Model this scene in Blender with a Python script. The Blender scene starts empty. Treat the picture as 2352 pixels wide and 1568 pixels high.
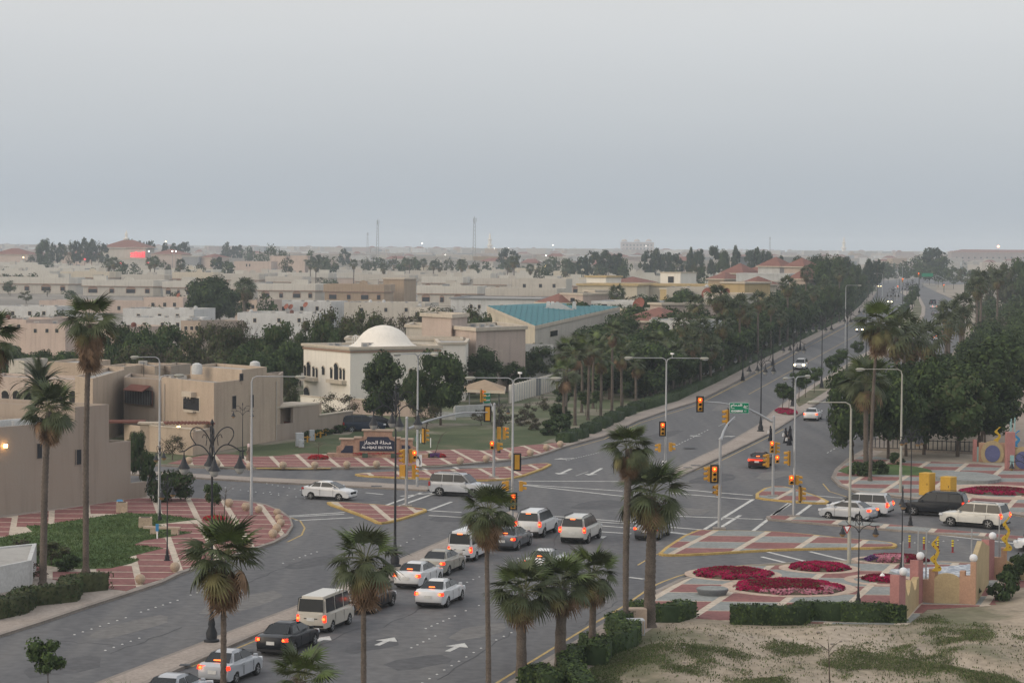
import bpy, bmesh, math, random
import numpy as np
from math import sin, cos, pi, radians, atan2, hypot, sqrt
from mathutils import Vector, Matrix

# ------------------------------------------------------------------ camera, sky, sun, exposure
F, CX, CY, H = 5400.0, 1176.0, 784.0, 20.5
PITCH = math.atan((CY - 567.5) / F)
ROLL = radians(.45)
RM = Matrix.Rotation(pi/2 - PITCH, 3, 'X') @ Matrix.Rotation(ROLL, 3, 'Z')
RT = RM.transposed()
CAM = Vector((0, 0, H))
SC = bpy.context.scene
COL = SC.collection
cd = bpy.data.cameras.new('camera'); cam = bpy.data.objects.new('camera', cd); COL.objects.link(cam)
cam.matrix_world = Matrix.Translation(CAM) @ RM.to_4x4()
cd.sensor_width = 36; cd.lens = F / 2352 * 36; cd.clip_start = 1; cd.clip_end = 60000
SC.camera = cam
SC.cycles.use_denoising = True
SC.cycles.max_bounces = 5; SC.cycles.diffuse_bounces = 2; SC.cycles.glossy_bounces = 2
SC.cycles.transmission_bounces = 2; SC.cycles.volume_bounces = 1; SC.cycles.transparent_max_bounces = 6
SC.cycles.sample_clamp_indirect = 4
SC.view_settings.view_transform = 'Standard'; SC.view_settings.look = 'None'
SC.view_settings.gamma = 1; SC.view_settings.use_curve_mapping = False
SC.view_settings.exposure = 0.0

W = bpy.data.worlds.new('World'); SC.world = W; W.use_nodes = True
nt = W.node_tree; nt.nodes.clear()
wo = nt.nodes.new('ShaderNodeOutputWorld'); add = nt.nodes.new('ShaderNodeAddShader')
b1 = nt.nodes.new('ShaderNodeBackground'); b2 = nt.nodes.new('ShaderNodeBackground')
sky = nt.nodes.new('ShaderNodeTexSky'); sky.sky_type = 'NISHITA'; sky.sun_disc = False
SUN_EL, SUN_AZ = radians(24), radians(-118)       # low veiled evening sun, left of and behind the camera
sky.sun_elevation = SUN_EL; sky.sun_rotation = SUN_AZ; sky.dust_density = 6
b1.inputs[1].default_value = .05
tc = nt.nodes.new('ShaderNodeTexCoord'); sp = nt.nodes.new('ShaderNodeSeparateXYZ')
rp = nt.nodes.new('ShaderNodeValToRGB'); el = rp.color_ramp.elements
el[0].position = 0.0; el[0].color = (.45, .50, .55, 1)
el[1].position = 1.0; el[1].color = (.92, .90, .88, 1)
for p, c in ((.02, (.465, .515, .57)), (.05, (.54, .575, .615)), (.085, (.61, .625, .65)), (.115, (.68, .675, .675)), (.3, (.77, .76, .75))):
    e = rp.color_ramp.elements.new(p); e.color = (*c, 1)
nt.links.new(tc.outputs['Generated'], sp.inputs[0]); nt.links.new(sp.outputs[2], rp.inputs[0])
cn = nt.nodes.new('ShaderNodeTexNoise'); cm = nt.nodes.new('ShaderNodeMapping'); cm.inputs['Scale'].default_value = (1, 1, 7); cn.inputs['Scale'].default_value = 2.6; cn.inputs['Detail'].default_value = 4
cr_ = nt.nodes.new('ShaderNodeMapRange'); cr_.inputs[1].default_value = .3; cr_.inputs[2].default_value = .7; cr_.inputs[3].default_value = .975; cr_.inputs[4].default_value = 1.025; cs = nt.nodes.new('ShaderNodeVectorMath'); cs.operation = 'SCALE'
nt.links.new(tc.outputs['Generated'], cm.inputs[0]); nt.links.new(cm.outputs[0], cn.inputs['Vector']); nt.links.new(cn.outputs[0], cr_.inputs[0]); nt.links.new(rp.outputs[0], cs.inputs[0]); nt.links.new(cr_.outputs[0], cs.inputs['Scale'])
nt.links.new(cs.outputs[0], b2.inputs[0]); b2.inputs[1].default_value = .93
nt.links.new(sky.outputs[0], b1.inputs[0])
nt.links.new(b1.outputs[0], add.inputs[0]); nt.links.new(b2.outputs[0], add.inputs[1]); nt.links.new(add.outputs[0], wo.inputs[0])
sl = bpy.data.lights.new('sun', 'SUN'); sun = bpy.data.objects.new('sun', sl); COL.objects.link(sun)
sl.energy = .5; sl.angle = radians(55); sl.color = (1, .86, .70)
sd = Vector((sin(SUN_AZ)*cos(SUN_EL), cos(SUN_AZ)*cos(SUN_EL), sin(SUN_EL)))
sun.rotation_euler = sd.to_track_quat('Z', 'Y').to_euler()

# ------------------------------------------------------------------ helpers
def ray(x, y): return RM @ Vector(((x-CX)/F, -(y-CY)/F, -1))
def G(x, y, z=0.0):
    d = ray(x, y); t = (z-H)/d.z; return (d.x*t, d.y*t)
def PR(P):
    q = RT @ (Vector(P)-CAM); return (CX+F*q.x/-q.z, CY-F*q.y/-q.z)
def HT(x, y, yt):
    p = G(x, y); z = 5.0
    for i in range(3):
        yy = PR((p[0], p[1], z))[1]; y0 = PR((p[0], p[1], z-1))[1]; z += (yt-yy)/(yy-y0)
    return z
def AP(x, y, dist):
    d = ray(x, y); t = dist/d.y; return CAM + d*t
def GL(pts, z=0.0): return [G(x, y, z) for x, y in pts]
rnd = random.Random(7)

class MB:
    def __init__(s): s.v = []; s.f = []; s.m = []
    def add(s, vs, fs, mi=0):
        o = len(s.v); s.v += [tuple(v) for v in vs]
        for i, f in enumerate(fs):
            s.f.append(tuple(o+k for k in f)); s.m.append(mi if isinstance(mi, int) else mi[i])
    def box(s, c, size, rz=0, mi=0, top=1.0):
        x, y, z = c; a, b, h = size[0]/2, size[1]/2, size[2]; cr, sr = cos(rz), sin(rz); vs = []
        for zz, k in ((0, 1.0), (h, top)):
            for dx, dy in ((-a, -b), (a, -b), (a, b), (-a, b)):
                dx *= k; dy *= k; vs.append((x+dx*cr-dy*sr, y+dx*sr+dy*cr, z+zz))
        s.add(vs, [(3, 2, 1, 0), (4, 5, 6, 7), (0, 1, 5, 4), (1, 2, 6, 5), (2, 3, 7, 6), (3, 0, 4, 7)], mi)
    def prism(s, poly, z0, z1, mt=0, ms=0, bottom=False):
        n = len(poly)
        A = sum(poly[i][0]*poly[(i+1) % n][1]-poly[(i+1) % n][0]*poly[i][1] for i in range(n))
        if A < 0: poly = poly[::-1]
        vs = [(p[0], p[1], z0) for p in poly]+[(p[0], p[1], z1) for p in poly]
        fs = [(i, (i+1) % n, n+(i+1) % n, n+i) for i in range(n)]; m = [ms]*n
        fs.append(tuple(range(n, 2*n))); m.append(mt)
        if bottom: fs.append(tuple(range(n-1, -1, -1))); m.append(ms)
        s.add(vs, fs, m)
    def tube(s, pts, r, n=6, mi=0, cap=True, soft=0):
        pts = [Vector(p) for p in pts]
        for _ in range(soft):
            o = [pts[0]]
            for a, c in zip(pts[:-1], pts[1:]): o += [a*.75+c*.25, a*.25+c*.75]
            pts = o+[pts[-1]]
        k = len(pts)
        if not isinstance(r, (list, tuple)): r = [r]*k
        vs = []; up = Vector((0, 0, 1))
        for i, p in enumerate(pts):
            t = (pts[min(i+1, k-1)]-pts[max(i-1, 0)]).normalized()
            a = t.cross(up)
            if a.length < .05: a = t.cross(Vector((0, 1, 0)))
            a.normalize(); b = t.cross(a)
            for j in range(n):
                an = 2*pi*j/n; vs.append(p+(a*cos(an)+b*sin(an))*r[i])
        fs = [(i*n+j, i*n+(j+1) % n, (i+1)*n+(j+1) % n, (i+1)*n+j) for i in range(k-1) for j in range(n)]
        if cap: fs += [tuple(range(n-1, -1, -1)), tuple((k-1)*n+j for j in range(n))]
        s.add(vs, fs, mi)
    def lathe(s, prof, n=12, c=(0, 0, 0), mi=0, sx=1, sy=1):
        vs = []; k = len(prof)
        for r, z in prof:
            for j in range(n): vs.append((c[0]+r*cos(2*pi*j/n)*sx, c[1]+r*sin(2*pi*j/n)*sy, c[2]+z))
        fs = [(i*n+j, i*n+(j+1) % n, (i+1)*n+(j+1) % n, (i+1)*n+j) for i in range(k-1) for j in range(n)]
        fs += [tuple(range(n-1, -1, -1)), tuple((k-1)*n+j for j in range(n))]
        s.add(vs, fs, mi)
    def slab(s, a, b, c, d, u0=0, u1=1, v0=0, v1=1, off=.01, th=.02, mi=0):
        a, b, c, d = map(Vector, (a, b, c, d))
        def P(u, v): return (a*(1-u)+b*u)*(1-v)+(d*(1-u)+c*u)*v
        q = [P(u0, v0), P(u1, v0), P(u1, v1), P(u0, v1)]
        n = (q[1]-q[0]).cross(q[3]-q[0]).normalized()
        vs = [p+n*(off-th) for p in q]+[p+n*off for p in q]
        s.add(vs, [(3, 2, 1, 0), (4, 5, 6, 7), (0, 1, 5, 4), (1, 2, 6, 5), (2, 3, 7, 6), (3, 0, 4, 7)], mi)
    def mesh(s, name, mats, smooth=None):
        me = bpy.data.meshes.new(name); me.from_pydata(s.v, [], s.f)
        for m in (mats if isinstance(mats, (list, tuple)) else [mats]): me.materials.append(m)
        if any(s.m): me.polygons.foreach_set('material_index', s.m)
        if smooth:
            me.polygons.foreach_set('use_smooth', [True]*len(me.polygons))
            me.set_sharp_from_angle(angle=radians(smooth))
        me.update(); return me
    def build(s, name, mats, parent=None, smooth=None): return put(name, s.mesh(name, mats, smooth), parent)

def put(name, me, parent=None, loc=None, rz=0, sc=None):
    o = bpy.data.objects.new(name, me); COL.objects.link(o)
    if parent: o.parent = parent
    if loc is not None: o.location = loc
    if rz: o.rotation_euler = (0, 0, rz)
    if sc is not None: o.scale = sc if hasattr(sc, '__len__') else (sc, sc, sc)
    return o
def tag(o, label=None, cat=None, group=None, kind=None):
    if label: o['label'] = label
    if cat: o['category'] = cat
    if group: o['group'] = group
    if kind: o['kind'] = kind
    return o
def E(name, loc, rz=0, label=None, cat=None, group=None):
    return tag(put(name, None, None, (loc[0], loc[1], loc[2] if len(loc) > 2 else 0), rz), label, cat, group)
def kids(root): return [c for c in ALLC.get(root.name, [])]
def copy_tree(root, children, loc, rz=0, sc=None):
    r = root.copy(); COL.objects.link(r); r.location = (loc[0], loc[1], loc[2] if len(loc) > 2 else 0); r.rotation_euler = (0, 0, rz)
    if sc is not None: r.scale = sc if hasattr(sc, '__len__') else (sc, sc, sc)
    for ch, sub in children:
        c = ch.copy(); COL.objects.link(c); c.parent = r
        for g in sub:
            d = g.copy(); COL.objects.link(d); d.parent = c
    return r
ORDW = ['', 'first', 'second', 'third', 'fourth', 'fifth', 'sixth', 'seventh', 'eighth', 'ninth', 'tenth', 'eleventh', 'twelfth', 'thirteenth', 'fourteenth', 'fifteenth', 'sixteenth', 'seventeenth', 'eighteenth', 'nineteenth', 'twentieth']
def ordn(i):
    if i < len(ORDW): return ORDW[i]
    return f"{i}{'th' if 10 <= i % 100 <= 20 else {1: 'st', 2: 'nd', 3: 'rd'}.get(i % 10, 'th')}"
PEND = []
def later(o, base, row, cat=None, group=None, key=None):
    tag(o, None, cat, group); PEND.append((o, base, row, key))
def finish_labels():
    rows = {}
    for o, base, row, key in PEND:
        k = key if key is not None else PR(o.location)[0]
        rows.setdefault((base, row), []).append((k, o))
    for (base, row), L in rows.items():
        L.sort(key=lambda t: t[0])
        for i, (k, o) in enumerate(L):
            o['label'] = f"{base} {row}" if len(L) == 1 else f"{base}, {ordn(i+1)} from the left {row}"

# ------------------------------------------------------------------ materials
def M(name, col, rough=.85, var=.12, scale=.6, fine=8.0, metal=0, emit=0, bump=0, coat=0, rand=0, dirt=None, coord='Object', spec=.3, stain=0):
    m = bpy.data.materials.new(name); m.use_nodes = True; n = m.node_tree; b = n.nodes['Principled BSDF']
    b.inputs['Roughness'].default_value = rough; b.inputs['Metallic'].default_value = metal
    b.inputs['Specular IOR Level'].default_value = spec
    if coat: b.inputs['Coat Weight'].default_value = coat; b.inputs['Coat Roughness'].default_value = .08
    if emit:
        b.inputs['Base Color'].default_value = (*[min(1, c) for c in col], 1)
        b.inputs['Emission Color'].default_value = (*col, 1); b.inputs['Emission Strength'].default_value = emit
        m.cycles.emission_sampling = 'NONE'; return m
    t = n.nodes.new('ShaderNodeTexCoord')
    n1 = n.nodes.new('ShaderNodeTexNoise'); n1.inputs['Scale'].default_value = scale; n1.inputs['Detail'].default_value = 5
    n2 = n.nodes.new('ShaderNodeTexNoise'); n2.inputs['Scale'].default_value = fine; n2.inputs['Detail'].default_value = 3
    for k in (n1, n2): n.links.new(t.outputs[coord], k.inputs['Vector'])
    av = n.nodes.new('ShaderNodeMath'); av.operation = 'ADD'; n.links.new(n1.outputs[0], av.inputs[0]); n.links.new(n2.outputs[0], av.inputs[1])
    last = av.outputs[0]; lo, hi = .7, 1.3
    if rand:
        oi = n.nodes.new('ShaderNodeObjectInfo'); mu = n.nodes.new('ShaderNodeMath'); mu.operation = 'MULTIPLY_ADD'
        n.links.new(oi.outputs['Random'], mu.inputs[0]); mu.inputs[1].default_value = rand; n.links.new(last, mu.inputs[2]); last = mu.outputs[0]
        lo += 0; hi += rand
    mr = n.nodes.new('ShaderNodeMapRange'); mr.inputs[1].default_value = lo; mr.inputs[2].default_value = hi
    n.links.new(last, mr.inputs[0])
    mx = n.nodes.new('ShaderNodeMix'); mx.data_type = 'RGBA'
    c2 = dirt or tuple(min(1, c*(1+var)) for c in col); c1 = tuple(c*(1-var) for c in col)
    mx.inputs[6].default_value = (*c1, 1); mx.inputs[7].default_value = (*c2, 1)
    n.links.new(mr.outputs[0], mx.inputs[0]); n.links.new(mx.outputs[2], b.inputs['Base Color'])
    if stain:
        mp = n.nodes.new('ShaderNodeMapping'); n.links.new(t.outputs[coord], mp.inputs[0]); mp.inputs['Scale'].default_value = (1.1, 1.1, .09)
        n3 = n.nodes.new('ShaderNodeTexNoise'); n3.inputs['Scale'].default_value = 1.3; n3.inputs['Detail'].default_value = 5; n.links.new(mp.outputs[0], n3.inputs['Vector'])
        r3 = n.nodes.new('ShaderNodeMapRange'); r3.inputs[1].default_value = .50; r3.inputs[2].default_value = .72; r3.inputs[3].default_value = 1; r3.inputs[4].default_value = 1-stain; n.links.new(n3.outputs[0], r3.inputs[0])
        vm = n.nodes.new('ShaderNodeVectorMath'); vm.operation = 'SCALE'; n.links.new(mx.outputs[2], vm.inputs[0]); n.links.new(r3.outputs[0], vm.inputs['Scale']); n.links.new(vm.outputs[0], b.inputs['Base Color'])
    if bump:
        bp = n.nodes.new('ShaderNodeBump'); bp.inputs['Strength'].default_value = bump; bp.inputs['Distance'].default_value = .05
        n.links.new(n2.outputs[0], bp.inputs['Height']); n.links.new(bp.outputs[0], b.inputs['Normal'])
    return m
def ground_mat(name, stops, scale, detail=8, rough=.95, sc2=4.0, streak=None, bump=.3):
    m = bpy.data.materials.new(name); m.use_nodes = True; n = m.node_tree; b = n.nodes['Principled BSDF']; b.inputs['Roughness'].default_value = rough
    b.inputs['Specular IOR Level'].default_value = .25
    t = n.nodes.new('ShaderNodeTexCoord'); mp = n.nodes.new('ShaderNodeMapping'); n.links.new(t.outputs['Object'], mp.inputs[0])
    if streak: mp.inputs['Rotation'].default_value = (0, 0, streak[0]); mp.inputs['Scale'].default_value = (1, streak[1], 1)
    a = n.nodes.new('ShaderNodeTexNoise'); a.inputs['Scale'].default_value = scale; a.inputs['Detail'].default_value = detail; n.links.new(mp.outputs[0], a.inputs[0])
    r = n.nodes.new('ShaderNodeValToRGB'); n.links.new(a.outputs[0], r.inputs[0])
    r.color_ramp.elements[0].position = stops[0][0]; r.color_ramp.elements[0].color = (*stops[0][1], 1)
    r.color_ramp.elements[1].position = stops[-1][0]; r.color_ramp.elements[1].color = (*stops[-1][1], 1)
    for p, c in stops[1:-1]: r.color_ramp.elements.new(p).color = (*c, 1)
    c = n.nodes.new('ShaderNodeTexNoise'); c.inputs['Scale'].default_value = sc2; c.inputs['Detail'].default_value = 4; n.links.new(t.outputs['Object'], c.inputs[0])
    mr = n.nodes.new('ShaderNodeMapRange'); mr.inputs[1].default_value = .3; mr.inputs[2].default_value = .7; mr.inputs[3].default_value = .82; mr.inputs[4].default_value = 1.18
    n.links.new(c.outputs[0], mr.inputs[0])
    mx = n.nodes.new('ShaderNodeVectorMath'); mx.operation = 'SCALE'; n.links.new(r.outputs[0], mx.inputs[0]); n.links.new(mr.outputs[0], mx.inputs['Scale'])
    n.links.new(mx.outputs[0], b.inputs['Base Color'])
    if bump:
        bp = n.nodes.new('ShaderNodeBump'); bp.inputs['Strength'].default_value = bump; bp.inputs['Distance'].default_value = .06
        n.links.new(c.outputs[0], bp.inputs['Height']); n.links.new(bp.outputs[0], b.inputs['Normal'])
    return m
m_asph = ground_mat('asphalt', [(.25, (.088, .090, .098)), (.5, (.116, .117, .122)), (.75, (.150, .147, .145))], .42, 6, .9, 1.6, (radians(16), .045), .12)
m_ground = ground_mat('sandy_earth', [(.3, (.20, .17, .135)), (.5, (.27, .235, .19)), (.7, (.33, .285, .235))], .05, 8, .95, 1.2)
m_city = ground_mat('dusty_ground', [(.3, (.16, .15, .13)), (.5, (.22, .20, .175)), (.7, (.28, .255, .22))], .02, 8, .95, .4)
m_verge = ground_mat('patchy_verge', [(.35, (.075, .095, .045)), (.5, (.10, .115, .06)), (.62, (.22, .195, .155))], .14, 6, .95, 2.5)
m_lawn = ground_mat('lawn_green', [(.3, (.045, .085, .024)), (.5, (.065, .11, .034)), (.7, (.09, .125, .045))], .35, 6, .95, 9, None, .5)
m_lawn2 = ground_mat('verge_lawn', [(.3, (.045, .062, .026)), (.5, (.06, .08, .034)), (.68, (.11, .105, .06))], .22, 7, .95, 5, None, .5)
m_medgrass = ground_mat('median_grass', [(.3, (.06, .075, .035)), (.5, (.10, .10, .055)), (.7, (.17, .14, .09))], .3, 6, .95, 5)
m_pave = ground_mat('sidewalk_brick', [(.3, (.27, .23, .20)), (.6, (.33, .285, .25))], .3, 6, .9, 5, None, .2)
m_kerb = M('kerb_concrete', (.24, .21, .185), var=.25, scale=.4)
m_kerby = M('kerb_yellow_paint', (.42, .29, .10), var=.3, scale=.8)
m_red = ground_mat('paver_red', [(.3, (.19, .082, .078)), (.7, (.245, .11, .10))], .5, 5, .9, 4, None, .2)
m_gry = ground_mat('paver_grey', [(.3, (.20, .215, .21)), (.7, (.255, .265, .255))], .5, 5, .9, 4, None, .2)
m_cream = ground_mat('paver_cream', [(.3, (.42, .36, .29)), (.7, (.52, .45, .37))], .5, 5, .9, 4, None, .2)
m_pinkp = ground_mat('paver_pink', [(.3, (.40, .31, .245)), (.7, (.48, .375, .30))], .5, 5, .9, 4, None, .2)
m_white = M('road_paint_white', (.50, .50, .48), var=.3, scale=1.2)
m_yell = M('road_paint_yellow', (.40, .29, .12), var=.35, scale=1.0)
m_stone = M('ball_stone', (.42, .325, .24), var=.2, scale=1.5, bump=.2)
m_pole = M('galvanised_pole', (.36, .37, .38), .45, .1, metal=.3)
m_beigepole = M('cream_pole', (.34, .335, .29), .5, .1)
m_black = M('black_iron', (.025, .027, .032), .5, .2)
m_dark = M('dark_rubber', (.02, .02, .022), .8)
m_sig = M('signal_yellow', (.48, .25, .03), .45, .12)
m_back = M('signal_backplate', (.015, .015, .017), .5)
e_red = M('red_signal_light', (1, .035, .008), emit=2.6)
e_redc = M('red_signal_core', (1, .30, .03), emit=4)
e_tail = M('lit_tail_lamp', (1, .035, .01), emit=2.2)
e_tail2 = M('bright_tail_lamp', (1, .16, .03), emit=3.2)
m_tail = M('unlit_tail_lamp', (.35, .03, .03), .25)
e_head = M('lit_headlamp', (1, .80, .42), emit=14)
e_headg = M('warm_headlamp_rim', (1, .55, .18), emit=2)
m_head = M('headlamp_glass', (.55, .57, .6), .15)
m_glass = M('car_glass', (.012, .015, .018), .10, spec=.34)
m_wing = M('window_glass', (.025, .028, .034), .2, spec=.3)
m_tyre = M('tyre_rubber', (.018, .018, .018), .8)
m_rim = M('alloy_rim', (.42, .43, .44), .3, metal=.5)
m_plate = M('plate_white', (.6, .6, .58), .5)
m_green = M('road_sign_green', (.0, .20, .10), .5, .05)
m_studw = M('stud_white', (.55, .55, .54), .6, .15)
m_swhite = M('sign_white', (.8, .8, .8), .5, .03)
m_globe = M('white_globe', (.68, .70, .72), .35, .05)
m_navy = M('sign_panel_navy', (.025, .03, .055), .35, .1)
m_bark = M('palm_bark', (.115, .095, .08), .95, .35, 1.5, 14, bump=.6)
m_wood = M('tree_bark', (.09, .07, .055), .95, .3)
m_frond = M('palm_leaf', (.060, .076, .034), .6, .45, 1.2, 5, rand=.25)
m_fronl = M('young_palm_leaf', (.085, .12, .035), .6, .4, 1.2, 5, rand=.25)
m_fronyd = M('yellowing_palm_leaf', (.12, .11, .046), .75, .4, 1.5, 5, rand=.3)
m_frond3 = M('dead_palm_leaf', (.20, .13, .08), .9, .4, 1.5, 5, rand=.3)
m_stalk = M('leaf_stalk', (.12, .13, .06), .7)
def leafm(name, c, r=.35, v=.5): return M(name, c, .8, v, .5, 3, rand=r, spec=.12)
m_lf = [leafm('leaf_dark_green', (.033, .052, .022)), leafm('leaf_green', (.048, .075, .027)), leafm('leaf_olive', (.074, .082, .038)), leafm('leaf_greybrown', (.072, .060, .048)), leafm('leaf_bluegreen', (.034, .052, .036)), leafm('leaf_bright', (.068, .10, .030))]

# ------------------------------------------------------------------ ground, roads, pavements
def struct(name, mb, mats, parent=None, label=None, smooth=None):
    o = mb.build(name, mats, parent, smooth); tag(o, label, None, None, 'structure'); return o
def clip(subj, quad):
    A = sum(quad[i][0]*quad[(i+1) % 4][1]-quad[(i+1) % 4][0]*quad[i][1] for i in range(4))
    if A < 0: quad = quad[::-1]
    out = subj
    for i in range(4):
        (ax, ay), (bx, by) = quad[i], quad[(i+1) % 4]; inp = out; out = []
        if not inp: return []
        for j in range(len(inp)):
            p, q = inp[j-1], inp[j]
            dp = (bx-ax)*(p[1]-ay)-(by-ay)*(p[0]-ax); dq = (bx-ax)*(q[1]-ay)-(by-ay)*(q[0]-ax)
            if (dp >= 0) != (dq >= 0):
                t = dp/(dp-dq); out.append((p[0]+(q[0]-p[0])*t, p[1]+(q[1]-p[1])*t))
            if dq >= 0: out.append(q)
    return out
def area(p): return abs(sum(p[i-1][0]*p[i][1]-p[i][0]*p[i-1][1] for i in range(len(p))))/2
def inset(poly, d):
    n = len(poly); A = sum(poly[i-1][0]*poly[i][1]-poly[i][0]*poly[i-1][1] for i in range(n)); sg = 1 if A > 0 else -1; out = []
    for i in range(n):
        p0, p, p1 = map(Vector, (poly[i-1], poly[i], poly[(i+1) % n]))
        a = (p-p0); b = (p1-p)
        if a.length < 1e-6 or b.length < 1e-6: out.append(tuple(p)); continue
        a.normalize(); b.normalize()
        na = Vector((-a.y, a.x))*sg; nb = Vector((-b.y, b.x))*sg; m = na+nb
        if m.length < .3: m = na
        m = m/m.length; k = d/max(.45, m.dot(na)); out.append((p.x+m.x*k, p.y+m.y*k))
    return out
def smoothp(pts, it=1, closed=False):
    for _ in range(it):
        o = []
        n = len(pts)
        for i in range(n if closed else n-1):
            a, b = pts[i], pts[(i+1) % n]
            o += [(a[0]*.75+b[0]*.25, a[1]*.75+b[1]*.25), (a[0]*.25+b[0]*.75, a[1]*.25+b[1]*.75)]
        pts = o if closed else [pts[0]]+o+[pts[-1]]
    return pts
def inpoly(x, y, P):
    c = False
    for i in range(len(P)):
        x0, y0 = P[i-1]; x1, y1 = P[i]
        if (y0 > y) != (y1 > y) and x < (x1-x0)*(y-y0)/(y1-y0)+x0: c = not c
    return c
b = MB(); b.prism([(-9000, -400), (9000, -400), (9000, 14000), (-9000, 14000)], -3, -.03); struct('ground', b, m_city)
# asphalt
far_left = [(1296, 1029), (1388, 1004), (1468, 967), (1526, 947), (1601, 924), (1690, 879), (1764, 837), (1880, 776), (1959, 734), (1992, 703), (2003, 688), (2014, 670), (2018, 655), (2010, 645)]
far_right = [(2110, 640), (2120, 655), (2151, 671), (2189, 687), (2209, 706), (2220, 751), (2195, 800), (2168, 850), (2128, 900), (2062, 965), (1979, 1037), (1944, 1057), (1918, 1080)]
b = MB()
near_as = GL([(-1500, 1005), (1310, 1032)]+[(2000, 1040), (4200, 1180), (9000, 3000), (-6000, 3000)])
b.prism(near_as, -2, 0)
struct('road_surface', b, m_asph, None, 'grey asphalt junction and multi lane road')
ROAD = bpy.data.objects['road_surface']
b = MB(); fa = GL([(1290, 1034)]+far_left+far_right+[(1910, 1090)]); b.prism(fa, -1.9, .004); struct('far_road', b, m_asph)
b = MB(); b.prism(GL([(1700, 640), (2010, 655), (2010, 645), (1700, 632)]), -1.8, .002); b.prism(GL([(2100, 648), (2352, 668), (2500, 672), (2500, 660), (2100, 638)]), -1.8, .002); struct('cross_road', b, m_asph)

def island(name, pts, top, kerb=m_kerb, ins=.28, h=.14, smooth=1, label=None):
    g = GL(smoothp(pts, smooth, True) if smooth else pts)
    b = MB(); b.prism(g, -1.5, h); o = struct(name, b, kerb, None, label)
    gi = inset(g, ins); b = MB(); b.prism(gi, h-.05, h+.006); t = b.build('paving', top, o)
    return o, gi
L1 = [(-500, 1640), (0, 1464), (100, 1432), (200, 1398), (300, 1366), (375, 1341), (415, 1321), (500, 1292), (580, 1266), (630, 1250), (660, 1233), (674, 1211), (668, 1192), (645, 1175), (610, 1161), (560, 1152), (500, 1149), (437, 1146), (300, 1139), (150, 1130), (-500, 1090)]
far_veg = [(2012, 660), (1998, 650), (1500, 640), (1000, 800), (600, 900), (-400, 930)]
L2 = [(-500, 1030), (200, 1060), (375, 1071), (480, 1076), (588, 1079), (813, 1078), (963, 1076), (1013, 1074), (1100, 1066), (1176, 1059), (1238, 1049), (1263, 1041)]+far_left[:-2]+far_veg
L3 = [(-1200, 2900), (200, 2200), (700, 1880), (960, 1706), (1174, 1568), (1311, 1483), (1391, 1433), (1441, 1402), (1475, 1380), (1505, 1360), (1560, 1334), (1630, 1315), (1700, 1304), (1764, 1298), (1914, 1291), (1989, 1291), (2164, 1292), (2352, 1300), (2600, 1312), (4200, 1400), (6000, 3000), (3000, 3000)]
L4 = far_right[2:-1]+[(1918, 1080), (1909, 1099), (1926, 1117), (1969, 1134), (2064, 1144), (2214, 1165), (2352, 1188), (2600, 1215), (4200, 1330), (4200, 700), (2900, 640), (2151, 655)]
m_lot = ground_mat('lot_sand', [(.28, (.10, .11, .055)), (.40, (.18, .165, .11)), (.48, (.30, .25, .19)), (.68, (.43, .365, .295))], .16, 9, .95, 2.2, (.5, .6), .4)
def land(name, pts, top, label, kerb=m_kerb):
    g = GL(pts); b = MB(); b.prism(g, -1.2, .14, 0, 1); b.f  # top earth, kerb sides
    o = struct(name, b, [top, kerb], None, label)
    return o, g
l1, g1 = land('near_left_pavement', L1, m_pave, 'pale brick sidewalk wrapping the lawn corner')
l2, g2 = land('far_left_verge', L2, m_verge, 'patchy grass verge behind the sector sign')
l3, g3 = land('near_right_ground', L3, m_lot, 'sandy lot with patchy weeds at lower right')
l4, g4 = land('park_ground', L4, m_ground, 'sandy park ground beyond the crossing')
def strip(name, a, w, mat, z, parent, z0=None, side=1):
    # band of width w running inside an edge polyline a (ground coordinates)
    n = len(a); o = []
    for i in range(n):
        p0 = Vector(a[max(i-1, 0)]); p1 = Vector(a[min(i+1, n-1)]); t = (p1-p0).normalized(); o.append((a[i][0]-t.y*w*side, a[i][1]+t.x*w*side))
    b = MB()
    for i in range(n-1):
        q = [a[i], a[i+1], o[i+1], o[i]]; b.prism(q, (z-.05 if z0 is None else z0), z)
    return b.build(name, mat, parent)
# pale kerb-side pavement strips
k2 = GL(L2[10:-6]); strip('kerb_stones', k2, .35, m_kerb, .156, l2, side=1); strip('sidewalk', k2, 2.6, m_pave, .148, l2, side=1)
k2b = GL(L2[1:12]); strip('kerb_stones', k2b, .35, m_kerb, .166, l2, side=1)
k2y = GL([(588, 1079), (700, 1080), (760, 1079)]); strip('yellow_kerb', k2y, .38, m_kerby, .172, l2, side=1)
k1 = GL(L1[0:19]); strip('kerb_stones', k1, .35, m_kerb, .156, l1, side=1)
k3 = GL(L3[0:20]); strip('kerb_stones', k3, .35, m_kerb, .156, l3, side=-1)
k3b = GL(L3[0:10]); strip('sidewalk', k3b, 2.9, m_pave, .148, l3, side=-1)
k4 = GL(L4[5:17]); strip('kerb_stones', k4, .35, m_kerb, .156, l4, side=1); strip('sidewalk', k4, 2.2, m_pave, .148, l4, side=1)

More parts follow.
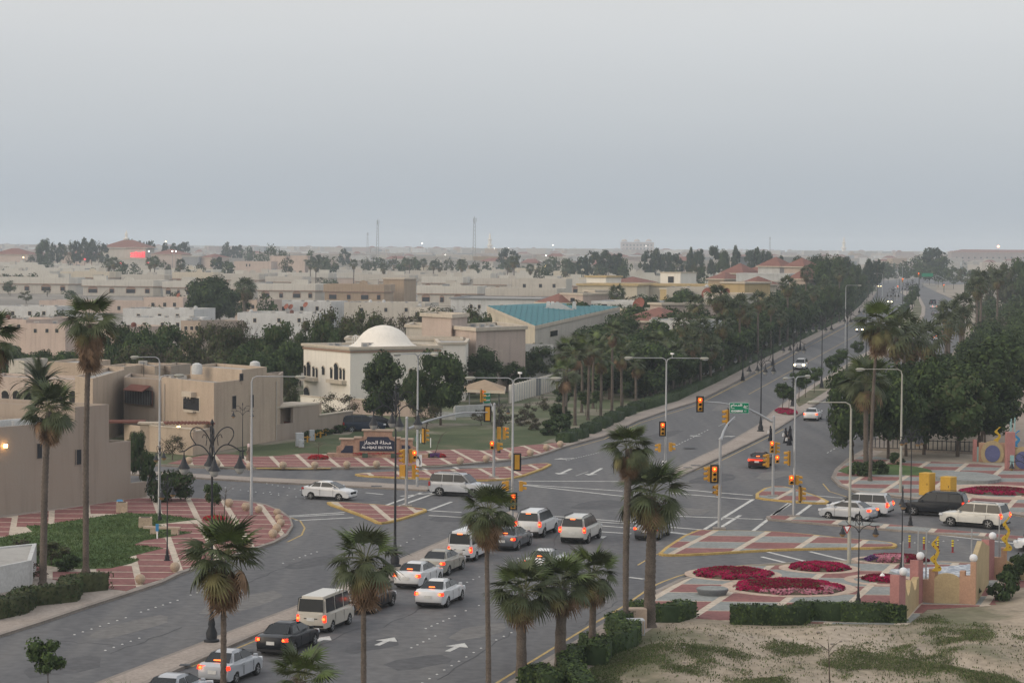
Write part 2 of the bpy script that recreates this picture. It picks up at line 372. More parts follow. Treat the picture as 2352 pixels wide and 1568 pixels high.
U_, S_, T_, V_ = ([(812, 1090), (908, 1085), (963, 1083), (1088, 1079), (1163, 1075), (1251, 1065), (1272, 1070), (1183, 1102), (1100, 1106), (988, 1102), (913, 1099), (825, 1095)],
    [(745, 1157), (768, 1155), (860, 1161), (950, 1168), (986, 1173), (965, 1181), (938, 1190), (900, 1201), (868, 1205), (845, 1193), (803, 1177)],
    [(1508, 1273), (1591, 1220), (1638, 1221), (1764, 1223), (1839, 1228), (1946, 1240), (2039, 1247), (2064, 1254), (2052, 1261), (1864, 1263), (1764, 1266), (1601, 1276), (1526, 1278)],
    [(1726, 1143), (1764, 1118), (1816, 1121), (1906, 1152), (1899, 1160), (1764, 1150)])
iu, gu = island('upper_traffic_island', U_, m_cream, m_kerby, label='long red paved traffic island above the silver wagon')
is_, gs = island('small_traffic_island', S_, m_cream, m_kerby, label='small triangular red paved island left of centre')
it, gt = island('right_traffic_island', T_, m_cream, m_kerby, label='triangular red and grey paved island with yellow kerb')
iv, gv = island('narrow_traffic_island', V_, m_cream, m_kerby, label='narrow paved island below the green road sign pole')
im, gm = island('street_median', [(1760, 1189), (1775, 1186), (1864, 1191), (2014, 1204), (2139, 1216), (2352, 1235), (2900, 1275), (2900, 1283), (2352, 1244), (2284, 1238), (2089, 1223), (1926, 1209), (1764, 1195)], m_cream, smooth=0)
NM = [(-400, 1806), (232, 1568), (410, 1500), (588, 1430), (670, 1399), (760, 1360), (850, 1320), (913, 1289), (1023, 1241), (1100, 1205), (1150, 1184), (1172, 1177), (1194, 1182), (1190, 1196), (1130, 1220), (1060, 1255), (1000, 1287), (900, 1338), (760, 1397), (670, 1430), (588, 1462), (532, 1486), (450, 1524), (412, 1540), (330, 1578), (-400, 1920)]
inm, gnm = island('near_median', NM, m_pave, smooth=0, label='long brick median between the two carriageways')
ism, gsm = island('side_street_median', [(-400, 1045), (405, 1088), (588, 1099), (863, 1111), (985, 1119), (992, 1124), (980, 1128), (863, 1122), (588, 1108), (405, 1097), (-400, 1054)], m_pave, smooth=0)
FM = [(1529, 1104), (1551, 1077), (1600, 1053), (1651, 1030), (1741, 977), (1771, 948), (1826, 908), (1884, 874), (1974, 818), (2004, 801), (2040, 772), (2075, 737), (2088, 715), (2091, 699), (2089, 688), (2079, 679), (2066, 671), (2078, 668), (2110, 677), (2117, 689), (2126, 706), (2125, 724), (2106, 751), (2070, 787), (2026, 826), (1964, 874), (1864, 937), (1781, 989), (1764, 999), (1651, 1054), (1561, 1097), (1536, 1106)]
ifm, gfm = island('far_median', FM, m_pave, smooth=0, label='curving median with small trees and lamp posts')

# paving panels clipped to an area, built piece by piece
def panels(area_g, parent, org, hd, cw, rh, band, line, mats, mode, z, hole=None, lim=300, thick=.02):
    ax = Vector((cos(hd[0]), sin(hd[0]))); ay = Vector((cos(hd[1]), sin(hd[1]))); n = 0
    det = ax.x*ay.y-ax.y*ay.x; O = Vector(org)
    def ij(p):
        d = Vector(p)-O; return ((d.x*ay.y-d.y*ay.x)/det/cw, (ax.x*d.y-ax.y*d.x)/det/rh)
    I = [ij(p) for p in area_g]; i0, i1 = int(min(a for a, _ in I))-1, int(max(a for a, _ in I))+1; j0, j1 = int(min(b for _, b in I))-1, int(max(b for _, b in I))+1
    rest = MB(); cand = []
    for j in range(j0, j1+1):
        for i in range(i0, i1+1):
            q = []
            for u, v in ((0, 0), (1, 0), (1, 1), (0, 1)):
                uu = (i+u)*cw+(band/2 if u == 0 else -band/2); vv = (j+v)*rh+(line/2 if v == 0 else -line/2)
                p = O+ax*uu+ay*vv; q.append((p.x, p.y))
            c = clip(area_g, q)
            if len(c) >= 3 and area(c) > .25:
                cx = sum(p[0] for p in c)/len(c); cy = sum(p[1] for p in c)/len(c)
                if hole and inpoly(cx, cy, hole): continue
                cand.append((hypot(cx, cy), c, mats[(i+j) % len(mats)] if mode else mats[0]))
    cand.sort(key=lambda t: t[0])
    for k, (d, c, m) in enumerate(cand):
        if k < lim:
            b = MB(); b.prism(c, z-thick, z); b.build('paving_panel', m, parent)
        else: rest.prism(c, z-thick, z, mats.index(m))
    if rest.v:
        o = rest.build('distant_paving_panels', mats, parent); o['kind'] = 'stuff'
HL = (0.0, radians(90+10.8)); o1 = G(445, 1176)
# left corner plaza: cream base with red panels
P1 = [(-300, 1375), (0, 1290), (60, 1325), (235, 1355), (290, 1362), (330, 1347), (375, 1334), (412, 1316), (500, 1288), (580, 1262), (628, 1246), (656, 1230), (669, 1210), (664, 1194), (640, 1177), (610, 1164), (560, 1155), (437, 1148), (330, 1146), (0, 1194), (-300, 1240)]
gp1 = GL(P1); b = MB(); b.prism(gp1, .1, .150); pz = struct('left_plaza', b, m_cream, None, 'red paved plaza with cream bands around the lawn')
LAWN = [(60, 1213), (100, 1211), (170, 1200), (235, 1190), (290, 1183), (370, 1186), (440, 1196), (452, 1197), (405, 1203), (360, 1208), (395, 1222), (440, 1228), (400, 1235), (330, 1246), (305, 1257), (375, 1264), (350, 1270), (290, 1285), (320, 1291), (300, 1299), (255, 1310), (200, 1312), (150, 1310), (90, 1300), (20, 1290), (-100, 1275), (-200, 1240), (0, 1240), (75, 1226)]
panels(gp1, pz, o1, HL, 2.72, 2.9, .45, .34, [m_red], 0, .162, hole=GL(LAWN), lim=300)
gl = GL(LAWN); b = MB(); b.prism(gl, .1, .19); lawn1 = struct('corner_lawn', b, m_lawn, None, 'green lawn with zigzag edge in the left plaza')
# sign plaza
P2 = [(384, 1068), (480, 1073), (588, 1076), (813, 1075), (963, 1073), (1013, 1071), (1100, 1063), (1176, 1056), (1234, 1046), (1262, 1037), (1292, 1027), (1300, 1022), (1268, 1020), (1240, 1024), (1200, 1026), (1176, 1031), (1110, 1038), (1060, 1035), (1010, 1036), (960, 1040), (900, 1046), (800, 1046), (770, 1043), (745, 1046), (700, 1044), (640, 1050), (590, 1052), (520, 1046), (470, 1048), (420, 1058)]
gp2 = GL(P2); b = MB(); b.prism(gp2, .1, .150); pz2 = struct('sign_plaza', b, m_cream, None, 'red paved strip with cream bands before the sector sign')
panels(gp2, pz2, G(642, 1072), HL, 2.72, 2.9, .45, .34, [m_red], 0, .162)
b = MB(); b.prism(GL([(600, 1050), (640, 1048), (700, 1042), (745, 1044), (770, 1041), (800, 1044), (960, 1038), (1010, 1034), (1060, 1033), (1110, 1036), (1176, 1029), (1240, 1022), (1290, 1000), (1240, 985), (1100, 1000), (1000, 1000), (820, 990), (800, 1002), (700, 1015), (588, 1028), (540, 1040)]), .1, .155); struct('sign_lawn', b, m_lawn2)
panels(gu, iu, G(908, 1085), HL, 2.72, 2.9, .45, .34, [m_red], 0, .158)
panels(gs, is_, G(858, 1165), HL, 2.72, 2.9, .45, .34, [m_red], 0, .158)
HR = (radians(-2.0), radians(90-17.3)); oT = G(1646, 1221)
panels(gt, it, oT, HR, 3.85, 3.6, .5, .24, [m_red, m_gry], 1, .158)
panels(gv, iv, oT, HR, 3.85, 3.6, .5, .24, [m_red, m_gry], 1, .158)
panels(gm, im, oT, HR, 3.85, 3.6, .5, .24, [m_red, m_gry], 1, .158)
P3 = [(1441, 1418), (1503, 1374), (1540, 1352), (1578, 1334), (1640, 1319), (1720, 1306), (1800, 1302), (1990, 1296), (2164, 1296), (2352, 1304), (2560, 1316), (2560, 1400), (2352, 1390), (2290, 1395), (2130, 1405), (2085, 1440), (1900, 1438), (1673, 1431), (1576, 1424), (1530, 1430), (1441, 1430)]
gp3 = GL(P3); b = MB(); b.prism(gp3, .1, .150); pz3 = struct('flower_plaza', b, m_cream, None, 'red and grey checkered plaza with flower beds')
panels(gp3, pz3, oT, HR, 3.85, 3.6, .5, .24, [m_red, m_gry], 1, .158)
P4 = [(2600, 1208), (2352, 1182), (2214, 1160), (2064, 1140), (1975, 1130), (1935, 1115), (1920, 1099), (1926, 1084), (1950, 1062), (1985, 1046), (2060, 1060), (2240, 1068), (2352, 1078), (2600, 1080)]
gp4 = GL(P4); b = MB(); b.prism(gp4, .1, .150); pz4 = struct('park_plaza', b, m_cream, None, 'checkered plaza with round bed across the street')
panels(gp4, pz4, oT, HR, 3.85, 3.6, .5, .24, [m_red, m_gry], 1, .158)
b = MB(); b.prism(GL(smoothp([(1912, 1091), (1965, 1067), (2060, 1071), (2120, 1078), (2145, 1086), (2130, 1096), (2050, 1094)], 1, True)), .1, .2); struct('park_lawn', b, m_lawn)
# pale pink sweeping paths around the beds
def ring(c, rx, ry, w, z, parent, mat=m_pinkp, name='curved_path', n=36):
    g = G(*c); b = MB()
    for i in range(n):
        a0, a1 = 2*pi*i/n, 2*pi*(i+1)/n
        q = [(g[0]+(rx+k)*cos(a), g[1]+(ry+k)*sin(a)) for k, a in ((0, a0), (w, a0), (w, a1), (0, a1))]
        b.prism(q, z-.04, z)
    return b.build(name, mat, parent)
def ell(c, rx, ry, n=32): g = G(*c); return [(g[0]+rx*cos(2*pi*i/n), g[1]+ry*sin(2*pi*i/n)) for i in range(n)]
for c, rx, ry, w in (((1684, 1324), 2.5, 2.5, .55), ((1812, 1355), 3.4, 3.1, .7), ((1882, 1310), 2.0, 1.9, .6), ((2040, 1291), 2.0, 1.6, .4), ((2025, 1337), 1.7, 1.9, .6)):
    ring(c, rx, ry, w, .166+.002*rx, pz3)
ring((2290, 1133), 3.2, 4.2, 2.0, .168, pz4)
b = MB(); b.prism(ell((2221, 1104), 2.9, 4.4, 36), .1, .45); b.build('round_grey_platform', m_gry, pz4)
b = MB(); b.prism(GL(smoothp([(2038, 1312), (2080, 1311), (2200, 1304), (2260, 1296), (2352, 1310), (2352, 1325), (2240, 1330), (2120, 1331), (2060, 1323)], 1, True)), .1, .171); pool = b.build('pebble_mosaic', ground_mat('pebble_mosaic_blue', [(.35, (.16, .19, .24)), (.5, (.28, .31, .36)), (.62, (.6, .62, .62))], 3.0, 4, .5, 8), pz3)
# grass pockets and dividers of the far median
gf_in = [G(x, y) for x, y in [(1826, 922), (1884, 882), (1974, 828), (2004, 812), (2045, 776), (2082, 742), (2095, 718), (2099, 700), (2096, 690), (2090, 680), (2104, 680), (2110, 690), (2117, 706), (2116, 722), (2097, 749), (2062, 782), (2018, 820), (1958, 862), (1858, 925), (1835, 936)]]
b = MB(); b.prism(gf_in, .1, .17); b.build('median_grass', m_medgrass, ifm)
for (a, c) in (((1848, 898), (1925, 897)), ((1888, 875), (1978, 862)), ((1962, 830), (2020, 832)), ((2010, 797), (2060, 800)), ((2047, 768), (2085, 770)), ((2075, 740), (2108, 742)), ((2090, 722), (2122, 722)), ((2085, 731), (2118, 732)), ((2092, 705), (2122, 706))):
    p, q = G(*a), G(*c); b = MB(); d = Vector((q[0]-p[0], q[1]-p[1])); L = d.length; b.box(((p[0]+q[0])/2, (p[1]+q[1])/2, .12), (L*.92, .9, .075), atan2(d.y, d.x)); b.build('paved_divider', m_cream, ifm)
# sandy park track, weeds
b = MB(); b.prism(GL([(2352, 870), (2290, 905), (2285, 960), (2240, 1010), (2352, 1040), (2900, 1060), (2900, 870)]), .1, .152); struct('sandy_track', b, ground_mat('track_sand', [(.3, (.28, .225, .18)), (.7, (.38, .32, .27))], .1, 6, .95, 1, (radians(-30), .3)))
# markings
def mark(name, a, c, w, mat, z=.008):
    p, q = Vector(G(*a)), Vector(G(*c)); d = (q-p).normalized(); n = Vector((-d.y, d.x))*w/2
    b = MB(); b.prism([tuple(p-n), tuple(q-n), tuple(q+n), tuple(p+n)], z-.006, z); return b.build(name, mat, ROAD)
lines = [((1190, 1104), (1425, 1105)), ((1201, 1112), (1430, 1127)), ((1200, 1113), (1440, 1140)), ((1545, 1121), (1640, 1130)), ((1640, 1130), (1728, 1137)), ((1545, 1132), (1725, 1147)),
    ((1532, 1184), (1752, 1192)), ((1262, 1184), (1470, 1200)), ((1262, 1191), (1440, 1202)), ((1370, 1206), (1450, 1212)), ((1440, 1210), (1600, 1228)), ((1375, 1220), (1450, 1225)), ((1540, 1210), (1640, 1218)), ((1536, 1222), (1590, 1228)),
    ((886, 1160), (968, 1131)), ((915, 1162), (1000, 1132)), ((983, 1172), (1037, 1152)), ((985, 1172), (1060, 1176)), ((985, 1183), (1070, 1188)),
    ((650, 1185), (792, 1176)), ((655, 1187), (790, 1180)), ((677, 1195), (812, 1188)),
    ((1615, 1217), (1730, 1146)), ((1640, 1220), (1700, 1183)), ((1728, 1220), (1812, 1155)), ((1762, 1190), (1816, 1156)), ((1820, 1190), (1862, 1159)),
    ((990, 1127), (1086, 1129)), ((1446, 1325), (1478, 1329)), ((1764, 1267), (1849, 1288)), ((1860, 1266), (1943, 1286)), ((1750, 1278), (1802, 1291)),
    ((1010, 1071), (1140, 1072)), ((1030, 1066), (1060, 1080)), ((963, 1072), (1010, 1090)), ((2010, 1211), (2352, 1250)), ((840, 1131), (880, 1135)), ((920, 1139), (1010, 1130)), ((1866, 1137), (1935, 1143)), ((1970, 1294), (2300, 1298))]
for a, c in lines: mark('crossing_line', a, c, .28, m_white)
yl = smoothp([(700, 1850), (960, 1678), (1176, 1546), (1351, 1438), (1426, 1396), (1476, 1361), (1506, 1341), (1576, 1316), (1640, 1305), (1713, 1297), (1764, 1294)], 1)
for a, c in zip(yl[:-1], yl[1:]): mark('yellow_edge_line', a, c, .16, m_yell)
for pl in ([(440, 1530), (532, 1493), (600, 1465), (760, 1402), (900, 1345)], [(1465, 1297), (1500, 1276), (1520, 1268), (1592, 1220)], [(655, 1184), (690, 1196), (700, 1212), (693, 1228), (660, 1244)], [(1545, 1100), (1580, 1086), (1651, 1060), (1764, 1004), (1800, 985)], [(1668, 1040), (1700, 1010), (1745, 985), (1775, 953), (1800, 930)], [(1310, 1030), (1388, 1008), (1470, 971), (1600, 930), (1700, 880), (1960, 740)], [(1890, 1110), (1905, 1128), (1950, 1142)]):
    for a, c in zip(pl[:-1], pl[1:]): mark('yellow_edge_line', a, c, .12, m_yell)
for a, c in (((1300, 1057), (1379, 1038)), ((1420, 1014), (1462, 1006)), ((1540, 1029), (1630, 985)), ((1651, 978), (1690, 960)), ((1323, 1092), (1352, 1082)), ((1900, 1040), (2000, 980))):
    n = 14
    for k in range(0, n, 1): mark('lane_dash', (a[0]+(c[0]-a[0])*k/n, a[1]+(c[1]-a[1])*k/n), (a[0]+(c[0]-a[0])*(k+.45)/n, a[1]+(c[1]-a[1])*(k+.45)/n), .12, m_white)
for a, c in (((1600, 930), (1959, 742)), ((1720, 905), (1985, 760))): mark('faint_lane_line', a, c, .12, m_yell)
def arrow(tip, tail, w=.3, hw=.6, hl=1.2, name='lane_arrow'):
    p, q = Vector(G(*tip)), Vector(G(*tail)); d = (p-q).normalized(); n = Vector((-d.y, d.x)); m = p-d*hl
    b = MB(); b.prism([tuple(q-n*w/2), tuple(m-n*w/2), tuple(m+n*w/2), tuple(q+n*w/2)], .002, .009); b.prism([tuple(m-n*hw), tuple(p), tuple(m+n*hw)], .002, .0095); b.build(name, m_white, ROAD)
for t_, s_ in (((906, 1463), (866, 1481)), ((1067, 1476), (1028, 1495)), ((757, 1460), (728, 1472)), ((1612, 1000), (1585, 1001)), ((1690, 1001), (1655, 1003)), ((1272, 1054), (1318, 1052)), ((1283, 1089), (1312, 1076)), ((1352, 1091), (1382, 1075)), ((1385, 1236), (1372, 1230)), ((560, 1155), (600, 1156))): arrow(t_, s_)
stud = MB(); stud.lathe([(.068, 0), (.068, .012), (.04, .028)], 8); stud_me = stud.mesh('road_stud', m_studw)
for a, c, n in (((171, 1457), (289, 1418), 7), ((324, 1405), (408, 1378), 6), ((438, 1366), (482, 1350), 4), ((242, 1493), (320, 1465), 5), ((650, 1293), (675, 1284), 2), ((675, 1284), (728, 1267), 5), ((920, 1253), (964, 1229), 4), ((950, 1237), (964, 1229), 2),
        ((978, 1443), (1045, 1414), 6), ((1070, 1402), (1100, 1390), 2), ((1045, 1349), (1115, 1318), 6), ((945, 1487), (1000, 1460), 5), ((970, 1568), (1105, 1488), 9), ((1140, 1469), (1192, 1444), 4), ((1150, 1299), (1190, 1282), 4), ((1212, 1370), (1280, 1330), 5), ((600, 1108), (690, 1125), 8), ((500, 1117), (640, 1137), 9), ((620, 1130), (700, 1144), 5), ((1180, 1215), (1260, 1170), 5), ((1930, 1200), (1990, 1210), 4), ((2030, 1168), (2050, 1172), 2), ((2035, 1250), (2200, 1240), 6)):
    for k in range(n):
        t = k/max(1, n-1); p = G(a[0]+(c[0]-a[0])*t, a[1]+(c[1]-a[1])*t); put('road_stud', stud_me, ROAD, (p[0], p[1], .003))
for x, y, r in ((1583, 1030, 1.2), (1598, 1072, .9), (1580, 1077, .8), (560, 1500, .9), (105, 1484, .6), (865, 1120, .9), (425, 1533, .5)):
    p = G(x, y); b = MB(); b.box((p[0], p[1], .145), (r, r*.9, .02)); b.build('manhole_cover', m_black, ROAD)
m_pat = [ground_mat('asphalt_patch_dark', [(.3, (.075, .077, .083)), (.7, (.10, .10, .105))], .5, 5, .9, 2), ground_mat('asphalt_patch_pale', [(.3, (.135, .132, .130)), (.7, (.165, .16, .155))], .5, 5, .9, 2)]; m_seal = M('crack_seal', (.045, .045, .048), .7)
Rp = random.Random(3)
for x, y, rx, ry, k in ((1500, 1127, 1.6, 2.2, 0), (1380, 1160, 2.4, 4, 0), (1640, 1100, 2.0, 5, 0), (860, 1480, 1.2, 2.6, 0), (300, 1440, 1.4, 4, 1), (1270, 1320, 1.1, 3, 0), (1100, 1450, 1.3, 3.4, 1), (960, 1520, 1.5, 2.4, 0), (1780, 1090, 1.5, 5, 1), (1330, 1500*0+1390, .9, 3, 0), (560, 1385, 1.6, 5, 1), (720, 1290, 1.3, 4, 0), (1560, 1175, 3, 3, 1), (1050, 1190, 2, 3, 0), (150, 1530, 1.6, 3, 0), (1520, 1000, 1.6, 9, 0), (1680, 930, 1.4, 12, 1)):
    g = G(x, y); n = 11; pts = [(g[0]+rx*Rp.uniform(.7, 1.1)*cos(2*pi*i/n)+ry*.28*sin(2*pi*i/n), g[1]+ry*Rp.uniform(.7, 1.1)*sin(2*pi*i/n)) for i in range(n)]
    b = MB(); b.prism(pts, .001, .0048); b.build('asphalt_patch', m_pat[k], ROAD)
for a, c in (((1000, 1560), (1180, 1450)), ((880, 1440), (1000, 1380)), ((250, 1500), (420, 1440)), ((560, 1340), (700, 1285)), ((1330, 1440), (1420, 1380)), ((1240, 1300), (1290, 1215)), ((1300, 1150), (1480, 1168)), ((1600, 1060), (1660, 1120)), ((120, 1470), (260, 1480)), ((820, 1150), (900, 1145)), ((1400, 1090), (1520, 1050)), ((700, 1500), (820, 1440))):
    p0_, p1_ = Vector(G(*a)), Vector(G(*c)); n = 9; d_ = (p1_-p0_); nn_ = Vector((-d_.y, d_.x)).normalized(); P_ = [p0_+d_*(i/n)+nn_*Rp.uniform(-.18, .18) for i in range(n+1)]; b = MB()
    for u, v in zip(P_[:-1], P_[1:]): w_ = nn_*Rp.uniform(.02, .05); b.prism([tuple(u-w_), tuple(v-w_), tuple(v+w_), tuple(u+w_)], .001, .0055)
    b.build('crack_seal', m_seal, ROAD)

# ------------------------------------------------------------------ vegetation
def quads_mesh(name, C, A, B, mats, mi=None, taper=.35, core=None):
    # leaf faces: centre C, half axes A (length) and B (width), pointed towards +A
    n = len(C); V = np.empty((n, 4, 3)); V[:, 0] = C-A-B*taper; V[:, 1] = C+B-A*.1; V[:, 2] = C+A; V[:, 3] = C-B-A*.1
    V = V.reshape(-1, 3); nf = n; extra_f = []
    if core: V = np.vstack([V, np.array(core.v)])
    me = bpy.data.meshes.new(name); nv = len(V); me.vertices.add(nv); me.vertices.foreach_set('co', V.ravel())
    loops = np.arange(n*4); starts = np.arange(n)*4; tot = np.full(n, 4)
    if core:
        cl = []; cs = []; ct = []; o = n*4; s = n*4
        for f in core.f: cs.append(s); ct.append(len(f)); cl += [o+k for k in f]; s += len(f)
        loops = np.concatenate([loops, np.array(cl)]); starts = np.concatenate([starts, np.array(cs)]); tot = np.concatenate([tot, np.array(ct)]); nf += len(core.f)
    me.loops.add(len(loops)); me.loops.foreach_set('vertex_index', loops.astype(np.int32))
    me.polygons.add(nf); me.polygons.foreach_set('loop_start', starts.astype(np.int32)); me.polygons.foreach_set('loop_total', tot.astype(np.int32))
    for m in mats: me.materials.append(m)
    if mi is not None:
        mm = np.zeros(nf, dtype=np.int32); mm[:n] = mi; 
        if core: mm[n:] = core.m
        me.polygons.foreach_set('material_index', mm)
    me.update(calc_edges=True); me.validate(); return me
def rs(seed): return np.random.RandomState(seed)
def unit(R, n):
    v = R.normal(size=(n, 3)); return v/np.linalg.norm(v, axis=1)[:, None]
def crown(name, seed, rx, rz, n, leaf, mats, lobes=16, lr=(.28, .46), flat=0, open_=0, core=.62):
    # lumpy crown, centre at origin, radius rx, half height rz: lobes packed in an ellipsoid, leaves over each lobe
    R = rs(seed); L = unit(R, lobes)*(R.uniform(.45, .82, (lobes, 1))); 
    if flat: L[:, 2] = np.abs(L[:, 2])*1.0-.35*flat
    lrad = R.uniform(lr[0], lr[1], lobes); k = R.randint(0, lobes, n); u = unit(R, n); u[:, 2] = u[:, 2]*.9+.12
    rad = lrad[k]*(R.uniform(.72, 1.08, n))
    if open_: rad *= R.uniform(1-open_, 1.15, n)
    C = L[k]+u*rad[:, None]; nrm = u+.55*unit(R, n); nrm /= np.linalg.norm(nrm, axis=1)[:, None]
    t = np.cross(nrm, unit(R, n)); t /= np.linalg.norm(t, axis=1)[:, None]; s = np.cross(nrm, t)
    S = np.array([rx, rx, rz]); C = C*S; sz = leaf*R.uniform(.6, 1.35, n)[:, None]
    c = MB()
    if core:
        import mathutils
        for q in range(lobes):
            pr = [(0.02, -1), (.6, -.75), (.95, -.2), (.9, .35), (.55, .8), (.02, 1)]
            c.lathe([(r_*lrad[q]*core*rx, z_*lrad[q]*core*rz) for r_, z_ in pr], 7, (L[q][0]*rx, L[q][1]*rx, L[q][2]*rz))
        c.m = [0]*len(c.f)
    mi = R.choice(len(mats), n, p=[.62]+[.38/(len(mats)-1)]*(len(mats)-1)) if len(mats) > 1 else None
    return quads_mesh(name, C, t*sz, s*sz*.6, mats, mi if mi is not None else np.zeros(n, int), core=c if core else None)
def trunk_mesh(seed, h, r, limbs, spread, up, mat=m_wood, name='trunk', r2=None):
    R = random.Random(seed); b = MB(); k = 5; pts = [(R.uniform(-.06, .06)*h*(i/k)**1.5, R.uniform(-.06, .06)*h*(i/k)**1.5, h*i/k) for i in range(k+1)]
    b.tube(pts, [r*(1-.45*i/k) for i in range(k+1)], 8); top = Vector(pts[-1])
    for i in range(limbs):
        a = 2*pi*i/limbs+R.uniform(-.4, .4); s = R.uniform(.6, 1); st = Vector(pts[k-1])+Vector((0, 0, R.uniform(-.1, .1)*h))
        e = st+Vector((cos(a)*spread*s, sin(a)*spread*s, up*R.uniform(.6, 1.1))); m = st.lerp(e, .5)+Vector((0, 0, up*.12))
        b.tube([st, m, e], [r*.5, r*.33, r*.12], 5)
        for q in range(2):
            a2 = a+R.uniform(-.9, .9); e2 = e+Vector((cos(a2)*spread*.4, sin(a2)*spread*.4, up*R.uniform(.1, .5))); b.tube([m.lerp(e, .6), e2], [r*.2, r*.05], 4)
    return b.mesh(name, mat, 40)
# kinds: (crown mesh, trunk mesh, unit radius 1 => scale), sizes in metres for scale 1
KIND = {}
def kind(name, cm, tm, cz): KIND[name] = (cm, tm, cz)
for i in range(3):
    kind('ficus%d' % i, crown('crown', 11+i, 4.2, 3.9, 6400, .22, [m_lf[0], m_lf[1], m_lf[5]], 26, (.26, .40)), trunk_mesh(5+i, 2.6, .22, 5, 2.6, 2.2), 4.6)
    kind('green%d' % i, crown('crown', 31+i, 3.4, 3.0, 3800, .22, [m_lf[1], m_lf[0], m_lf[2]], 18, (.26, .44)), trunk_mesh(15+i, 2.6, .18, 4, 2.0, 2.0), 4.6)
    kind('olive%d' % i, crown('crown', 51+i, 3.4, 2.8, 2600, .17, [m_lf[2], m_lf[3], m_lf[1]], 20, (.24, .42), open_=.5, core=.4), trunk_mesh(25+i, 2.6, .15, 6, 2.4, 2.4), 4.2)
    kind('grey%d' % i, crown('crown', 71+i, 3.2, 2.6, 1500, .13, [m_lf[3], m_lf[2]], 22, (.22, .40), open_=.7, core=0), trunk_mesh(35+i, 2.2, .13, 9, 2.5, 2.6), 3.6)
    kind('gum%d' % i, crown('crown', 91+i, 6.0, 5.0, 2600, .45, [m_lf[4], m_lf[0], m_lf[2]], 24, (.14, .34), open_=.3, core=.55), trunk_mesh(45+i, 5.5, .3, 6, 3.2, 5.0), 8.8)
kind('round0', crown('crown', 120, 1.25, 1.05, 1500, .10, [m_lf[1], m_lf[5], m_lf[0]], 13, (.3, .46), core=.6), trunk_mesh(60, 1.9, .05, 4, .5, .7), 2.55)
kind('round1', crown('crown', 121, 1.1, 1.1, 1300, .10, [m_lf[0], m_lf[1], m_lf[5]], 12, (.3, .46), core=.6), trunk_mesh(61, 1.7, .05, 3, .4, .6), 2.35)
kind('bush0', crown('crown', 130, 2.6, 1.6, 3200, .13, [m_lf[0], m_lf[3], m_lf[1]], 18, (.3, .44)), trunk_mesh(62, .6, .12, 5, 1.2, .8), 1.5)
kind('bush1', crown('crown', 131, 1.0, .75, 900, .11, [m_lf[0], m_lf[1]], 12, (.3, .45)), trunk_mesh(63, .3, .06, 4, .5, .4), .65)
kind('bush2', crown('crown', 132, 1.2, .9, 700, .09, [m_lf[3], m_lf[2]], 14, (.28, .45), open_=.6, core=0), trunk_mesh(64, .5, .05, 7, .8, .9), .9)
kind('conic0', crown('crown', 140, 1.9, 3.4, 2600, .16, [m_lf[0], m_lf[1]], 16, (.3, .44), core=.7), trunk_mesh(65, 1.4, .12, 3, .4, 2.0), 3.7)
def tree(k, loc, sc=1, rz=None, name='tree', sz=None):
    cm, tm, cz = KIND[k]; s = (sc, sc, sc if sz is None else sz)
    o = E(name, (loc[0], loc[1], loc[2] if len(loc) > 2 else 0), rnd.uniform(0, 6.28) if rz is None else rz)
    c = put('crown', cm, o, (0, 0, cz*s[2]), 0, s); t = put('trunk', tm, o, (0, 0, 0), 0, s); return o
# ---- fan palms
def fan_leaf(seed, droop, L=1.08, seg=19, pet=.95, dead=False, name='frond', spread=112):
    R = random.Random(seed); b = MB(); pts = []; ang = 0
    P = Vector((0, 0, 0)); el_ = 0.0; n = 5; step = pet/n
    for i in range(n+1):
        pts.append(P.copy()); el_ = -droop*.5*(i/n); P = P+Vector((cos(el_), 0, sin(el_)))*step
    b.tube(pts, [.022-.002*i for i in range(n+1)], 4, 1)
    hub = pts[-1]; d0 = el_
    for k in range(seg):
        t = (k/(seg-1)-.5)*2; a = t*radians(spread); ln = L*(1-.30*abs(t)**1.6)*R.uniform(.9, 1.05); w = .085
        e0 = Vector((cos(d0)*cos(a), sin(a), sin(d0)*cos(a))); pr = hub.copy(); d = e0.copy(); w0 = .02; side = Vector((-sin(a), cos(a), 0)).normalized()
        lift = abs(t)*.10; prev = None; m = 5; bend = droop*R.uniform(.75, 1.35)
        for q in range(m+1):
            f = q/m; ww = [.014, .047, .050, .036, .02, .003][q]
            off = Vector((0, 0, (.018 if q in (1, 2) else 0)))
            l_ = pr-side*ww; r_ = pr+side*ww; c_ = pr+off
            cur = (l_, c_, r_)
            if prev:
                b.add([prev[0], prev[1], cur[1], cur[0]], [(0, 1, 2, 3)], 0); b.add([prev[1], prev[2], cur[2], cur[1]], [(0, 1, 2, 3)], 0)
            prev = cur; d = (d+Vector((0, 0, -bend*(.10+.42*f*f)*(1+lift)))).normalized(); pr = pr+d*ln/m
    return b
frs = [fan_leaf(i, dr) for i, dr in enumerate((.32, .65, 1.0, 1.4, .45, 1.2))]
FM_ = [[f.mesh('frond', [m, m_stalk]) for f in frs] for m in (m_frond, m_fronl, m_fronyd, m_frond3)]
deadf = [fan_leaf(50+i, .75+.2*i, 1.3, 13, .45, spread=52) for i in range(3)]
FD_ = [f.mesh('dead_frond', [m_frond3, m_stalk]) for f in deadf]
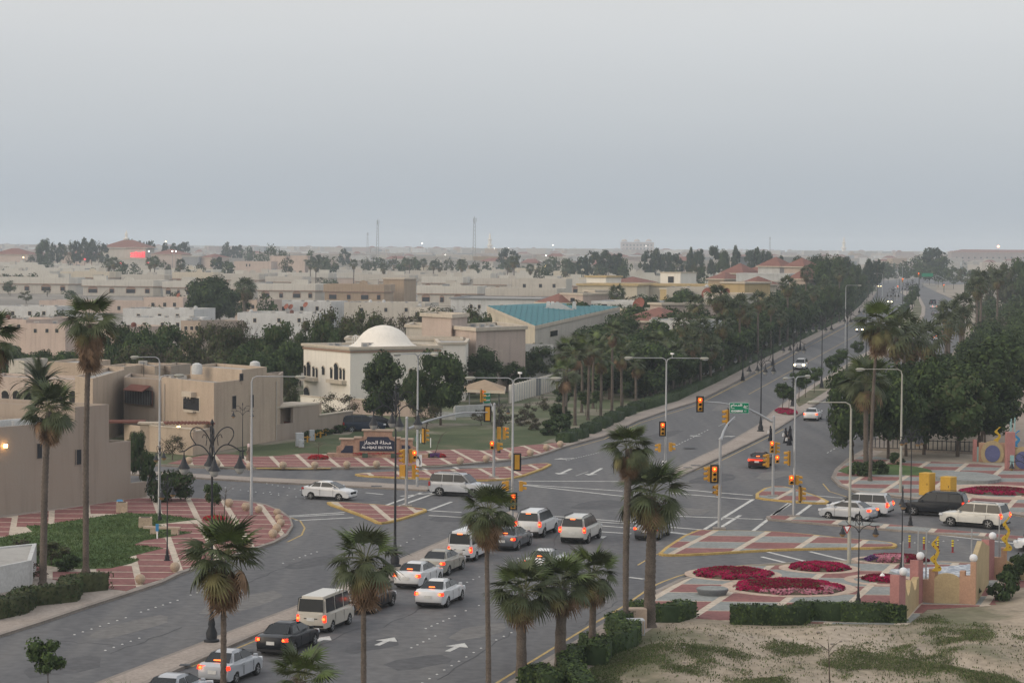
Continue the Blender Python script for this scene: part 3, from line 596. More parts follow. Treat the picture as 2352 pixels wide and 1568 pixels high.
def palm_trunk(seed, h, r0, r1, lean=(0, 0), name='trunk'):
    R = random.Random(seed); b = MB(); n = int(h*(3 if r0 > .16 and h < 6.6 else 7)); pts = []; rr = []
    for i in range(n+1):
        t = i/n; pts.append((lean[0]*t*t+.03*sin(t*5+seed), lean[1]*t*t, h*t)); f = (r0*1.35 if t < .02 else r0+(r1-r0)*min(1, t*1.15)); rr.append(f*(1+.06*((i % 2)*2-1))*R.uniform(.97, 1.03))
    b.tube(pts, rr, 10); return b.mesh(name, m_bark, 50)
def fan_palm(loc, h, r0=.2, cr=1.9, seed=0, skirt=1.0, nf=34, lean=(0, 0), young=.25, r1=None, name='palm_tree', spread=1.0):
    R = random.Random(seed*17+3); o = E(name, loc); put('trunk', palm_trunk(seed, h, r0, r1 or r0*.75, lean), o)
    top = Vector((lean[0], lean[1], h)); s = cr/1.95
    def leaf(me, az, el_, sc, z=0, nm='frond'):
        q = put(nm, me, o); M_ = Matrix.Translation(top+Vector((cos(az)*.1, sin(az)*.1, z))) @ Matrix.Rotation(az, 4, 'Z') @ Matrix.Rotation(-el_, 4, 'Y') @ Matrix.Rotation(R.uniform(-.5, .5), 4, 'X') @ Matrix.Scale(sc, 4)
        q.matrix_basis = M_; return q
    ga = 2.399
    for i in range(nf):
        t = i/nf; el_ = radians(82-118*t**.85*spread)+R.uniform(-.22, .22); az = i*ga+R.uniform(-.4, .4)
        if t > .15 and R.random() < .1: continue
        if t < young: me = FM_[1 if R.random() < .5 else 0][R.choice((0, 4, 1))]
        elif t < .78: me = FM_[0][R.choice((1, 2, 4, 5))]
        elif t < .88: me = FM_[2 if R.random() < .5 else 0][R.choice((2, 3, 5))]
        else: me = FM_[R.choice((2, 3))][R.choice((3, 5, 2))]
        leaf(me, az, el_, s*R.uniform(.78, 1.12), .25*(1-t)*s)
    ns = int(30*skirt)
    for i in range(ns):
        t = i/max(1, ns-1); leaf(FD_[i % 3], i*ga+1, radians(-42-40*t)+R.uniform(-.12, .12), s*R.uniform(.85, 1.15)*(1.0-.1*t), -.05-t*.62*skirt*s, 'dead_frond')
    return o
# joined far crown of a fan palm: one crown mesh per variant
def joined_palm_crown(seed, nf=30, skirt=12, s=1.0):
    R = random.Random(seed); b = MB()
    def put_leaf(src, az, el_, sc, z, mi):
        Mx = Matrix.Translation((cos(az)*.1, sin(az)*.1, z)) @ Matrix.Rotation(az, 4, 'Z') @ Matrix.Rotation(-el_, 4, 'Y') @ Matrix.Rotation(R.uniform(-.5, .5), 4, 'X') @ Matrix.Scale(sc, 4)
        o = len(b.v); b.v += [tuple(Mx @ Vector(v)) for v in src.v]; b.f += [tuple(o+k for k in f) for f in src.f]; b.m += [mi]*len(src.f)
    for i in range(nf):
        t = i/nf; put_leaf(lowf[R.choice((0, 1, 2))], i*2.399, radians(80-115*t**.85)+R.uniform(-.12, .12), s*R.uniform(.9, 1.1), .25*(1-t), 0 if t < .85 else 1)
    for i in range(skirt): put_leaf(lowf[3], i*2.399, radians(-50-32*i/skirt), s*.9, -.1-.6*i/skirt, 1 if i % 3 else 2)
    return b.mesh('crown', [m_frond, m_fronyd, m_frond3])
def low_leaf(seed, droop, seg=9):
    b = MB(); hub = Vector((.95, 0, -.1*droop)); b.add([(0, -.02, 0), (0, .02, 0), tuple(hub)], [(0, 1, 2)], 0)
    for k in range(seg):
        t = (k/(seg-1)-.5)*2; a = t*radians(110); ln = 1.05*(1-.28*abs(t)); side = Vector((-sin(a), cos(a), 0))
        m = hub+Vector((cos(a), sin(a), -droop*.18))*ln*.55; e = hub+Vector((cos(a)*.9, sin(a)*.9, -droop*.62))*ln
        b.add([hub, m-side*.11, e, m+side*.11], [(0, 1, 2, 3)], 0)
    return b
lowf = [low_leaf(0, .4), low_leaf(1, .9), low_leaf(2, 1.3), low_leaf(3, 1.6, 7)]
PCR = [joined_palm_crown(i, 28, 12+6*i) for i in range(3)]
PTR = [palm_trunk(90+i, 1.0*6.5, .22, .17) for i in range(2)]
def far_palm(loc, h, s=1.0, name='palm_tree'):
    o = E(name, loc, rnd.uniform(0, 6.28)); put('crown', rnd.choice(PCR), o, (0, 0, h), 0, s); put('trunk', rnd.choice(PTR), o, (0, 0, 0), 0, (s, s, h/6.5)); return o
# ---- date (feather) palm
def feather(seed, L=3.0, droop=1.0):
    R = random.Random(seed); b = MB(); pts = []; P = Vector((0, 0, 0)); e = .25; n = 9
    for i in range(n+1): pts.append(P.copy()); e -= droop*.19*(i/n+.3); P = P+Vector((cos(e), 0, sin(e)))*L/n
    b.tube(pts, [.03*(1-.9*i/n) for i in range(n+1)], 4, 1)
    for i in range(34):
        t = .12+.88*i/33; f = t*n; k = min(n-1, int(f)); p = pts[k].lerp(pts[k+1], f-k); d = (pts[k+1]-pts[k]).normalized(); ln = .52*sin(pi*min(1, t*.85+.12))+.08
        for sg in (-1, 1):
            tip = p+(d*.62+Vector((0, sg*.75, .18-.35*t)))*ln; b.add([p-d*.05, p+d*.05, tip], [(0, 1, 2)], 0)
    return b.mesh('frond', [m_lf[4] if seed % 2 else m_frond, m_stalk])
FE = [feather(i, 3.0, .7+.25*i) for i in range(4)]
def date_palm(loc, h, cr=3.0, nf=30, seed=1, r0=.25, name='palm_tree', join=False):
    R = random.Random(seed); o = E(name, loc); put('trunk', palm_trunk(seed+40, h, r0, r0*.8), o); s = cr/3.0
    for i in range(nf):
        t = i/nf; el_ = radians(75-110*t)+R.uniform(-.1, .1); q = put('frond', FE[min(3, int(t*4))], o)
        q.matrix_basis = Matrix.Translation((0, 0, h)) @ Matrix.Rotation(i*2.399, 4, 'Z') @ Matrix.Rotation(-el_, 4, 'Y') @ Matrix.Scale(s*R.uniform(.85, 1.1), 4)
    return o
# ---- hedge: clipped body covered in small leaves
def hedge(name, pts, w, h, label, seed, z0=.14, closed=False, mats=None, dens=55, wig=.06):
    g = [Vector(p) for p in pts]; n = len(g); R = rs(seed); side = []
    for i in range(n):
        t = (g[min(i+1, n-1)]-g[max(i-1, 0)]).normalized(); side.append(Vector((-t.y, t.x)))
    body = MB(); C = []; N = []
    for i in range(n-1):
        a, c = g[i], g[i+1]; q = [tuple(a-side[i]*w/2*.9), tuple(c-side[i+1]*w/2*.9), tuple(c+side[i+1]*w/2*.9), tuple(a+side[i]*w/2*.9)]
        body.prism(q, z0, z0+h*.95); L = (c-a).length
        for k in range(int(L*w*dens)):
            u, v = R.rand(), R.rand(); p = a.lerp(c, u)+side[i]*(v-.5)*w; C.append((p.x, p.y, z0+h+R.normal()*.03)); N.append((0, 0, 1))
        for sg in (-1, 1):
            for k in range(int(L*h*dens)):
                u, v = R.rand(), R.rand(); p = a.lerp(c, u)+side[i]*sg*(w/2+R.normal()*.03); C.append((p.x, p.y, z0+v*h)); N.append((side[i].x*sg, side[i].y*sg, 0))
    for i, sg in ((0, -1), (n-1, 1)):
        t = (g[1]-g[0]).normalized() if i == 0 else (g[-1]-g[-2]).normalized()
        for k in range(int(w*h*dens)):
            u, v = R.rand(), R.rand(); p = g[i]+side[i]*(u-.5)*w+t*sg*.03; C.append((p.x, p.y, z0+v*h)); N.append((t.x*sg, t.y*sg, 0))
    C = np.array(C); N = np.array(N)+.6*unit(R, len(C)); N /= np.linalg.norm(N, axis=1)[:, None]; t = np.cross(N, unit(R, len(C))); t /= np.linalg.norm(t, axis=1)[:, None]; s = np.cross(N, t)
    sz = .085*R.uniform(.6, 1.4, len(C))[:, None]; body.m = [0]*len(body.f); m2 = mats or [m_lf[0], m_lf[1], m_lf[5]]
    c0 = Vector((g[n//2].x, g[n//2].y, 0)); C = C-np.array([c0.x, c0.y, 0]); body.v = [(v[0]-c0.x, v[1]-c0.y, v[2]) for v in body.v]
    me = quads_mesh(name, C, t*sz, s*sz*.6, m2, R.choice(len(m2), len(C)), core=body); o = put(name, me, None, c0); tag(o, label, 'hedge'); return o
# ---- flower bed: soil mound and thousands of small blooms
m_soil = M('bed_soil', (.09, .07, .05)); m_fl = [M('bloom_magenta', (.26, .010, .055), .8, .35, 2, spec=.05), M('bloom_crimson', (.12, .006, .022), .8, .35, 2, spec=.05), M('bloom_pink', (.42, .17, .22), .8, .3, 2, spec=.05), M('bloom_red', (.33, .02, .03), .8, .3, 2, spec=.05), M('bloom_violet', (.10, .04, .14), .8, .3, 2, spec=.05)]
def bed(c, rx, ry, label, zones, seed, h=.28, n=2600, z0=.15, poly=None, sz0=.085):
    g = Vector(G(*c)); R = rs(seed); th = R.rand(n*2)*2*pi; r = np.sqrt(R.rand(n*2)); x = r*np.cos(th); y = r*np.sin(th)
    jag = 1+.05*np.sin(th*7+seed)+.04*np.sin(th*13)
    Z = h*np.sqrt(np.clip(1-r**3, 0, 1))+R.rand(n*2)*.07; C = np.stack([x*rx*jag, y*ry*jag, Z+z0], 1)
    mi = np.zeros(n*2, int)
    for k, fn in zones: mi[fn(x, y, r)] = k
    mi = np.where(R.rand(n*2) < .12, 5, mi)
    N = np.array([0, -.3, 1])+.7*unit(R, n*2); N /= np.linalg.norm(N, axis=1)[:, None]; t = np.cross(N, unit(R, n*2)); t /= np.linalg.norm(t, axis=1)[:, None]; s = np.cross(N, t); sz = sz0*R.uniform(.6, 1.3, n*2)[:, None]
    core = MB(); core.lathe([(1, 0), (1.0, .05), (.85, h*.75), (.5, h*.95), (.05, h)], 28, (0, 0, z0), 6, rx, ry); 
    me = quads_mesh('flower_bed', C, t*sz, s*sz*.9, m_fl+[m_lf[1], m_soil], mi, core=core); o = put('flower_bed', me, None, (g.x, g.y, 0)); tag(o, label, 'flower bed'); return o

# ------------------------------------------------------------------ vehicles
PAINT = {}
def paint(nm, c, rough=.28, metal=0):
    if nm not in PAINT: dk = sum(c) < .3; PAINT[nm] = M('paint_'+nm, c, rough, .05, .8, 3, metal, coat=.12 if dk else .5, spec=.2 if dk else .5)
    return PAINT[nm]
COLS = {'white': (.62, .63, .64), 'silver': (.40, .42, .45), 'black': (.012, .014, .018), 'grey': (.10, .11, .125), 'champagne': (.30, .285, .24), 'beige': (.50, .47, .41), 'maroon': (.05, .018, .018), 'darkblue': (.02, .03, .05), 'pearl': (.52, .52, .49)}  # maroon: black car paint with red brake light glow put into it
def car_spec(kind):
    if kind == 'sedan': return dict(L=4.8, W=1.83, prof=[(-2.28, .24), (-2.38, .34), (-2.42, .55), (-2.39, .80), (-2.33, .96), (-2.1, 1.03), (-1.75, 1.05), (-1.0, 1.00), (.2, .98), (.95, .97), (1.55, .89), (2.05, .79), (2.28, .68), (2.38, .52), (2.40, .36), (2.3, .24)], wh=(-1.40, 1.40, .33), gh=(-1.80, -.98, .12, 1.12, 1.01, 1.46, .79, .57), bays=[(.15, .43), (.46, .80)])
    if kind == 'hatch': return dict(L=4.4, W=1.72, prof=[(-2.05, .24), (-2.16, .34), (-2.2, .6), (-2.15, .92), (-2.0, 1.03), (-1.7, 1.05), (-1.0, 1.00), (.2, .98), (.9, .97), (1.5, .90), (1.9, .80), (2.1, .68), (2.19, .5), (2.2, .34), (2.1, .24)], wh=(-1.30, 1.28, .31), gh=(-1.72, -.92, .14, 1.2, 1.01, 1.47, .75, .54), bays=[(.15, .42), (.45, .80)])
    if kind == 'suv': return dict(L=5.05, W=2.0, prof=[(-2.38, .34), (-2.5, .42), (-2.53, .7), (-2.50, 1.0), (-2.46, 1.16), (-1.5, 1.17), (.2, 1.15), (1.05, 1.15), (1.5, 1.12), (2.15, 1.03), (2.42, .93), (2.50, .75), (2.52, .5), (2.4, .34)], wh=(-1.48, 1.50, .40), gh=(-2.47, -2.22, .45, 1.22, 1.15, 1.86, .90, .74), bays=[(.035, .315), (.33, .585), (.60, .87)])
    if kind == 'van': return dict(L=4.7, W=1.72, prof=[(-2.26, .3), (-2.34, .4), (-2.36, .7), (-2.34, 1.0), (-2.33, 1.12), (-1.5, 1.13), (.2, 1.12), (1.5, 1.10), (2.05, 1.04), (2.25, .92), (2.34, .7), (2.35, .45), (2.25, .3)], wh=(-1.27, 1.30, .33), gh=(-2.33, -2.22, 1.15, 2.08, 1.10, 1.97, .83, .75), bays=[(.035, .32), (.345, .60), (.63, .84)])
    if kind == 'minivan': return dict(L=5.0, W=1.95, prof=[(-2.38, .26), (-2.48, .38), (-2.5, .7), (-2.46, .95), (-2.40, 1.08), (-1.5, 1.09), (.2, 1.06), (1.1, 1.02), (1.7, .93), (2.2, .80), (2.42, .65), (2.5, .45), (2.4, .26)], wh=(-1.52, 1.50, .34), gh=(-2.40, -2.12, .25, 1.45, 1.05, 1.72, .87, .68), bays=[(.04, .315), (.325, .585), (.595, .87)])
def car(kind, color, loc, hd, label, cat='car', tail=0, head=0, brake=0, group='vehicles on the road', rack=False, two=None, name=None, plate=True, lod=0):
    s = car_spec(kind); L, Wd = s['L'], s['W']; hw = Wd/2; pm = paint(color, COLS[color]) if not two else paint(color+'_m', two)
    name = name or {'sedan': 'sedan_car', 'hatch': 'sedan_car', 'suv': 'suv_car', 'van': 'passenger_van', 'minivan': 'minivan'}[kind]
    o = E(name, (loc[0], loc[1], .006), hd, label, cat, group)
    key = 'body_'+kind+color
    # lower body lofted across the width; side outline carries the wheel arches
    xr, xf, r = s['wh']; ra = r+.055; zb = s['prof'][0][1]
    def arch(xc):
        pts = []
        for k in range(9):
            a = pi-pi*k/8; z = r+ra*sin(a)
            pts.append((xc-ra*cos(a) if False else xc+ra*cos(a), max(zb, z)))
        return pts
    bot = []
    for xc in (xf, xr): bot += list(reversed(arch(xc)))
    prof = s['prof']+bot  # rear -> roof side -> front, then bottom front to rear
    np_ = len(prof); secs = [(-1, .88, .10), (-.965, .955, .045), (-.84, .985, .012), (-.4, 1.0, -.006), (0, 1.003, -.012), (.4, 1.0, -.006), (.84, .985, .012), (.965, .955, .045), (1, .88, .10)]
    b = MB(); vs = []
    for t, kx, dz in secs:
        for i, (x, z) in enumerate(prof):
            end = abs(x)/(L/2); xx = x*kx if end > .85 else x*(1-(1-kx)*max(0, (end-.55))/.3*1.0 if end > .55 else 1)
            y = t*hw*(1-.10*max(0, end-.72)/.28); 
            if z < .45: y *= .975
            zz = z-(dz if z > .75 else (dz*.4 if z > .6 else 0)); vs.append((xx, y, zz))
    ns = len(secs); fs = []
    for k in range(ns-1):
        for i in range(np_):
            j = (i+1) % np_; fs.append((k*np_+i, (k+1)*np_+i, (k+1)*np_+j, k*np_+j))
    fs.append(tuple(range(np_))); fs.append(tuple((ns-1)*np_+i for i in range(np_-1, -1, -1)))
    b.add(vs, fs); 
    # greenhouse
    x0, x1, x2, x3, zl, zr, yb, yt = s['gh']
    A = [(x0, -yb, zl-.06), (x3, -yb, zl-.06), (x3, yb, zl-.06), (x0, yb, zl-.06)]; T = [(x1, -yt, zr), (x2, -yt, zr), (x2, yt, zr), (x1, yt, zr)]
    bm = bmesh.new(); vv = [bm.verts.new(p) for p in A+T]
    for f in ((4, 5, 6, 7), (0, 1, 5, 4), (1, 2, 6, 5), (2, 3, 7, 6), (3, 0, 4, 7)): bm.faces.new([vv[k] for k in f])
    ed = [e for e in bm.edges if not (e.verts[0].co.z < zl and e.verts[1].co.z < zl)]
    bmesh.ops.bevel(bm, geom=ed, offset=.15, segments=4, affect='EDGES'); bm.normal_update()
    bm.verts.index_update(); b.add([tuple(v.co) for v in bm.verts], [tuple(v.index for v in f.verts) for f in bm.faces]); bm.free()
    body = b.build('body', [pm], o, 42)
    # windows as panes set on each face of the greenhouse
    Ab = [Vector(p)+Vector((0, 0, .06)) for p in A]; Tb = [Vector(p) for p in T]
    def P(u, a, c, d, e, v): return (a*(1-u)+c*u)*(1-v)+(e*(1-u)+d*u)*v
    w = MB(); w.slab(Ab[3], Ab[0], Tb[0], Tb[3], .07, .93, .10, .86, .012); w.build('rear_window', m_glass, o)
    w = MB(); w.slab(Ab[1], Ab[2], Tb[2], Tb[1], .06, .94, .06, .88, .012); w.build('windshield', m_glass, o)
    for sg in (-1, 1):
        if sg < 0: a, c, d, e = Ab[0], Ab[1], Tb[1], Tb[0]
        else: a, c, d, e = Ab[3], Ab[2], Tb[2], Tb[3]
        xlo, xhi = x0, x3
        for u0, u1 in s['bays']:
            # vertical pillars: limits given along the car, cut by the sloping ends
            def at(xx, z):
                v = (z-zl)/(zr-zl); y = (yb+(yt-yb)*v)*sg; return Vector((xx, y, z))
            xa, xb = x0+(x3-x0)*u0, x0+(x3-x0)*u1; z0_, z1_ = zl+.05, zr-.085
            def lim(z): v = (z-zl)/(zr-zl); return x0+(x1-x0)*v+.10, x3+(x2-x3)*v-.10
            q = [at(max(xa, lim(z0_)[0]), z0_), at(min(xb, lim(z0_)[1]), z0_), at(min(xb, lim(z1_)[1]), z1_), at(max(xa, lim(z1_)[0]), z1_)]
            if u1 > .7 and kind != 'van' : q[1] = at(lim(z0_)[1]-.02, z0_)
            if q[2].x < q[3].x+.05: q[2] = q[3]+Vector((.06, 0, 0))
            if sg > 0: q = [q[1], q[0], q[3], q[2]]
            w = MB(); w.slab(*q, off=.014); w.build('side_window', m_glass, o)
    # wheels
    wr_ = [hw-.115]; ty = MB(); ty.lathe([(r*.62, -.10), (r*.93, -.11), (r, -.07), (r, .07), (r*.93, .11), (r*.62, .10)], 20)
    rm = MB(); rm.lathe([(r*.60, 0), (r*.62, .105), (r*.56, .09), (.04, .075), (.02, .1)], 20)
    for k in range(5):
        a = 2*pi*k/5; rm.box((cos(a)*r*.32, sin(a)*r*.32, .085), (r*.5, .05, .025), a)
    if (kind, 'w') not in CM: CM[(kind, 'w')] = (ty.mesh('tyre', m_tyre, 40), rm.mesh('rim', m_rim, 40))
    tm, rmm = CM[(kind, 'w')]
    for x in (xr, xf):
        for sg in (-1, 1):
            wl = put('wheel', tm, o, (x, sg*(hw-.115), r)); wl.rotation_euler = (-sg*pi/2, 0, 0); rr_ = put('rim', rmm, wl)
    # lamps, plate, mirrors, bumper trim
    xe = -L/2*.985
    zt = {'sedan': .84, 'hatch': .88, 'suv': 1.0, 'van': .82, 'minivan': .92}[kind]; tall = kind in ('suv', 'van', 'minivan')
    for sg in (-1, 1):
        bm_ = MB(); sz = (.16, .17, .36) if tall else (.22, .42, .17)
        bm_.box((xe+(.10 if tall else .14), sg*(hw-(.13 if tall else .27)), zt-sz[2]/2), sz, sg*(.0 if tall else .16), 0, .9)
        l = bm_.build('tail_light', [e_tail if tail else m_tail], o)
        if tail:
            c = MB(); c.lathe([(.02, -.07), (.07, -.04), (.08, 0), (.07, .04), (.02, .07)], 8, (xe-.0+.0, sg*(hw-(.13 if tall else .24)), zt)); c.build('bulb_glow', e_tail2, l)
        h = MB(); zh = {'sedan': .68, 'hatch': .70, 'suv': .88, 'van': .80, 'minivan': .70}[kind]
        h.box((L/2*.90, sg*(hw-.26), zh-.08), (.34, .36, .15), -sg*.42, 0, .85); hl = h.build('headlight', [e_head if head else m_head], o)
        if head:
            c = MB(); c.lathe([(.03, -.13), (.12, -.07), (.14, 0), (.12, .07), (.03, .13)], 10, (L/2*.93, sg*(hw-.28), zh)); c.build('lamp_glow', e_head, hl)
        mr = MB(); mr.box((x3-.42, sg*(hw+.06), zl+.0), (.14, .2, .13), 0, 0, .85); mr.build('side_mirror', pm if color != 'beige' else m_dark, o)
        for k, xx in enumerate((-.25, .70) if kind != 'van' else (.35, 1.2)):
            hd_ = MB(); hd_.box((xx-.25, sg*(hw+.004), zl-.20), (.18, .03, .03)); hd_.build('door_handle', pm, o)
    if brake:
        c = MB(); zz = zr-.16 if tall else zl+.12; xx = x1-.06 if tall else x0+.12
        c.box((xx, 0, zz), (.05, .34, .05)); c.build('brake_light', e_tail2, o)
    if plate:
        c = MB(); xp = min(p[0] for p in prof)-.012; c.box((xp, 0, .60 if not tall else .70), (.03, .42, .17)); c.build('licence_plate', m_plate, o)
        c = MB(); c.box((max(p[0] for p in prof)+.012, 0, .40), (.03, .5, .13)); c.build('front_plate', m_plate, o)
    g = MB(); g.box((L/2*.978, 0, .50 if not tall else .62), (.06, Wd*.52, .2), 0, 0, .92); g.build('grille', m_dark, o)
    bt = MB(); bt.box((-L/2*.97, 0, .25 if not tall else .36), (.14, Wd*.8, .12)); bt.box((L/2*.95, 0, .25 if not tall else .34), (.1, Wd*.75, .1))
    bt.box((0, 0, .16), (L*.86, Wd*.78, .14)); bt.build('underbody_trim', m_dark, o)
    if kind == 'van':
        c = MB(); c.box((-L/2*.998, 0, .80), (.03, .75, .05)); c.build('tailgate_handle', m_dark, o)
    if rack or kind == 'suv':
        for sg in (-1, 1):
            c = MB(); c.tube([(x1+.25, sg*(yt-.06), zr), (x1+.35, sg*(yt-.06), zr+.06), (x2-.35, sg*(yt-.06), zr+.06), (x2-.2, sg*(yt-.06), zr)], .02, 5); c.build('roof_rail', m_dark, o)
    for sg in (-1, 1):
        for u in ((s['bays'][0][1]+s['bays'][1][0])/2, (s['bays'][-1][1]+.04 if kind != 'van' else .62)):
            xx = x0+(x3-x0)*u; seam = MB(); seam.box((xx, sg*(hw-.004), .36 if not tall else .48), (.012, .02, zl-.50 if not tall else zl-.62)); seam.build('door_seam', m_dark, o)
    return o
CM = {}
def hdg(a, c): p, q = G(*a), G(*c); return atan2(q[1]-p[1], q[0]-p[0])
H1 = hdg((1176, 1546), (1426, 1396)); H1b = hdg((232, 1568), (670, 1399)); H2 = hdg((1700, 1005), (1964, 874)); H3 = hdg((1964, 874), (2106, 751))
HK = hdg((725.5, 1144.5), (789, 1148)); HM = (H1+H1b)/2
def rear(kind, x, y, hd):
    g = G(x, y); L = car_spec(kind)['L']; return (g[0]+cos(hd)*L/2, g[1]+sin(hd)*L/2)
def A(kind, color, x, y, hd, label, cat='car', at='rear', **k):
    if at == 'rear': p = rear(kind, x, y, hd)
    elif at == 'front': g = G(x, y); L = car_spec(kind)['L']; p = (g[0]-cos(hd)*L/2, g[1]-sin(hd)*L/2)
    else: p = G(x, y)
    return car(kind, color, p, hd, label, cat, **k)
q_ = 'cars waiting in the near lanes'
A('sedan', 'silver', 405, 1618, HM, 'light silver sedan at the bottom edge behind the silver braking sedan', at='c', tail=1, brake=1, group=q_)
A('hatch', 'silver', 487, 1577, HM, 'small silver sedan with centre brake light glowing, beside the brick median', tail=1, brake=1, group=q_)
A('sedan', 'black', 621, 1508, HM, 'black sedan with white plate directly behind the beige van', tail=1, group=q_)
A('van', 'beige', 713, 1456, HM, 'boxy beige passenger van with dark rear window and tail lights on', 'van', tail=1, group=q_)
A('sedan', 'black', 815, 1412, HM, 'dark sedan half hidden behind the second foreground palm', tail=1, brake=1, group=q_)
A('sedan', 'white', 932, 1354, HM, 'white sedan with long red tail lamps behind the champagne sedan', tail=1, brake=1, group=q_)
A('sedan', 'white', 983, 1398, HM+.02, 'white sedan alone in the middle lane with plate and brake light', tail=1, brake=1, group=q_)
A('sedan', 'champagne', 989, 1324, HM, 'champagne gold sedan between the white van and white sedan', tail=1, group=q_)
A('van', 'white', 1055, 1291, HM, 'white passenger van with high brake light by the median nose', 'van', tail=1, brake=1, group=q_)
A('sedan', 'grey', 1153, 1266, HM, 'dark sedan behind the third palm in front of the white van', tail=1, brake=1, group=q_)
A('suv', 'white', 1211, 1236, HM, 'big white sport utility first at the stop line', 'suv', tail=1, brake=1, group=q_)
A('suv', 'pearl', 1313, 1250, HM, 'pearl white sport utility with black roof rails above the palms', 'suv', tail=1, brake=1, group=q_)
A('sedan', 'white', 1231, 1322, HM, 'white patrol sedan mostly hidden behind the palm crowns', tail=1, brake=1, group=q_)
A('sedan', 'grey', 1481, 1242, HM, 'dark grey sedan crossing the line behind the thick palm trunk', tail=1, group=q_)
mv = 'moving cars'
cb_ = A('sedan', 'maroon', 1738, 1077, H2, 'dark sedan with full width red tail bar past the crossing', tail=1, brake=1, group=mv)  # black car; the brake lights' red cast is painted into its body colour
b = MB(); b.box((-2.40, 0, .80), (.08, 1.5, .09)); b.build('tail_light_bar', e_tail, cb_)
A('sedan', 'white', 1861, 967, H2, 'white sedan with small tail lights beside the dark tree', tail=1, group=mv)
A('suv', 'white', 1835, 850, H2+pi, 'white oncoming sport utility with bright headlights on the far road', 'suv', at='front', head=1, group=mv)
for x, y, k, c, lb in ((2044, 697, 'sedan', 'white', 'far oncoming car with headlights, nearest the junction'), (2037, 712, 'suv', 'grey', 'far oncoming dark car with two bright headlights'), (2057, 734, 'sedan', 'white', 'far oncoming white car with headlights above the palm'), (1974, 763, 'sedan', 'grey', 'oncoming car half hidden behind the palm crown')):
    A(k, c, x, y, H3+pi, lb, at='front', head=1, group=mv)
A('sedan', 'silver', 2069, 708, H3+pi, 'far silver car without lights in the inner lane', at='front', group=mv)
A('suv', 'darkblue', 2145, 699, radians(92), 'far dark car at the head of the receding lane', 'suv', group=mv)
A('sedan', 'white', 2147, 709, radians(92), 'far white car with red tail lights behind the dark one', tail=1, group=mv)
A('sedan', 'grey', 2149, 724, radians(88), 'far grey car following the white one on the right road', group=mv)
A('sedan', 'white', 2157, 770, radians(85), 'far white car at the edge of the right hand palms', tail=1, group=mv)
A('sedan', 'silver', 2152, 783, radians(85), 'far braking car with glaring red lamp beside the palms', tail=1, brake=1, group=mv)
A('sedan', 'white', 2060, 664, H3+pi, 'tiny white car waiting at the distant junction', at='front', group=mv)
A('sedan', 'grey', 2020, 660, H3+pi, 'tiny car with white headlights at the distant side road', at='front', head=1, group=mv)
A('hatch', 'white', 757, 1146, HK, 'small white sedan crossing on the left side street', at='c', group=mv)
A('suv', 'silver', 1057, 1138, hdg((1014, 1138), (1097, 1142)), 'silver sport utility with tinted windows turning on the side street', 'suv', at='c', group=mv)
A('minivan', 'white', 1975, 1181, HK+pi, 'white minivan behind the silver hatch at the right stop line', 'minivan', at='c', tail=1, group=mv)
A('hatch', 'silver', 1948, 1193, hdg((1979.5, 1193), (1904, 1187)), 'silver small sedan waiting right, in front of the white minivan', at='c', tail=1, group=mv)
A('suv', 'black', 2147, 1183, HK+pi, 'black sport utility waiting behind the yellow cabinets', 'suv', at='c', tail=1, group=mv)
A('suv', 'pearl', 2238, 1209, hdg((2275, 1215), (2184, 1208)), 'pearl white sport utility nearest the right edge', 'suv', at='c', tail=1, group=mv)
A('sedan', 'white', 2412, 1267, HK+pi, 'white car cut by the right picture edge', at='c', tail=1, group=mv)
A('suv', 'darkblue', 832, 992, radians(20), 'dark parked sport utility poking out from behind the beige wall', 'suv', at='c', group='parked cars')
A('sedan', 'black', 868, 984, radians(28), 'black parked car behind the sector sign', at='c', group='parked cars')

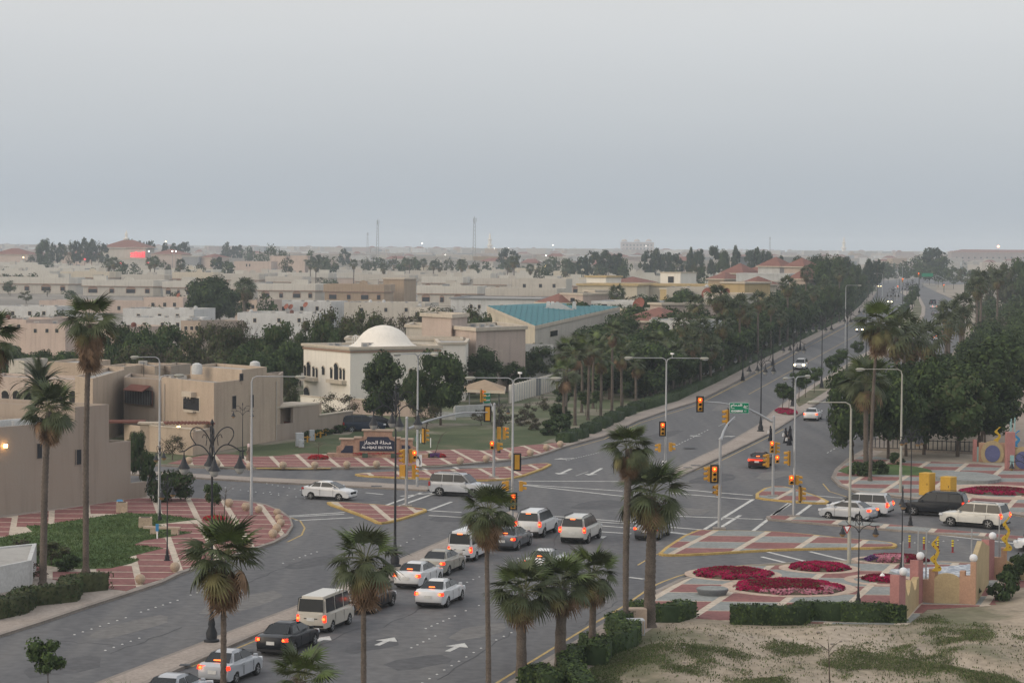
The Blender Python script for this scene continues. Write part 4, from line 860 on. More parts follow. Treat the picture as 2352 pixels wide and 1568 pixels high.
# ------------------------------------------------------------------ lamps, signals, signs
m_bowl = M('lamp_bowl_grey', (.36, .36, .35), .4, .1); m_amber = M('lamp_amber', (.30, .20, .10), .4, .1)
def ornate_lamp(x, y, yt, label, arms=4, rot=None, reach=1.55, small=False, grp='black ornate lamp posts', extra=True):
    g = G(x, y); h = HT(x, y, yt); z0 = .14; o = E('lamp_post', (g[0], g[1], z0), 0, label, 'lamp post', grp); rot = radians(12) if rot is None else rot
    h -= z0; k = .55 if small else 1.0; b = MB()
    b.lathe([(.40*k, 0), (.40*k, .12*k), (.27*k, .16*k), (.30*k, .45*k), (.16*k, .8*k), (.19*k, .9*k), (.10*k, 1.4*k), (.085*k, 1.7*k)], 12); b.build('base', m_black, o, 40)
    b = MB(); b.tube([(0, 0, 1.6*k), (0, 0, h*.5), (0, 0, h)], [.085*k, .068*k, .04*k], 8); b.lathe([(.02, 0), (.1*k, .1), (.02, .3)], 8, (0, 0, h-.05)); b.build('pole', m_black, o, 50)
    drop = 1.8 if not small else .95; za = h-drop*.62
    for i in range(arms):
        a = rot+2*pi*i/arms; d = Vector((cos(a), sin(a), 0)); zz = Vector((0, 0, 1)); s = reach
        b = MB(); b.tube([zz*(za-.75*k), d*s*.12+zz*(za-.35*k), d*s*.30+zz*(za-.02), d*s*.52+zz*(za+.08*k), d*s*.75+zz*(za-.08*k), d*s*.9+zz*(za-.28*k if not small else za), d*s*1.08+zz*(za-.30*k if not small else za)], .034 if not small else .026, 5, soft=2)
        lp = [d*s*.52+zz*(za+.05), d*s*.72+zz*(za+.48*k), d*s*.70+zz*(za+.82*k), d*s*.52+zz*(za+.98*k), d*s*.30+zz*(za+.84*k), d*s*.14+zz*(za+.5*k), d*s*.03+zz*(za+.1*k)]
        b.tube(lp, .030 if not small else .020, 5, soft=2); b.tube([d*s*.2+zz*za, d*s*.16+zz*(za+.45*k), d*s*.28+zz*(za+.62*k), d*s*.33+zz*(za+.4*k)], .020, 4, soft=2); b.build('arm', m_black, o)
        e = d*s*(.92 if not small else .88); zl_ = za-.28*k if not small else za
        lb = MB(); lb.lathe([(.02, 0), (.04, -.25*k), (.06, -.3*k), (.10, -.42*k), (.17*max(k, .7), -.62*k), (.30*max(k, .7), -.82*k), (.32*max(k, .7), -.88*k), (.02, -.88*k)][::-1], 12, (e.x, e.y, zl_)); ln = lb.build('lantern', m_black, o, 40)
        bw = MB(); bw.lathe([(.26*max(k, .7), -.885*k), (.24*max(k, .7), -1.0*k), (.14*max(k, .7), -1.16*k), (.03, -1.2*k)][::-1], 10, (e.x, e.y, zl_)); bw.build('lamp_bowl', m_bowl if not small else m_amber, ln, 60)
    return o
D = 'on the median'
ornate_lamp(486, 1479, 973, 'tallest black ornate lamp post on the near median, left of the palms')
ornate_lamp(907, 1305, 893, 'black ornate lamp post behind the second foreground palm')
ornate_lamp(1747, 993, 806, 'black ornate lamp post beside the green road sign')
ornate_lamp(1821, 935, 765, 'black ornate lamp post behind the magenta median flower bed')
ornate_lamp(1887, 893, 722, 'black ornate lamp post between the small median trees')
ornate_lamp(1945, 858, 707, 'black ornate lamp post left of the tall palm crown')
ornate_lamp(1989, 829, 690, 'black ornate lamp post hidden behind the tall right palm')
ornate_lamp(2050, 766, 660, 'distant ornate lamp post in the road bend, with headlights beside it')
ornate_lamp(2082, 735, 648, 'distant thin lamp post at the grassy end of the median')
ornate_lamp(2095, 711, 640, 'farthest dark lamp post near the distant signals')
sm = 'short lamp posts with two lanterns'
ornate_lamp(1971, 1393, 1183, 'short two armed lamp post on the flower plaza by the hedge', 2, 0.0, 1.08, True, sm)
ornate_lamp(557, 1057, 930, 'short two armed lamp post before the beige villa wall', 2, 0.05, 1.0, True, sm)
ornate_lamp(1146, 1043, 922, 'short lamp post behind the galvanised signal pole', 2, 0.1, 1.0, True, sm)
ornate_lamp(384, 1292, 1100, 'short lamp post beside the stone bench', 2, radians(75), 1.0, True, sm)
ornate_lamp(367, 1200, 1020, 'short lamp post behind the round bougainvillea bush', 2, radians(80), 1.0, True, sm)
ornate_lamp(2071, 1310, 1122, 'slim lamp post standing in the rear magenta flower bed', 2, radians(84), .9, True, sm)
ornate_lamp(2091, 1211, 984, 'taller lamp post on the right street median', 4, .4, .95, True, sm)
ornate_lamp(2356, 1240, 1040, 'lamp post cut by the right picture edge near the park gate', 2, .2, 1.3, True, sm)
for i, (x, y, yt) in enumerate(((1706, 876, 795), (1775, 842, 760), (1838, 806, 735))):
    ornate_lamp(x, y, yt, ['first', 'second', 'third'][i]+' lamp post along the dark left tree row', 2, .1, 1.3, False, 'lamp posts along the left verge')
def street_light(x, y, yt, arms, label, mat=m_pole, r=.11, rise=.0, cam_on=False):
    g = G(x, y); h = HT(x, y, yt)-.05; o = E('street_light', (g[0], g[1], .05), 0, label, 'street light', 'tall street lights'); b = MB()
    b.lathe([(r*2.2, 0), (r*2.2, .06), (r*1.3, .08)], 10); b.tube([(0, 0, 0), (0, 0, 2.2), (0, 0, 2.25), (0, 0, h-.4)], [r*1.15, r*1.1, r*.9, r*.6], 8); b.build('pole', mat, o, 50)
    for (dx, dy, L) in arms:
        d = Vector((dx, dy, 0)).normalized(); z = Vector((0, 0, 1)); b = MB()
        b.tube([z*(h-.5), z*(h-.15)+d*.08, z*h+d*.35, z*(h+rise)+d*L], [.055, .05, .045, .035], 6); b.build('arm', mat, o, 60)
        e = z*(h+rise)+d*(L+.35); b = MB(); b.lathe([(.02, -.16), (.13, -.12), (.17, 0), (.10, .09), (.02, .1)], 10, (0, 0, 0), 0, 2.6, 1)
        q = b.build('lamp_head', m_beigepole, o, 60); q.location = e; q.rotation_euler = (0, 0, atan2(d.y, d.x))
        b = MB(); b.lathe([(.02, -.06), (.11, -.03), (.12, 0)], 10, (0, 0, 0), 0, 2.2, 1); bw = b.build('lamp_glass', m_globe, q, 60); bw.location = (.08, 0, -.13)
    if cam_on:
        b = MB(); b.tube([(.5, 0, h), (.5, 0, h+.35)], .02, 4); b.box((.5, -.1, h+.33), (.13, .42, .13), .5); b.build('camera', m_swhite, o)
    return o
street_light(1528, 1100, 822, ((-1, 0, 3.0), (1, 0, 3.0)), 'double armed street light at the far median nose', cam_on=True)
street_light(1176, 1203, 868, ((-1, 0, 2.8), (1, .05, 2.8)), 'double armed street light rising from the near median nose', cam_on=True)
street_light(958, 1121, 812, ((-1, -.9, 1.9), (1, -.6, 1.3), (.9, .8, 1.5)), 'three headed street light beside the dome house')
street_light(2068, 1134, 848, ((-1, -.06, 3.2),), 'cream single armed street light before the park trees', m_beigepole)
street_light(1950, 1299, 924, ((-1, 0, 2.1),), 'cream street light with the yield sign on its pole', m_beigepole)
street_light(1823, 1187, 866, ((-.8, -1.5, 1.7), (.8, 1.2, 1.7)), 'galvanised street light carrying signals right of the crossing')
street_light(577, 1187, 864, ((1, 0, 3.3),), 'single armed street light on the left plaza corner')
street_light(366, 1102, 820, ((-1, 0, 1.8),), 'far street light with its arm to the left, before the beige villa')
street_light(366, 1190, 862, ((1, .3, 1.1),), 'street light rising behind the round bush')
for x, y, yt, s in ((2060, 690, 612, 1), (2072, 680, 610, 1), (1941, 800, 655, 1), (2026, 700, 628, -1)):
    street_light(x, y, yt, ((s, 0, 2.5),), {2060: 'distant street light right of the bend', 2072: 'twin distant street light near the far signals', 1941: 'street light half hidden in the left tree row', 2026: 'distant street light leaning out of the trees'}[x])
def signal_head(o, loc, face, n=3, lit=True, back=True, ped=False, s=1.0):
    # face: world angle the lenses look towards
    P = Vector(loc); b = MB(); hh = .36*s*n; b.box((0, 0, -hh/2), (.22*s, .36*s, hh)); 
    h = b.build('signal_head', m_sig, o); h.location = P; h.rotation_euler = (0, 0, face)
    if back:
        b = MB(); b.box((-.04, 0, -hh/2-.12), (.02, .62*s, hh+.24)); b.build('backplate', m_back, h)
    for k in range(n):
        z = hh/2-.18*s-.36*s*k; b = MB(); b.tube([(.11*s, 0, z), (.135*s, 0, z)], (.075 if lit and k == 0 else .12)*s, 10); 
        b.build('lens', (e_redc if lit and k == 0 else m_dark), h)
        b = MB(); pts = []
        for q in range(7):
            a = radians(-20+220*q/6); pts.append((cos(a)*.15*s, sin(a)*.15*s))
        vs = [(.11*s, p[0], z+p[1]) for p in pts]+[(.40*s, p[0], z+p[1]-.03) for p in pts]; b.add(vs, [(i, i+1, 8+i, 7+i) for i in range(6)]); b.build('visor', m_sig, h)
        if lit and k == 0:
            b = MB(); b.tube([(.108*s, 0, z), (.128*s, 0, z)], .165*s, 12); b.build('lens_rim', e_red, h)
    return h
FC = radians(-90)   # towards the camera
def pole_signal(x, y, yt, label, heads, arm=None, mat=m_pole, r=.13, base=True, z0=.14):
    g = G(x, y); h = HT(x, y, yt)-z0; o = E('traffic_signal', (g[0], g[1], z0), 0, label, 'traffic signal', 'traffic signals at the junction'); b = MB()
    b.tube([(0, 0, 0), (0, 0, h)], [r, r*.8], 10); b.lathe([(r*1.1, 0), (r*.5, .12)], 10, (0, 0, h)); b.build('pole', mat, o, 50)
    b = MB(); b.box((0, 0, -.1), (.9, .9, .16)); b.build('footing', m_kerb, o)
    if arm:
        b = MB(); k = len(arm); b.tube(arm, [.11-.06*i/(k-1) for i in range(k)], 8); b.build('mast_arm', mat, o, 60)
    for hd in heads: signal_head(o, *hd[0:2], **(hd[2] if len(hd) > 2 else {}))
    return o
# heads given as offsets from the pole base in metres
def off(x, y, px, py, dy=0): # picture point seen at the pole's distance (plus dy) -> offset
    g = G(x, y); p = AP(px, py, g[1]+dy); return (p.x-g[0], dy, p.z-.14)
bx = (933, 1165); aw = [off(*bx, px, py, dy) for px, py, dy in ((938, 984, 0), (980, 967, 1.5), (1020, 956, 3), (1060, 948, 4), (1124, 946, 5))]
t1 = pole_signal(*bx, 960, 'galvanised signal pole with long curved arm on the small island', [(off(*bx, 1120, 950, 5), pi-FC-pi, dict(lit=False)), (off(*bx, 974, 1000, 2.5), radians(25), dict(lit=False)), (off(*bx, 952, 1044, -.3), FC+.1, dict(n=2, back=False, s=.95)), (off(*bx, 928, 1047, .2), radians(200), dict(lit=False, back=False)), (off(*bx, 943, 1047, .3), radians(15), dict(lit=False, back=False)), (off(*bx, 925, 1080, 0), radians(75), dict(lit=False, n=2, back=False, s=1.3)), (off(*bx, 950, 1082, 0), radians(15), dict(n=3, back=False, lit=True))], aw)
bx = (1134, 1099)
t2 = pole_signal(*bx, 928, 'signal pole with green sign on the upper red island', [(off(*bx, 1106, 909, .5), radians(5), dict(back=True)), (off(*bx, 1146, 994, .3), radians(90), dict(lit=False, back=False)), (off(*bx, 1158, 994, .5), radians(8), dict(back=False)), (off(*bx, 1130, 1022, -.3), FC, dict(n=2, back=False)), (off(*bx, 1144, 1025, 0), radians(10), dict(n=2, back=False, lit=False))], [off(*bx, px, py, dy) for px, py, dy in ((1134, 945, 0), (1128, 930, 1), (1118, 915, 2), (1105, 905, 3))])
bx = (1775, 1142)
aw = [off(*bx, px, py, dy) for px, py, dy in ((1773, 968, 0), (1745, 952, -.3), (1721, 940, -.6), (1690, 931, -.9), (1655, 925, -1.2), (1612, 922, -1.5))]
t3 = pole_signal(*bx, 957, 'signal gantry holding the green road sign over the lanes', [(off(*bx, 1608, 928, -1.8), FC, {}), (off(*bx, 1773, 1026, -.4), FC, dict(back=False, s=.9)), (off(*bx, 1781, 1028, .2), radians(10), dict(back=False, lit=False, s=.9)), (off(*bx, 1785, 1054, -.2), FC, dict(n=2, back=False, s=.9)), (off(*bx, 1763, 1057, .2), radians(190), dict(lit=False, back=False))], aw)
bx = (1652, 1217)
t4 = pole_signal(*bx, 1008, 'signal pole with short upswept arm beside the right island', [(off(*bx, 1671, 957, 4.5), radians(185), dict(lit=False)), (off(*bx, 1641, 1088, -.5), FC, dict(s=1.02)), (off(*bx, 1629, 1088, 0), radians(185), dict(lit=False, back=False)), (off(*bx, 1651, 1125, .3), radians(200), dict(lit=False, n=2, back=False, s=1.1))], [off(*bx, px, py, dy) for px, py, dy in ((1655, 1012, 0), (1662, 990, 1.5), (1672, 972, 3), (1688, 957, 5))])
bx = (1528, 1100)
t5 = pole_signal(1527, 1102, 960, 'signals clamped to the double street light on the far median nose', [(off(*bx, 1523, 983, -.5), FC, {}), (off(*bx, 1541, 1024, 0), radians(10), dict(lit=False, n=2, back=False, s=1.05)), (off(*bx, 1516, 1026, 0), radians(170), dict(lit=False, n=2, back=False))], r=.06)
bx = (1176, 1203)
t6 = pole_signal(1176.5, 1205, 1030, 'signals clamped to the street light by the waiting white cars', [(off(*bx, 1178, 1149, -.4), FC, {}), (off(*bx, 1187, 1059, .4), radians(95), dict(lit=False)), (off(*bx, 1196, 1114, 0), radians(8), dict(lit=False, n=2, back=False)), (off(*bx, 1165, 1113, 0), radians(172), dict(lit=False, n=2, back=False))], r=.06)
bx = (1823, 1187)
t7 = pole_signal(1823.5, 1189, 1030, 'signals clamped to the galvanised light right of the crossing', [(off(*bx, 1812, 1050, .2), radians(172), dict(lit=False)), (off(*bx, 1817, 1100, -.3), FC, dict(n=2, back=False)), (off(*bx, 1830, 1100, 0), radians(10), dict(lit=False, n=2, back=False)), (off(*bx, 1838, 1132, .2), radians(10), dict(lit=False))], r=.06)
for x, y, yt, hx, hy, lb in ((2073, 700, 635, 2073, 643, 'distant signal with red lamp over the road bend'), (2110, 690, 625, 2110, 630, 'distant signal with red lamp on the dark right pole'), (2066, 672, 640, 2062, 659, 'small distant red signal left of the others'), (2168, 672, 645, 2168, 656, 'tiny red signal at the far right corner')):
    pole_signal(x, y, yt, lb, [(off(x, y, hx, hy, -.3), FC, dict(back=False, s=1.35))], mat=m_black, z0=0.05)
bx = (2170, 671); pole_signal(*bx, 645, 'distant mast arm with small green sign', [], [off(*bx, px, py, 0) for px, py in ((2169, 640), (2155, 633), (2140, 631), (2120, 632))], z0=.05)
p = AP(2130, 632.5, G(2170, 671)[1]-.5); b = MB(); b.box((p.x, p.y, p.z-.6), (5.6, .1, 1.7)); o = b.build('road_sign', m_green); tag(o, 'small distant green sign on the mast arm', 'road sign')
# lettering
def text_mesh(s, size, name, mat, parent, M4, depth=.02, sx=1.0, bold=.0, fit=None):
    c = bpy.data.curves.new('lettering', 'FONT'); c.body = s; c.size = size; c.extrude = depth; c.align_x = 'CENTER'; c.align_y = 'CENTER'; c.offset = bold; c.resolution_u = 3
    t = bpy.data.objects.new('lettering', c); COL.objects.link(t); bpy.context.view_layer.update()
    me = bpy.data.meshes.new_from_object(t.evaluated_get(bpy.context.evaluated_depsgraph_get())); bpy.data.objects.remove(t)
    if fit:
        xs = [v.co.x for v in me.vertices]; ys = [v.co.y for v in me.vertices]; mx, my = (max(xs)+min(xs))/2, (max(ys)+min(ys))/2; kx, ky = fit[0]/(max(xs)-min(xs)), fit[1]/(max(ys)-min(ys))
        for v in me.vertices: v.co.x = (v.co.x-mx)*kx; v.co.y = (v.co.y-my)*ky
    me.materials.clear(); me.materials.append(mat); o = put(name, me, parent); o.matrix_basis = M4 @ Matrix.Rotation(pi/2, 4, 'X') @ Matrix.Diagonal((sx, 1, 1, 1)); return o
AR1 = '\uFEAF\uFE8E\uFEA0\uFEA4\uFEDF\uFE8D \uFE94\uFEE0\uFEA4\uFEE3'      # mahallat al-hijaz, shaped forms in drawing order
AR2 = '\uFEE1\uFE8E\uFEE3\uFEAA\uFEDF\uFE8D'; AR3 = '\uFED6\uFEF3\uFEAE\uFEC3'
# green overhead sign on the gantry
bx = (1775, 1142); c = AP(1698, 936.5, G(*bx)[1]-1.15); s = F/c.y
o = E('road_sign', (c.x, c.y, c.z), radians(-2), 'green overhead road sign in Arabic and English on the mast arm', 'road sign')
b = MB(); b.box((0, 0, -12.2/s), (44/s, .05, 24.4/s)); b.build('sign_border', m_swhite, o)
b = MB(); b.box((0, -.035, -11.6/s), (43/s, .03, 23.2/s)); b.build('sign_face', m_green, o)
text_mesh(AR2, 12/s, 'lettering', m_swhite, o, Matrix.Translation((-6.5/s, -.06, 5.5/s)), bold=.012, fit=(26/s, 8/s)); text_mesh(AR3, 7.5/s, 'lettering', m_swhite, o, Matrix.Translation((14.5/s, -.06, 4/s)), bold=.008, fit=(10.5/s, 6.5/s))
text_mesh('AD-DAMMAM', 5.2/s, 'lettering', m_swhite, o, Matrix.Translation((-5.5/s, -.06, -7/s)), bold=.008, fit=(27/s, 4.8/s)); text_mesh('RD', 3.6/s, 'lettering', m_swhite, o, Matrix.Translation((14/s, -.06, -7/s)))
for u in (-15, 15.5):
    b = MB(); b.box((u/s, -.055, -1.2/s), (8/s, .01, .9/s)); b.build('sign_rule', m_swhite, o)
c = AP(1118, 914, G(1134, 1099)[1]+1.0); s = F/c.y; o = E('road_sign', (c.x, c.y, c.z), radians(40), 'narrow green road sign seen obliquely beside the amber signal', 'road sign')
b = MB(); b.box((0, 0, -12/s), (20/s, .05, 24/s)); b.build('sign_border', m_swhite, o); b = MB(); b.box((0, -.035, -11.3/s), (19/s, .03, 22.6/s)); b.build('sign_face', m_green, o)
text_mesh(AR2, 6/s, 'lettering', m_swhite, o, Matrix.Translation((0, -.06, 5/s)), fit=(15/s, 7/s)); text_mesh('AD-DAMMAM', 3.2/s, 'lettering', m_swhite, o, Matrix.Translation((0, -.06, -5/s)), fit=(15/s, 4/s))
def bent_arrow(o, s, mat, y=-.04):
    b = MB(); b.prism([(-.06*s, -.42*s), (.08*s, -.42*s), (.08*s, -.28*s), (-.06*s, -.28*s)], 0, .02)
    pts = [(.05, -.45), (.08, -.1), (.0, .15), (-.12, .28)]
    b = MB()
    for (x0, z0), (x1, z1) in zip(pts[:-1], pts[1:]):
        d = Vector((x1-x0, z1-z0)).normalized(); n = Vector((-d.y, d.x))*.045; q = [(x0-n.x, z0-n.y), (x1-n.x, z1-n.y), (x1+n.x, z1+n.y), (x0+n.x, z0+n.y)]
        b.add([(x*s, y, z*s) for x, z in q]+[(x*s, y-.012, z*s) for x, z in q], [(0, 1, 2, 3), (7, 6, 5, 4), (0, 4, 5, 1), (2, 6, 7, 3)])
    q = [(-.24, .20), (.02, .22), (-.14, .48)]; b.add([(x*s, y, z*s) for x, z in q]+[(x*s, y-.012, z*s) for x, z in q], [(0, 1, 2), (5, 4, 3), (0, 3, 4, 1), (1, 4, 5, 2), (2, 5, 3, 0)]); b.build('arrow', mat, o)
for (x, y), bx, dy, lb in (((963, 1057), (933, 1165), -.2, 'white turn left sign on the small island pole'), ((1526, 1069), (1528, 1100), -.3, 'white turn left sign on the far median nose')):
    c = AP(x, y, G(*bx)[1]+dy); o = E('turn_sign', c, 0, lb, 'traffic sign'); b = MB(); b.box((0, 0, -.45), (.42, .04, .9)); b.build('plate', m_swhite, o); bent_arrow(o, .8, m_dark)
g = G(1950, 1299); c = AP(1945.5, 1213, g[1]-.3); o = E('yield_sign', c, 0, 'red bordered triangular yield sign on the cream pole', 'traffic sign')
b = MB(); b.add([(-.28, 0, .2), (.28, 0, .2), (0, 0, -.36), (-.28, -.03, .2), (.28, -.03, .2), (0, -.03, -.36)], [(2, 1, 0), (3, 4, 5), (0, 1, 4, 3), (1, 2, 5, 4), (2, 0, 3, 5)]); b.build('plate', M('sign_red', (.40, .02, .03), .4), o)
b = MB(); b.add([(-.17, -.035, .14), (.17, -.035, .14), (0, -.035, -.22)], [(0, 1, 2)]); b.build('sign_centre', m_swhite, o)
# boxes on poles
for (x, y), nm in (((1653, 1180), 'right island'), ((937, 1130), 'small island'), ((2262, 1222), 'right plaza')):
    pass

# ------------------------------------------------------------------ sector sign, spheres, walls, playground
m_slate = M('split_stone', (.33, .215, .16), .9, .3, 2.5, 12, bump=.6); m_cap = M('stone_coping', (.42, .33, .26), .85, .15)
def relief(o, pts, y0, y1, mat, name, base):   # outline in picture units converted to metres, extruded in depth
    b = MB(); n = len(pts); f = [(p[0], y1, p[1]) for p in pts]; k = [(p[0], y0, p[1]) for p in pts]
    b.add(f+k, [tuple(range(n)), tuple(range(2*n-1, n-1, -1))]+[(i, n+i, n+(i+1) % n, (i+1) % n) for i in range(n)]); return b.build(name, mat, o)
gx, gy = G(868, 1052); s = F/gy; S = E('monument_sign', (gx, gy, .14), radians(-1), 'stepped stone monument sign reading AL-HIJAZ SECTOR in white on navy', 'monument sign')
def Q(x, y): return ((x-868)/s, (1051-y)/s)
# zoom crop of the sign: 6.533 px per source px -> picture units x = 735+cx/8, y = 939.2+cy/8
def Z(cx, cy): return Q(735+cx/8, 939.2+cy/8)
main = [Z(610, 905), Z(610, 560), Z(740, 555), Z(800, 520), Z(800, 430), Z(1320, 430), Z(1320, 520), Z(1390, 555), Z(1470, 560), Z(1470, 905)]
relief(S, main, .55, 0, m_slate, 'stone_wall', None)
lw = [Z(290, 880), Z(300, 715), Z(370, 690), Z(385, 590), Z(610, 590), Z(610, 880)]; rw = [Z(1470, 880), Z(1470, 585), Z(1700, 585), Z(1705, 690), Z(1770, 720), Z(1775, 880)]
relief(S, lw, .5, .05, m_slate, 'stone_wing', None); relief(S, rw, .5, .05, m_slate, 'stone_wing', None)
for a, c_ in (((765, 412), (1345, 412)), ((620, 548), (765, 548)), ((1360, 548), (1480, 548)), ((345, 578), (620, 578)), ((1470, 572), (1712, 572))):
    p, q = Z(*a), Z(*c_); b = MB(); b.box(((p[0]+q[0])/2, .26, p[1]-.03), (q[0]-p[0], .75, .14)); b.build('coping', m_cap, S)
p, q = Z(640, 905), Z(1440, 905); b = MB(); b.box(((p[0]+q[0])/2, -.45, 0), (q[0]-p[0], .9, .2)); b.build('planter_ledge', m_slate, S)
b = MB(); b.box((0, -.1, -.02), (9.8, 1.4, .35)); b.build('footing', m_slate, S)
relief(S, [Z(725, 785), Z(725, 605), Z(800, 600), Z(850, 570), Z(870, 525), Z(1250, 525), Z(1290, 580), Z(1370, 605), Z(1370, 785)], 0, -.06, m_navy, 'sign_panel', None)
relief(S, [Z(378, 825), Z(378, 800), Z(430, 760), Z(460, 695), Z(600, 692), Z(600, 825)], .05, -.03, m_navy, 'side_panel', None)
relief(S, [Z(1500, 815), Z(1500, 675), Z(1640, 678), Z(1660, 730), Z(1700, 770), Z(1705, 815)], .05, -.03, m_navy, 'side_panel', None)
ct = Z(1045, 727); text_mesh('AL-HIJAZ SECTOR', .70, 'lettering', m_swhite, S, Matrix.Translation((ct[0], -.075, ct[1])), .01, 1, .012, fit=(70.5/s, 7.2/s))
ca = Z(1050, 635); text_mesh(AR1, 1.0, 'lettering', m_swhite, S, Matrix.Translation((ca[0], -.075, ca[1]+.0)), .01, 1, .014, fit=(63/s, 11/s))
for (cx, w_) in ((845, .52), (1370, .52)):
    p = Z(cx, 955); b = MB(); b.box((p[0], -1.25, -.05), (w_, .35, .5)); b.build('floodlight', M('flood_green', (.05, .08, .06)), S)
for cx, w_, yy, lb in ((740, .85, .62, 'left'), (1070, 1.75, .55, 'middle'), (1370, .9, .62, 'right')):
    p = Z(cx, 830); gg = (gx+p[0], gy-.5); e = {'left': 'small red flower row at the left foot of the sector sign', 'middle': 'long red flower row in the middle foot of the sector sign', 'right': 'small red flower row at the right foot of the sector sign'}[lb]
    px, py = PR((gg[0], gg[1], 0)); bed((px, py), w_, .3, e, [(3, lambda x, y, r: r > -1)], 5, .16, 420, .30)
sph = MB(); sph.lathe([(.02, 0), (.22, .02), (.24, .10), (.40, .22), (.505, .5), (.50, .60), (.42, .80), (.26, .95), (.02, 1.0)], 20); sph_me = sph.mesh('stone_sphere', m_stone, 60)
def sphere(x, y, d, label, grp, yo=0):
    g = G(x, y, .14); k = d*.70; o = put('stone_sphere', sph_me, None, (g[0], g[1], .13), 0, k); tag(o, label, 'stone sphere', grp)
gA = 'stone spheres along the sign plaza kerb'
for i, (x, y) in enumerate(((497, 1074), (434, 1065), (574, 1079), (650, 1076), (723, 1076), (797, 1075), (865, 1074), (1057, 1066), (1117, 1061), (1176, 1054), (1218, 1047), (1255, 1035), (1287, 1027))):
    lb = ['stone sphere half hidden behind the ornate lamp arms', 'cracked stone sphere beside the left villa pavement', 'stone sphere behind the single armed street light', 'stone sphere where the yellow kerb ends', 'stone sphere below the small red flower mound', 'stone sphere left of the sector sign centre', 'stone sphere just under the sector sign lettering', 'stone sphere left of the galvanised signal pole', 'stone sphere touching the galvanised signal pole', 'stone sphere right of the galvanised signal pole', 'stone sphere third from the tip of the sign plaza', 'stone sphere second from the tip of the sign plaza', 'stone sphere at the tip of the sign plaza'][i]
    sphere(x, y, 1.0 if i > 0 else 1.1, lb, gA)
gB = 'stone spheres round the left plaza corner'
for i, (x, y, d) in enumerate(((480, 1150, 1.0), (526, 1164, .98), (565, 1173, .98), (594, 1178, .85), (637, 1185, .85), (641, 1198, .85), (645, 1209, .85), (636, 1222, .9), (627, 1235, .9), (570, 1257, .9), (402, 1313, .9), (322, 1341, .9))):
    lb = ['stone sphere left of the three by the road edge', 'stone sphere beside the thin sapling', 'stone sphere right of the dark lamp post top', 'stone sphere starting the curved cluster', 'topmost stone sphere of the curved cluster', 'second stone sphere down the curved cluster', 'third stone sphere down the curved cluster', 'fourth stone sphere down the curved cluster', 'lowest stone sphere of the curved cluster', 'stone sphere behind the first palm crown', 'stone sphere just right of the lamp base on the lower plaza', 'lowest stone sphere on the lower plaza kerb'][i]
    sphere(x, y, d, lb, gB)
# bench, planters, markers, cabinets
g = G(372, 1232); o = E('stone_bench', (g[0], g[1], .15), radians(-6), 'long stone bench on the lawn edge beside a cube planter', 'bench'); b = MB(); b.box((0, 0, .42), (2.6, .5, .14)); b.build('seat', m_cap, o)
for dx in (-.55, .95): b = MB(); b.box((dx, 0, 0), (.5, .42, .42)); b.build('leg', m_cap, o)
for x, y, w_, lb in ((334, 1216, .95, 'square stone planter at the left end of the bench'), (280, 1180, .85, 'square stone planter with a blue bag by the villa wall'), (2300, 1062, .5, 'low stone block near the park gate'), (1160 * 0 + 2062, 1066, .7, 'stone litter bin on the park lawn')):
    g = G(x, y); o = E('stone_planter', (g[0], g[1], .15), .1, lb, 'planter'); b = MB(); b.box((0, 0, 0), (w_, w_, .75), 0, 0, .96); b.build('box', m_stone, o); b = MB(); b.box((0, 0, .752), (w_*.7, w_*.7, .02)); b.build('soil', m_soil, o)
g = G(275, 1178); b = MB(); b.box((g[0], g[1], .92), (.5, .3, .12), .3, 0, .7); o = b.build('plastic_bag', M('blue_plastic', (.10, .30, .55), .5)); tag(o, 'bright blue plastic bag lying on the stone planter', 'bag')
for x, y, yt, mat_, lb in ((361, 1242, 1206, M('marker_blue', (.06, .26, .50)), 'white marker post with blue wrapped top on the lawn'), (937 + 20, 1031, 1003, M('marker_teal', (.10, .28, .30)), 'teal marker post right of the sector sign'), (989, 1031, 1009, m_swhite, 'plain white marker post on the grass right of the sign'), (966, 1020, 1000, m_swhite, 'second white marker post behind the street light')):
    g = G(x, y); h = HT(x, y, yt); o = E('marker_post', (g[0], g[1], .15), 0, lb, 'marker post'); b = MB(); b.tube([(0, 0, 0), (0, 0, h*.55)], .05, 6); b.build('post', m_swhite, o); b = MB(); b.box((0, 0, h*.5), ((.2, .12, h*.45) if mat_ is not m_swhite else (.08, .08, h*.5)), .3); b.build('top', mat_, o)
def cabinet(x, y, w, d, h, mat, label, rz=.3, z0=.15):
    g = G(x, y); o = E('utility_cabinet', (g[0], g[1], z0), rz, label, 'utility cabinet'); b = MB(); b.box((0, 0, .08), (w, d, h-.08)); b.build('box', mat, o); b = MB(); b.box((0, 0, h+.003), (w*1.06, d*1.06, .07), 0, 0, .9); b.build('lid', mat, o)
    b = MB(); b.box((0, -d/2-.012, .16), (w*.9, .02, h-.26)); b.build('door', mat, o); b = MB(); b.box((0, 0, 0), (w*1.02, d*1.02, .08)); b.build('plinth', m_kerb, o); b = MB(); b.box((w*.3, -d/2-.035, h*.5), (.04, .03, .16)); b.build('handle', m_dark, o)
m_cabg = M('cabinet_grey', (.42, .44, .46), .6, .12); m_caby = M('cabinet_yellow', (.50, .30, .04), .6, .12)
cabinet(688, 1029, .78, .5, 1.35, m_cabg, 'tall pale grey utility cabinet beside the beige villa wall'); cabinet(692, 1031, .5, .4, .75, m_cabg, 'short grey cabinet in front of the taller one'); cabinet(716, 1016, .52, .4, 1.1, m_cabg, 'small grey cabinet beside the yellow hydrant rails')
cabinet(2129, 1142, 1.0, .9, 1.85, m_caby, 'taller left one of the two yellow cabinets', -.75); cabinet(2178, 1144, 1.0, .9, 1.6, m_caby, 'shorter right one of the two yellow cabinets', -.75)
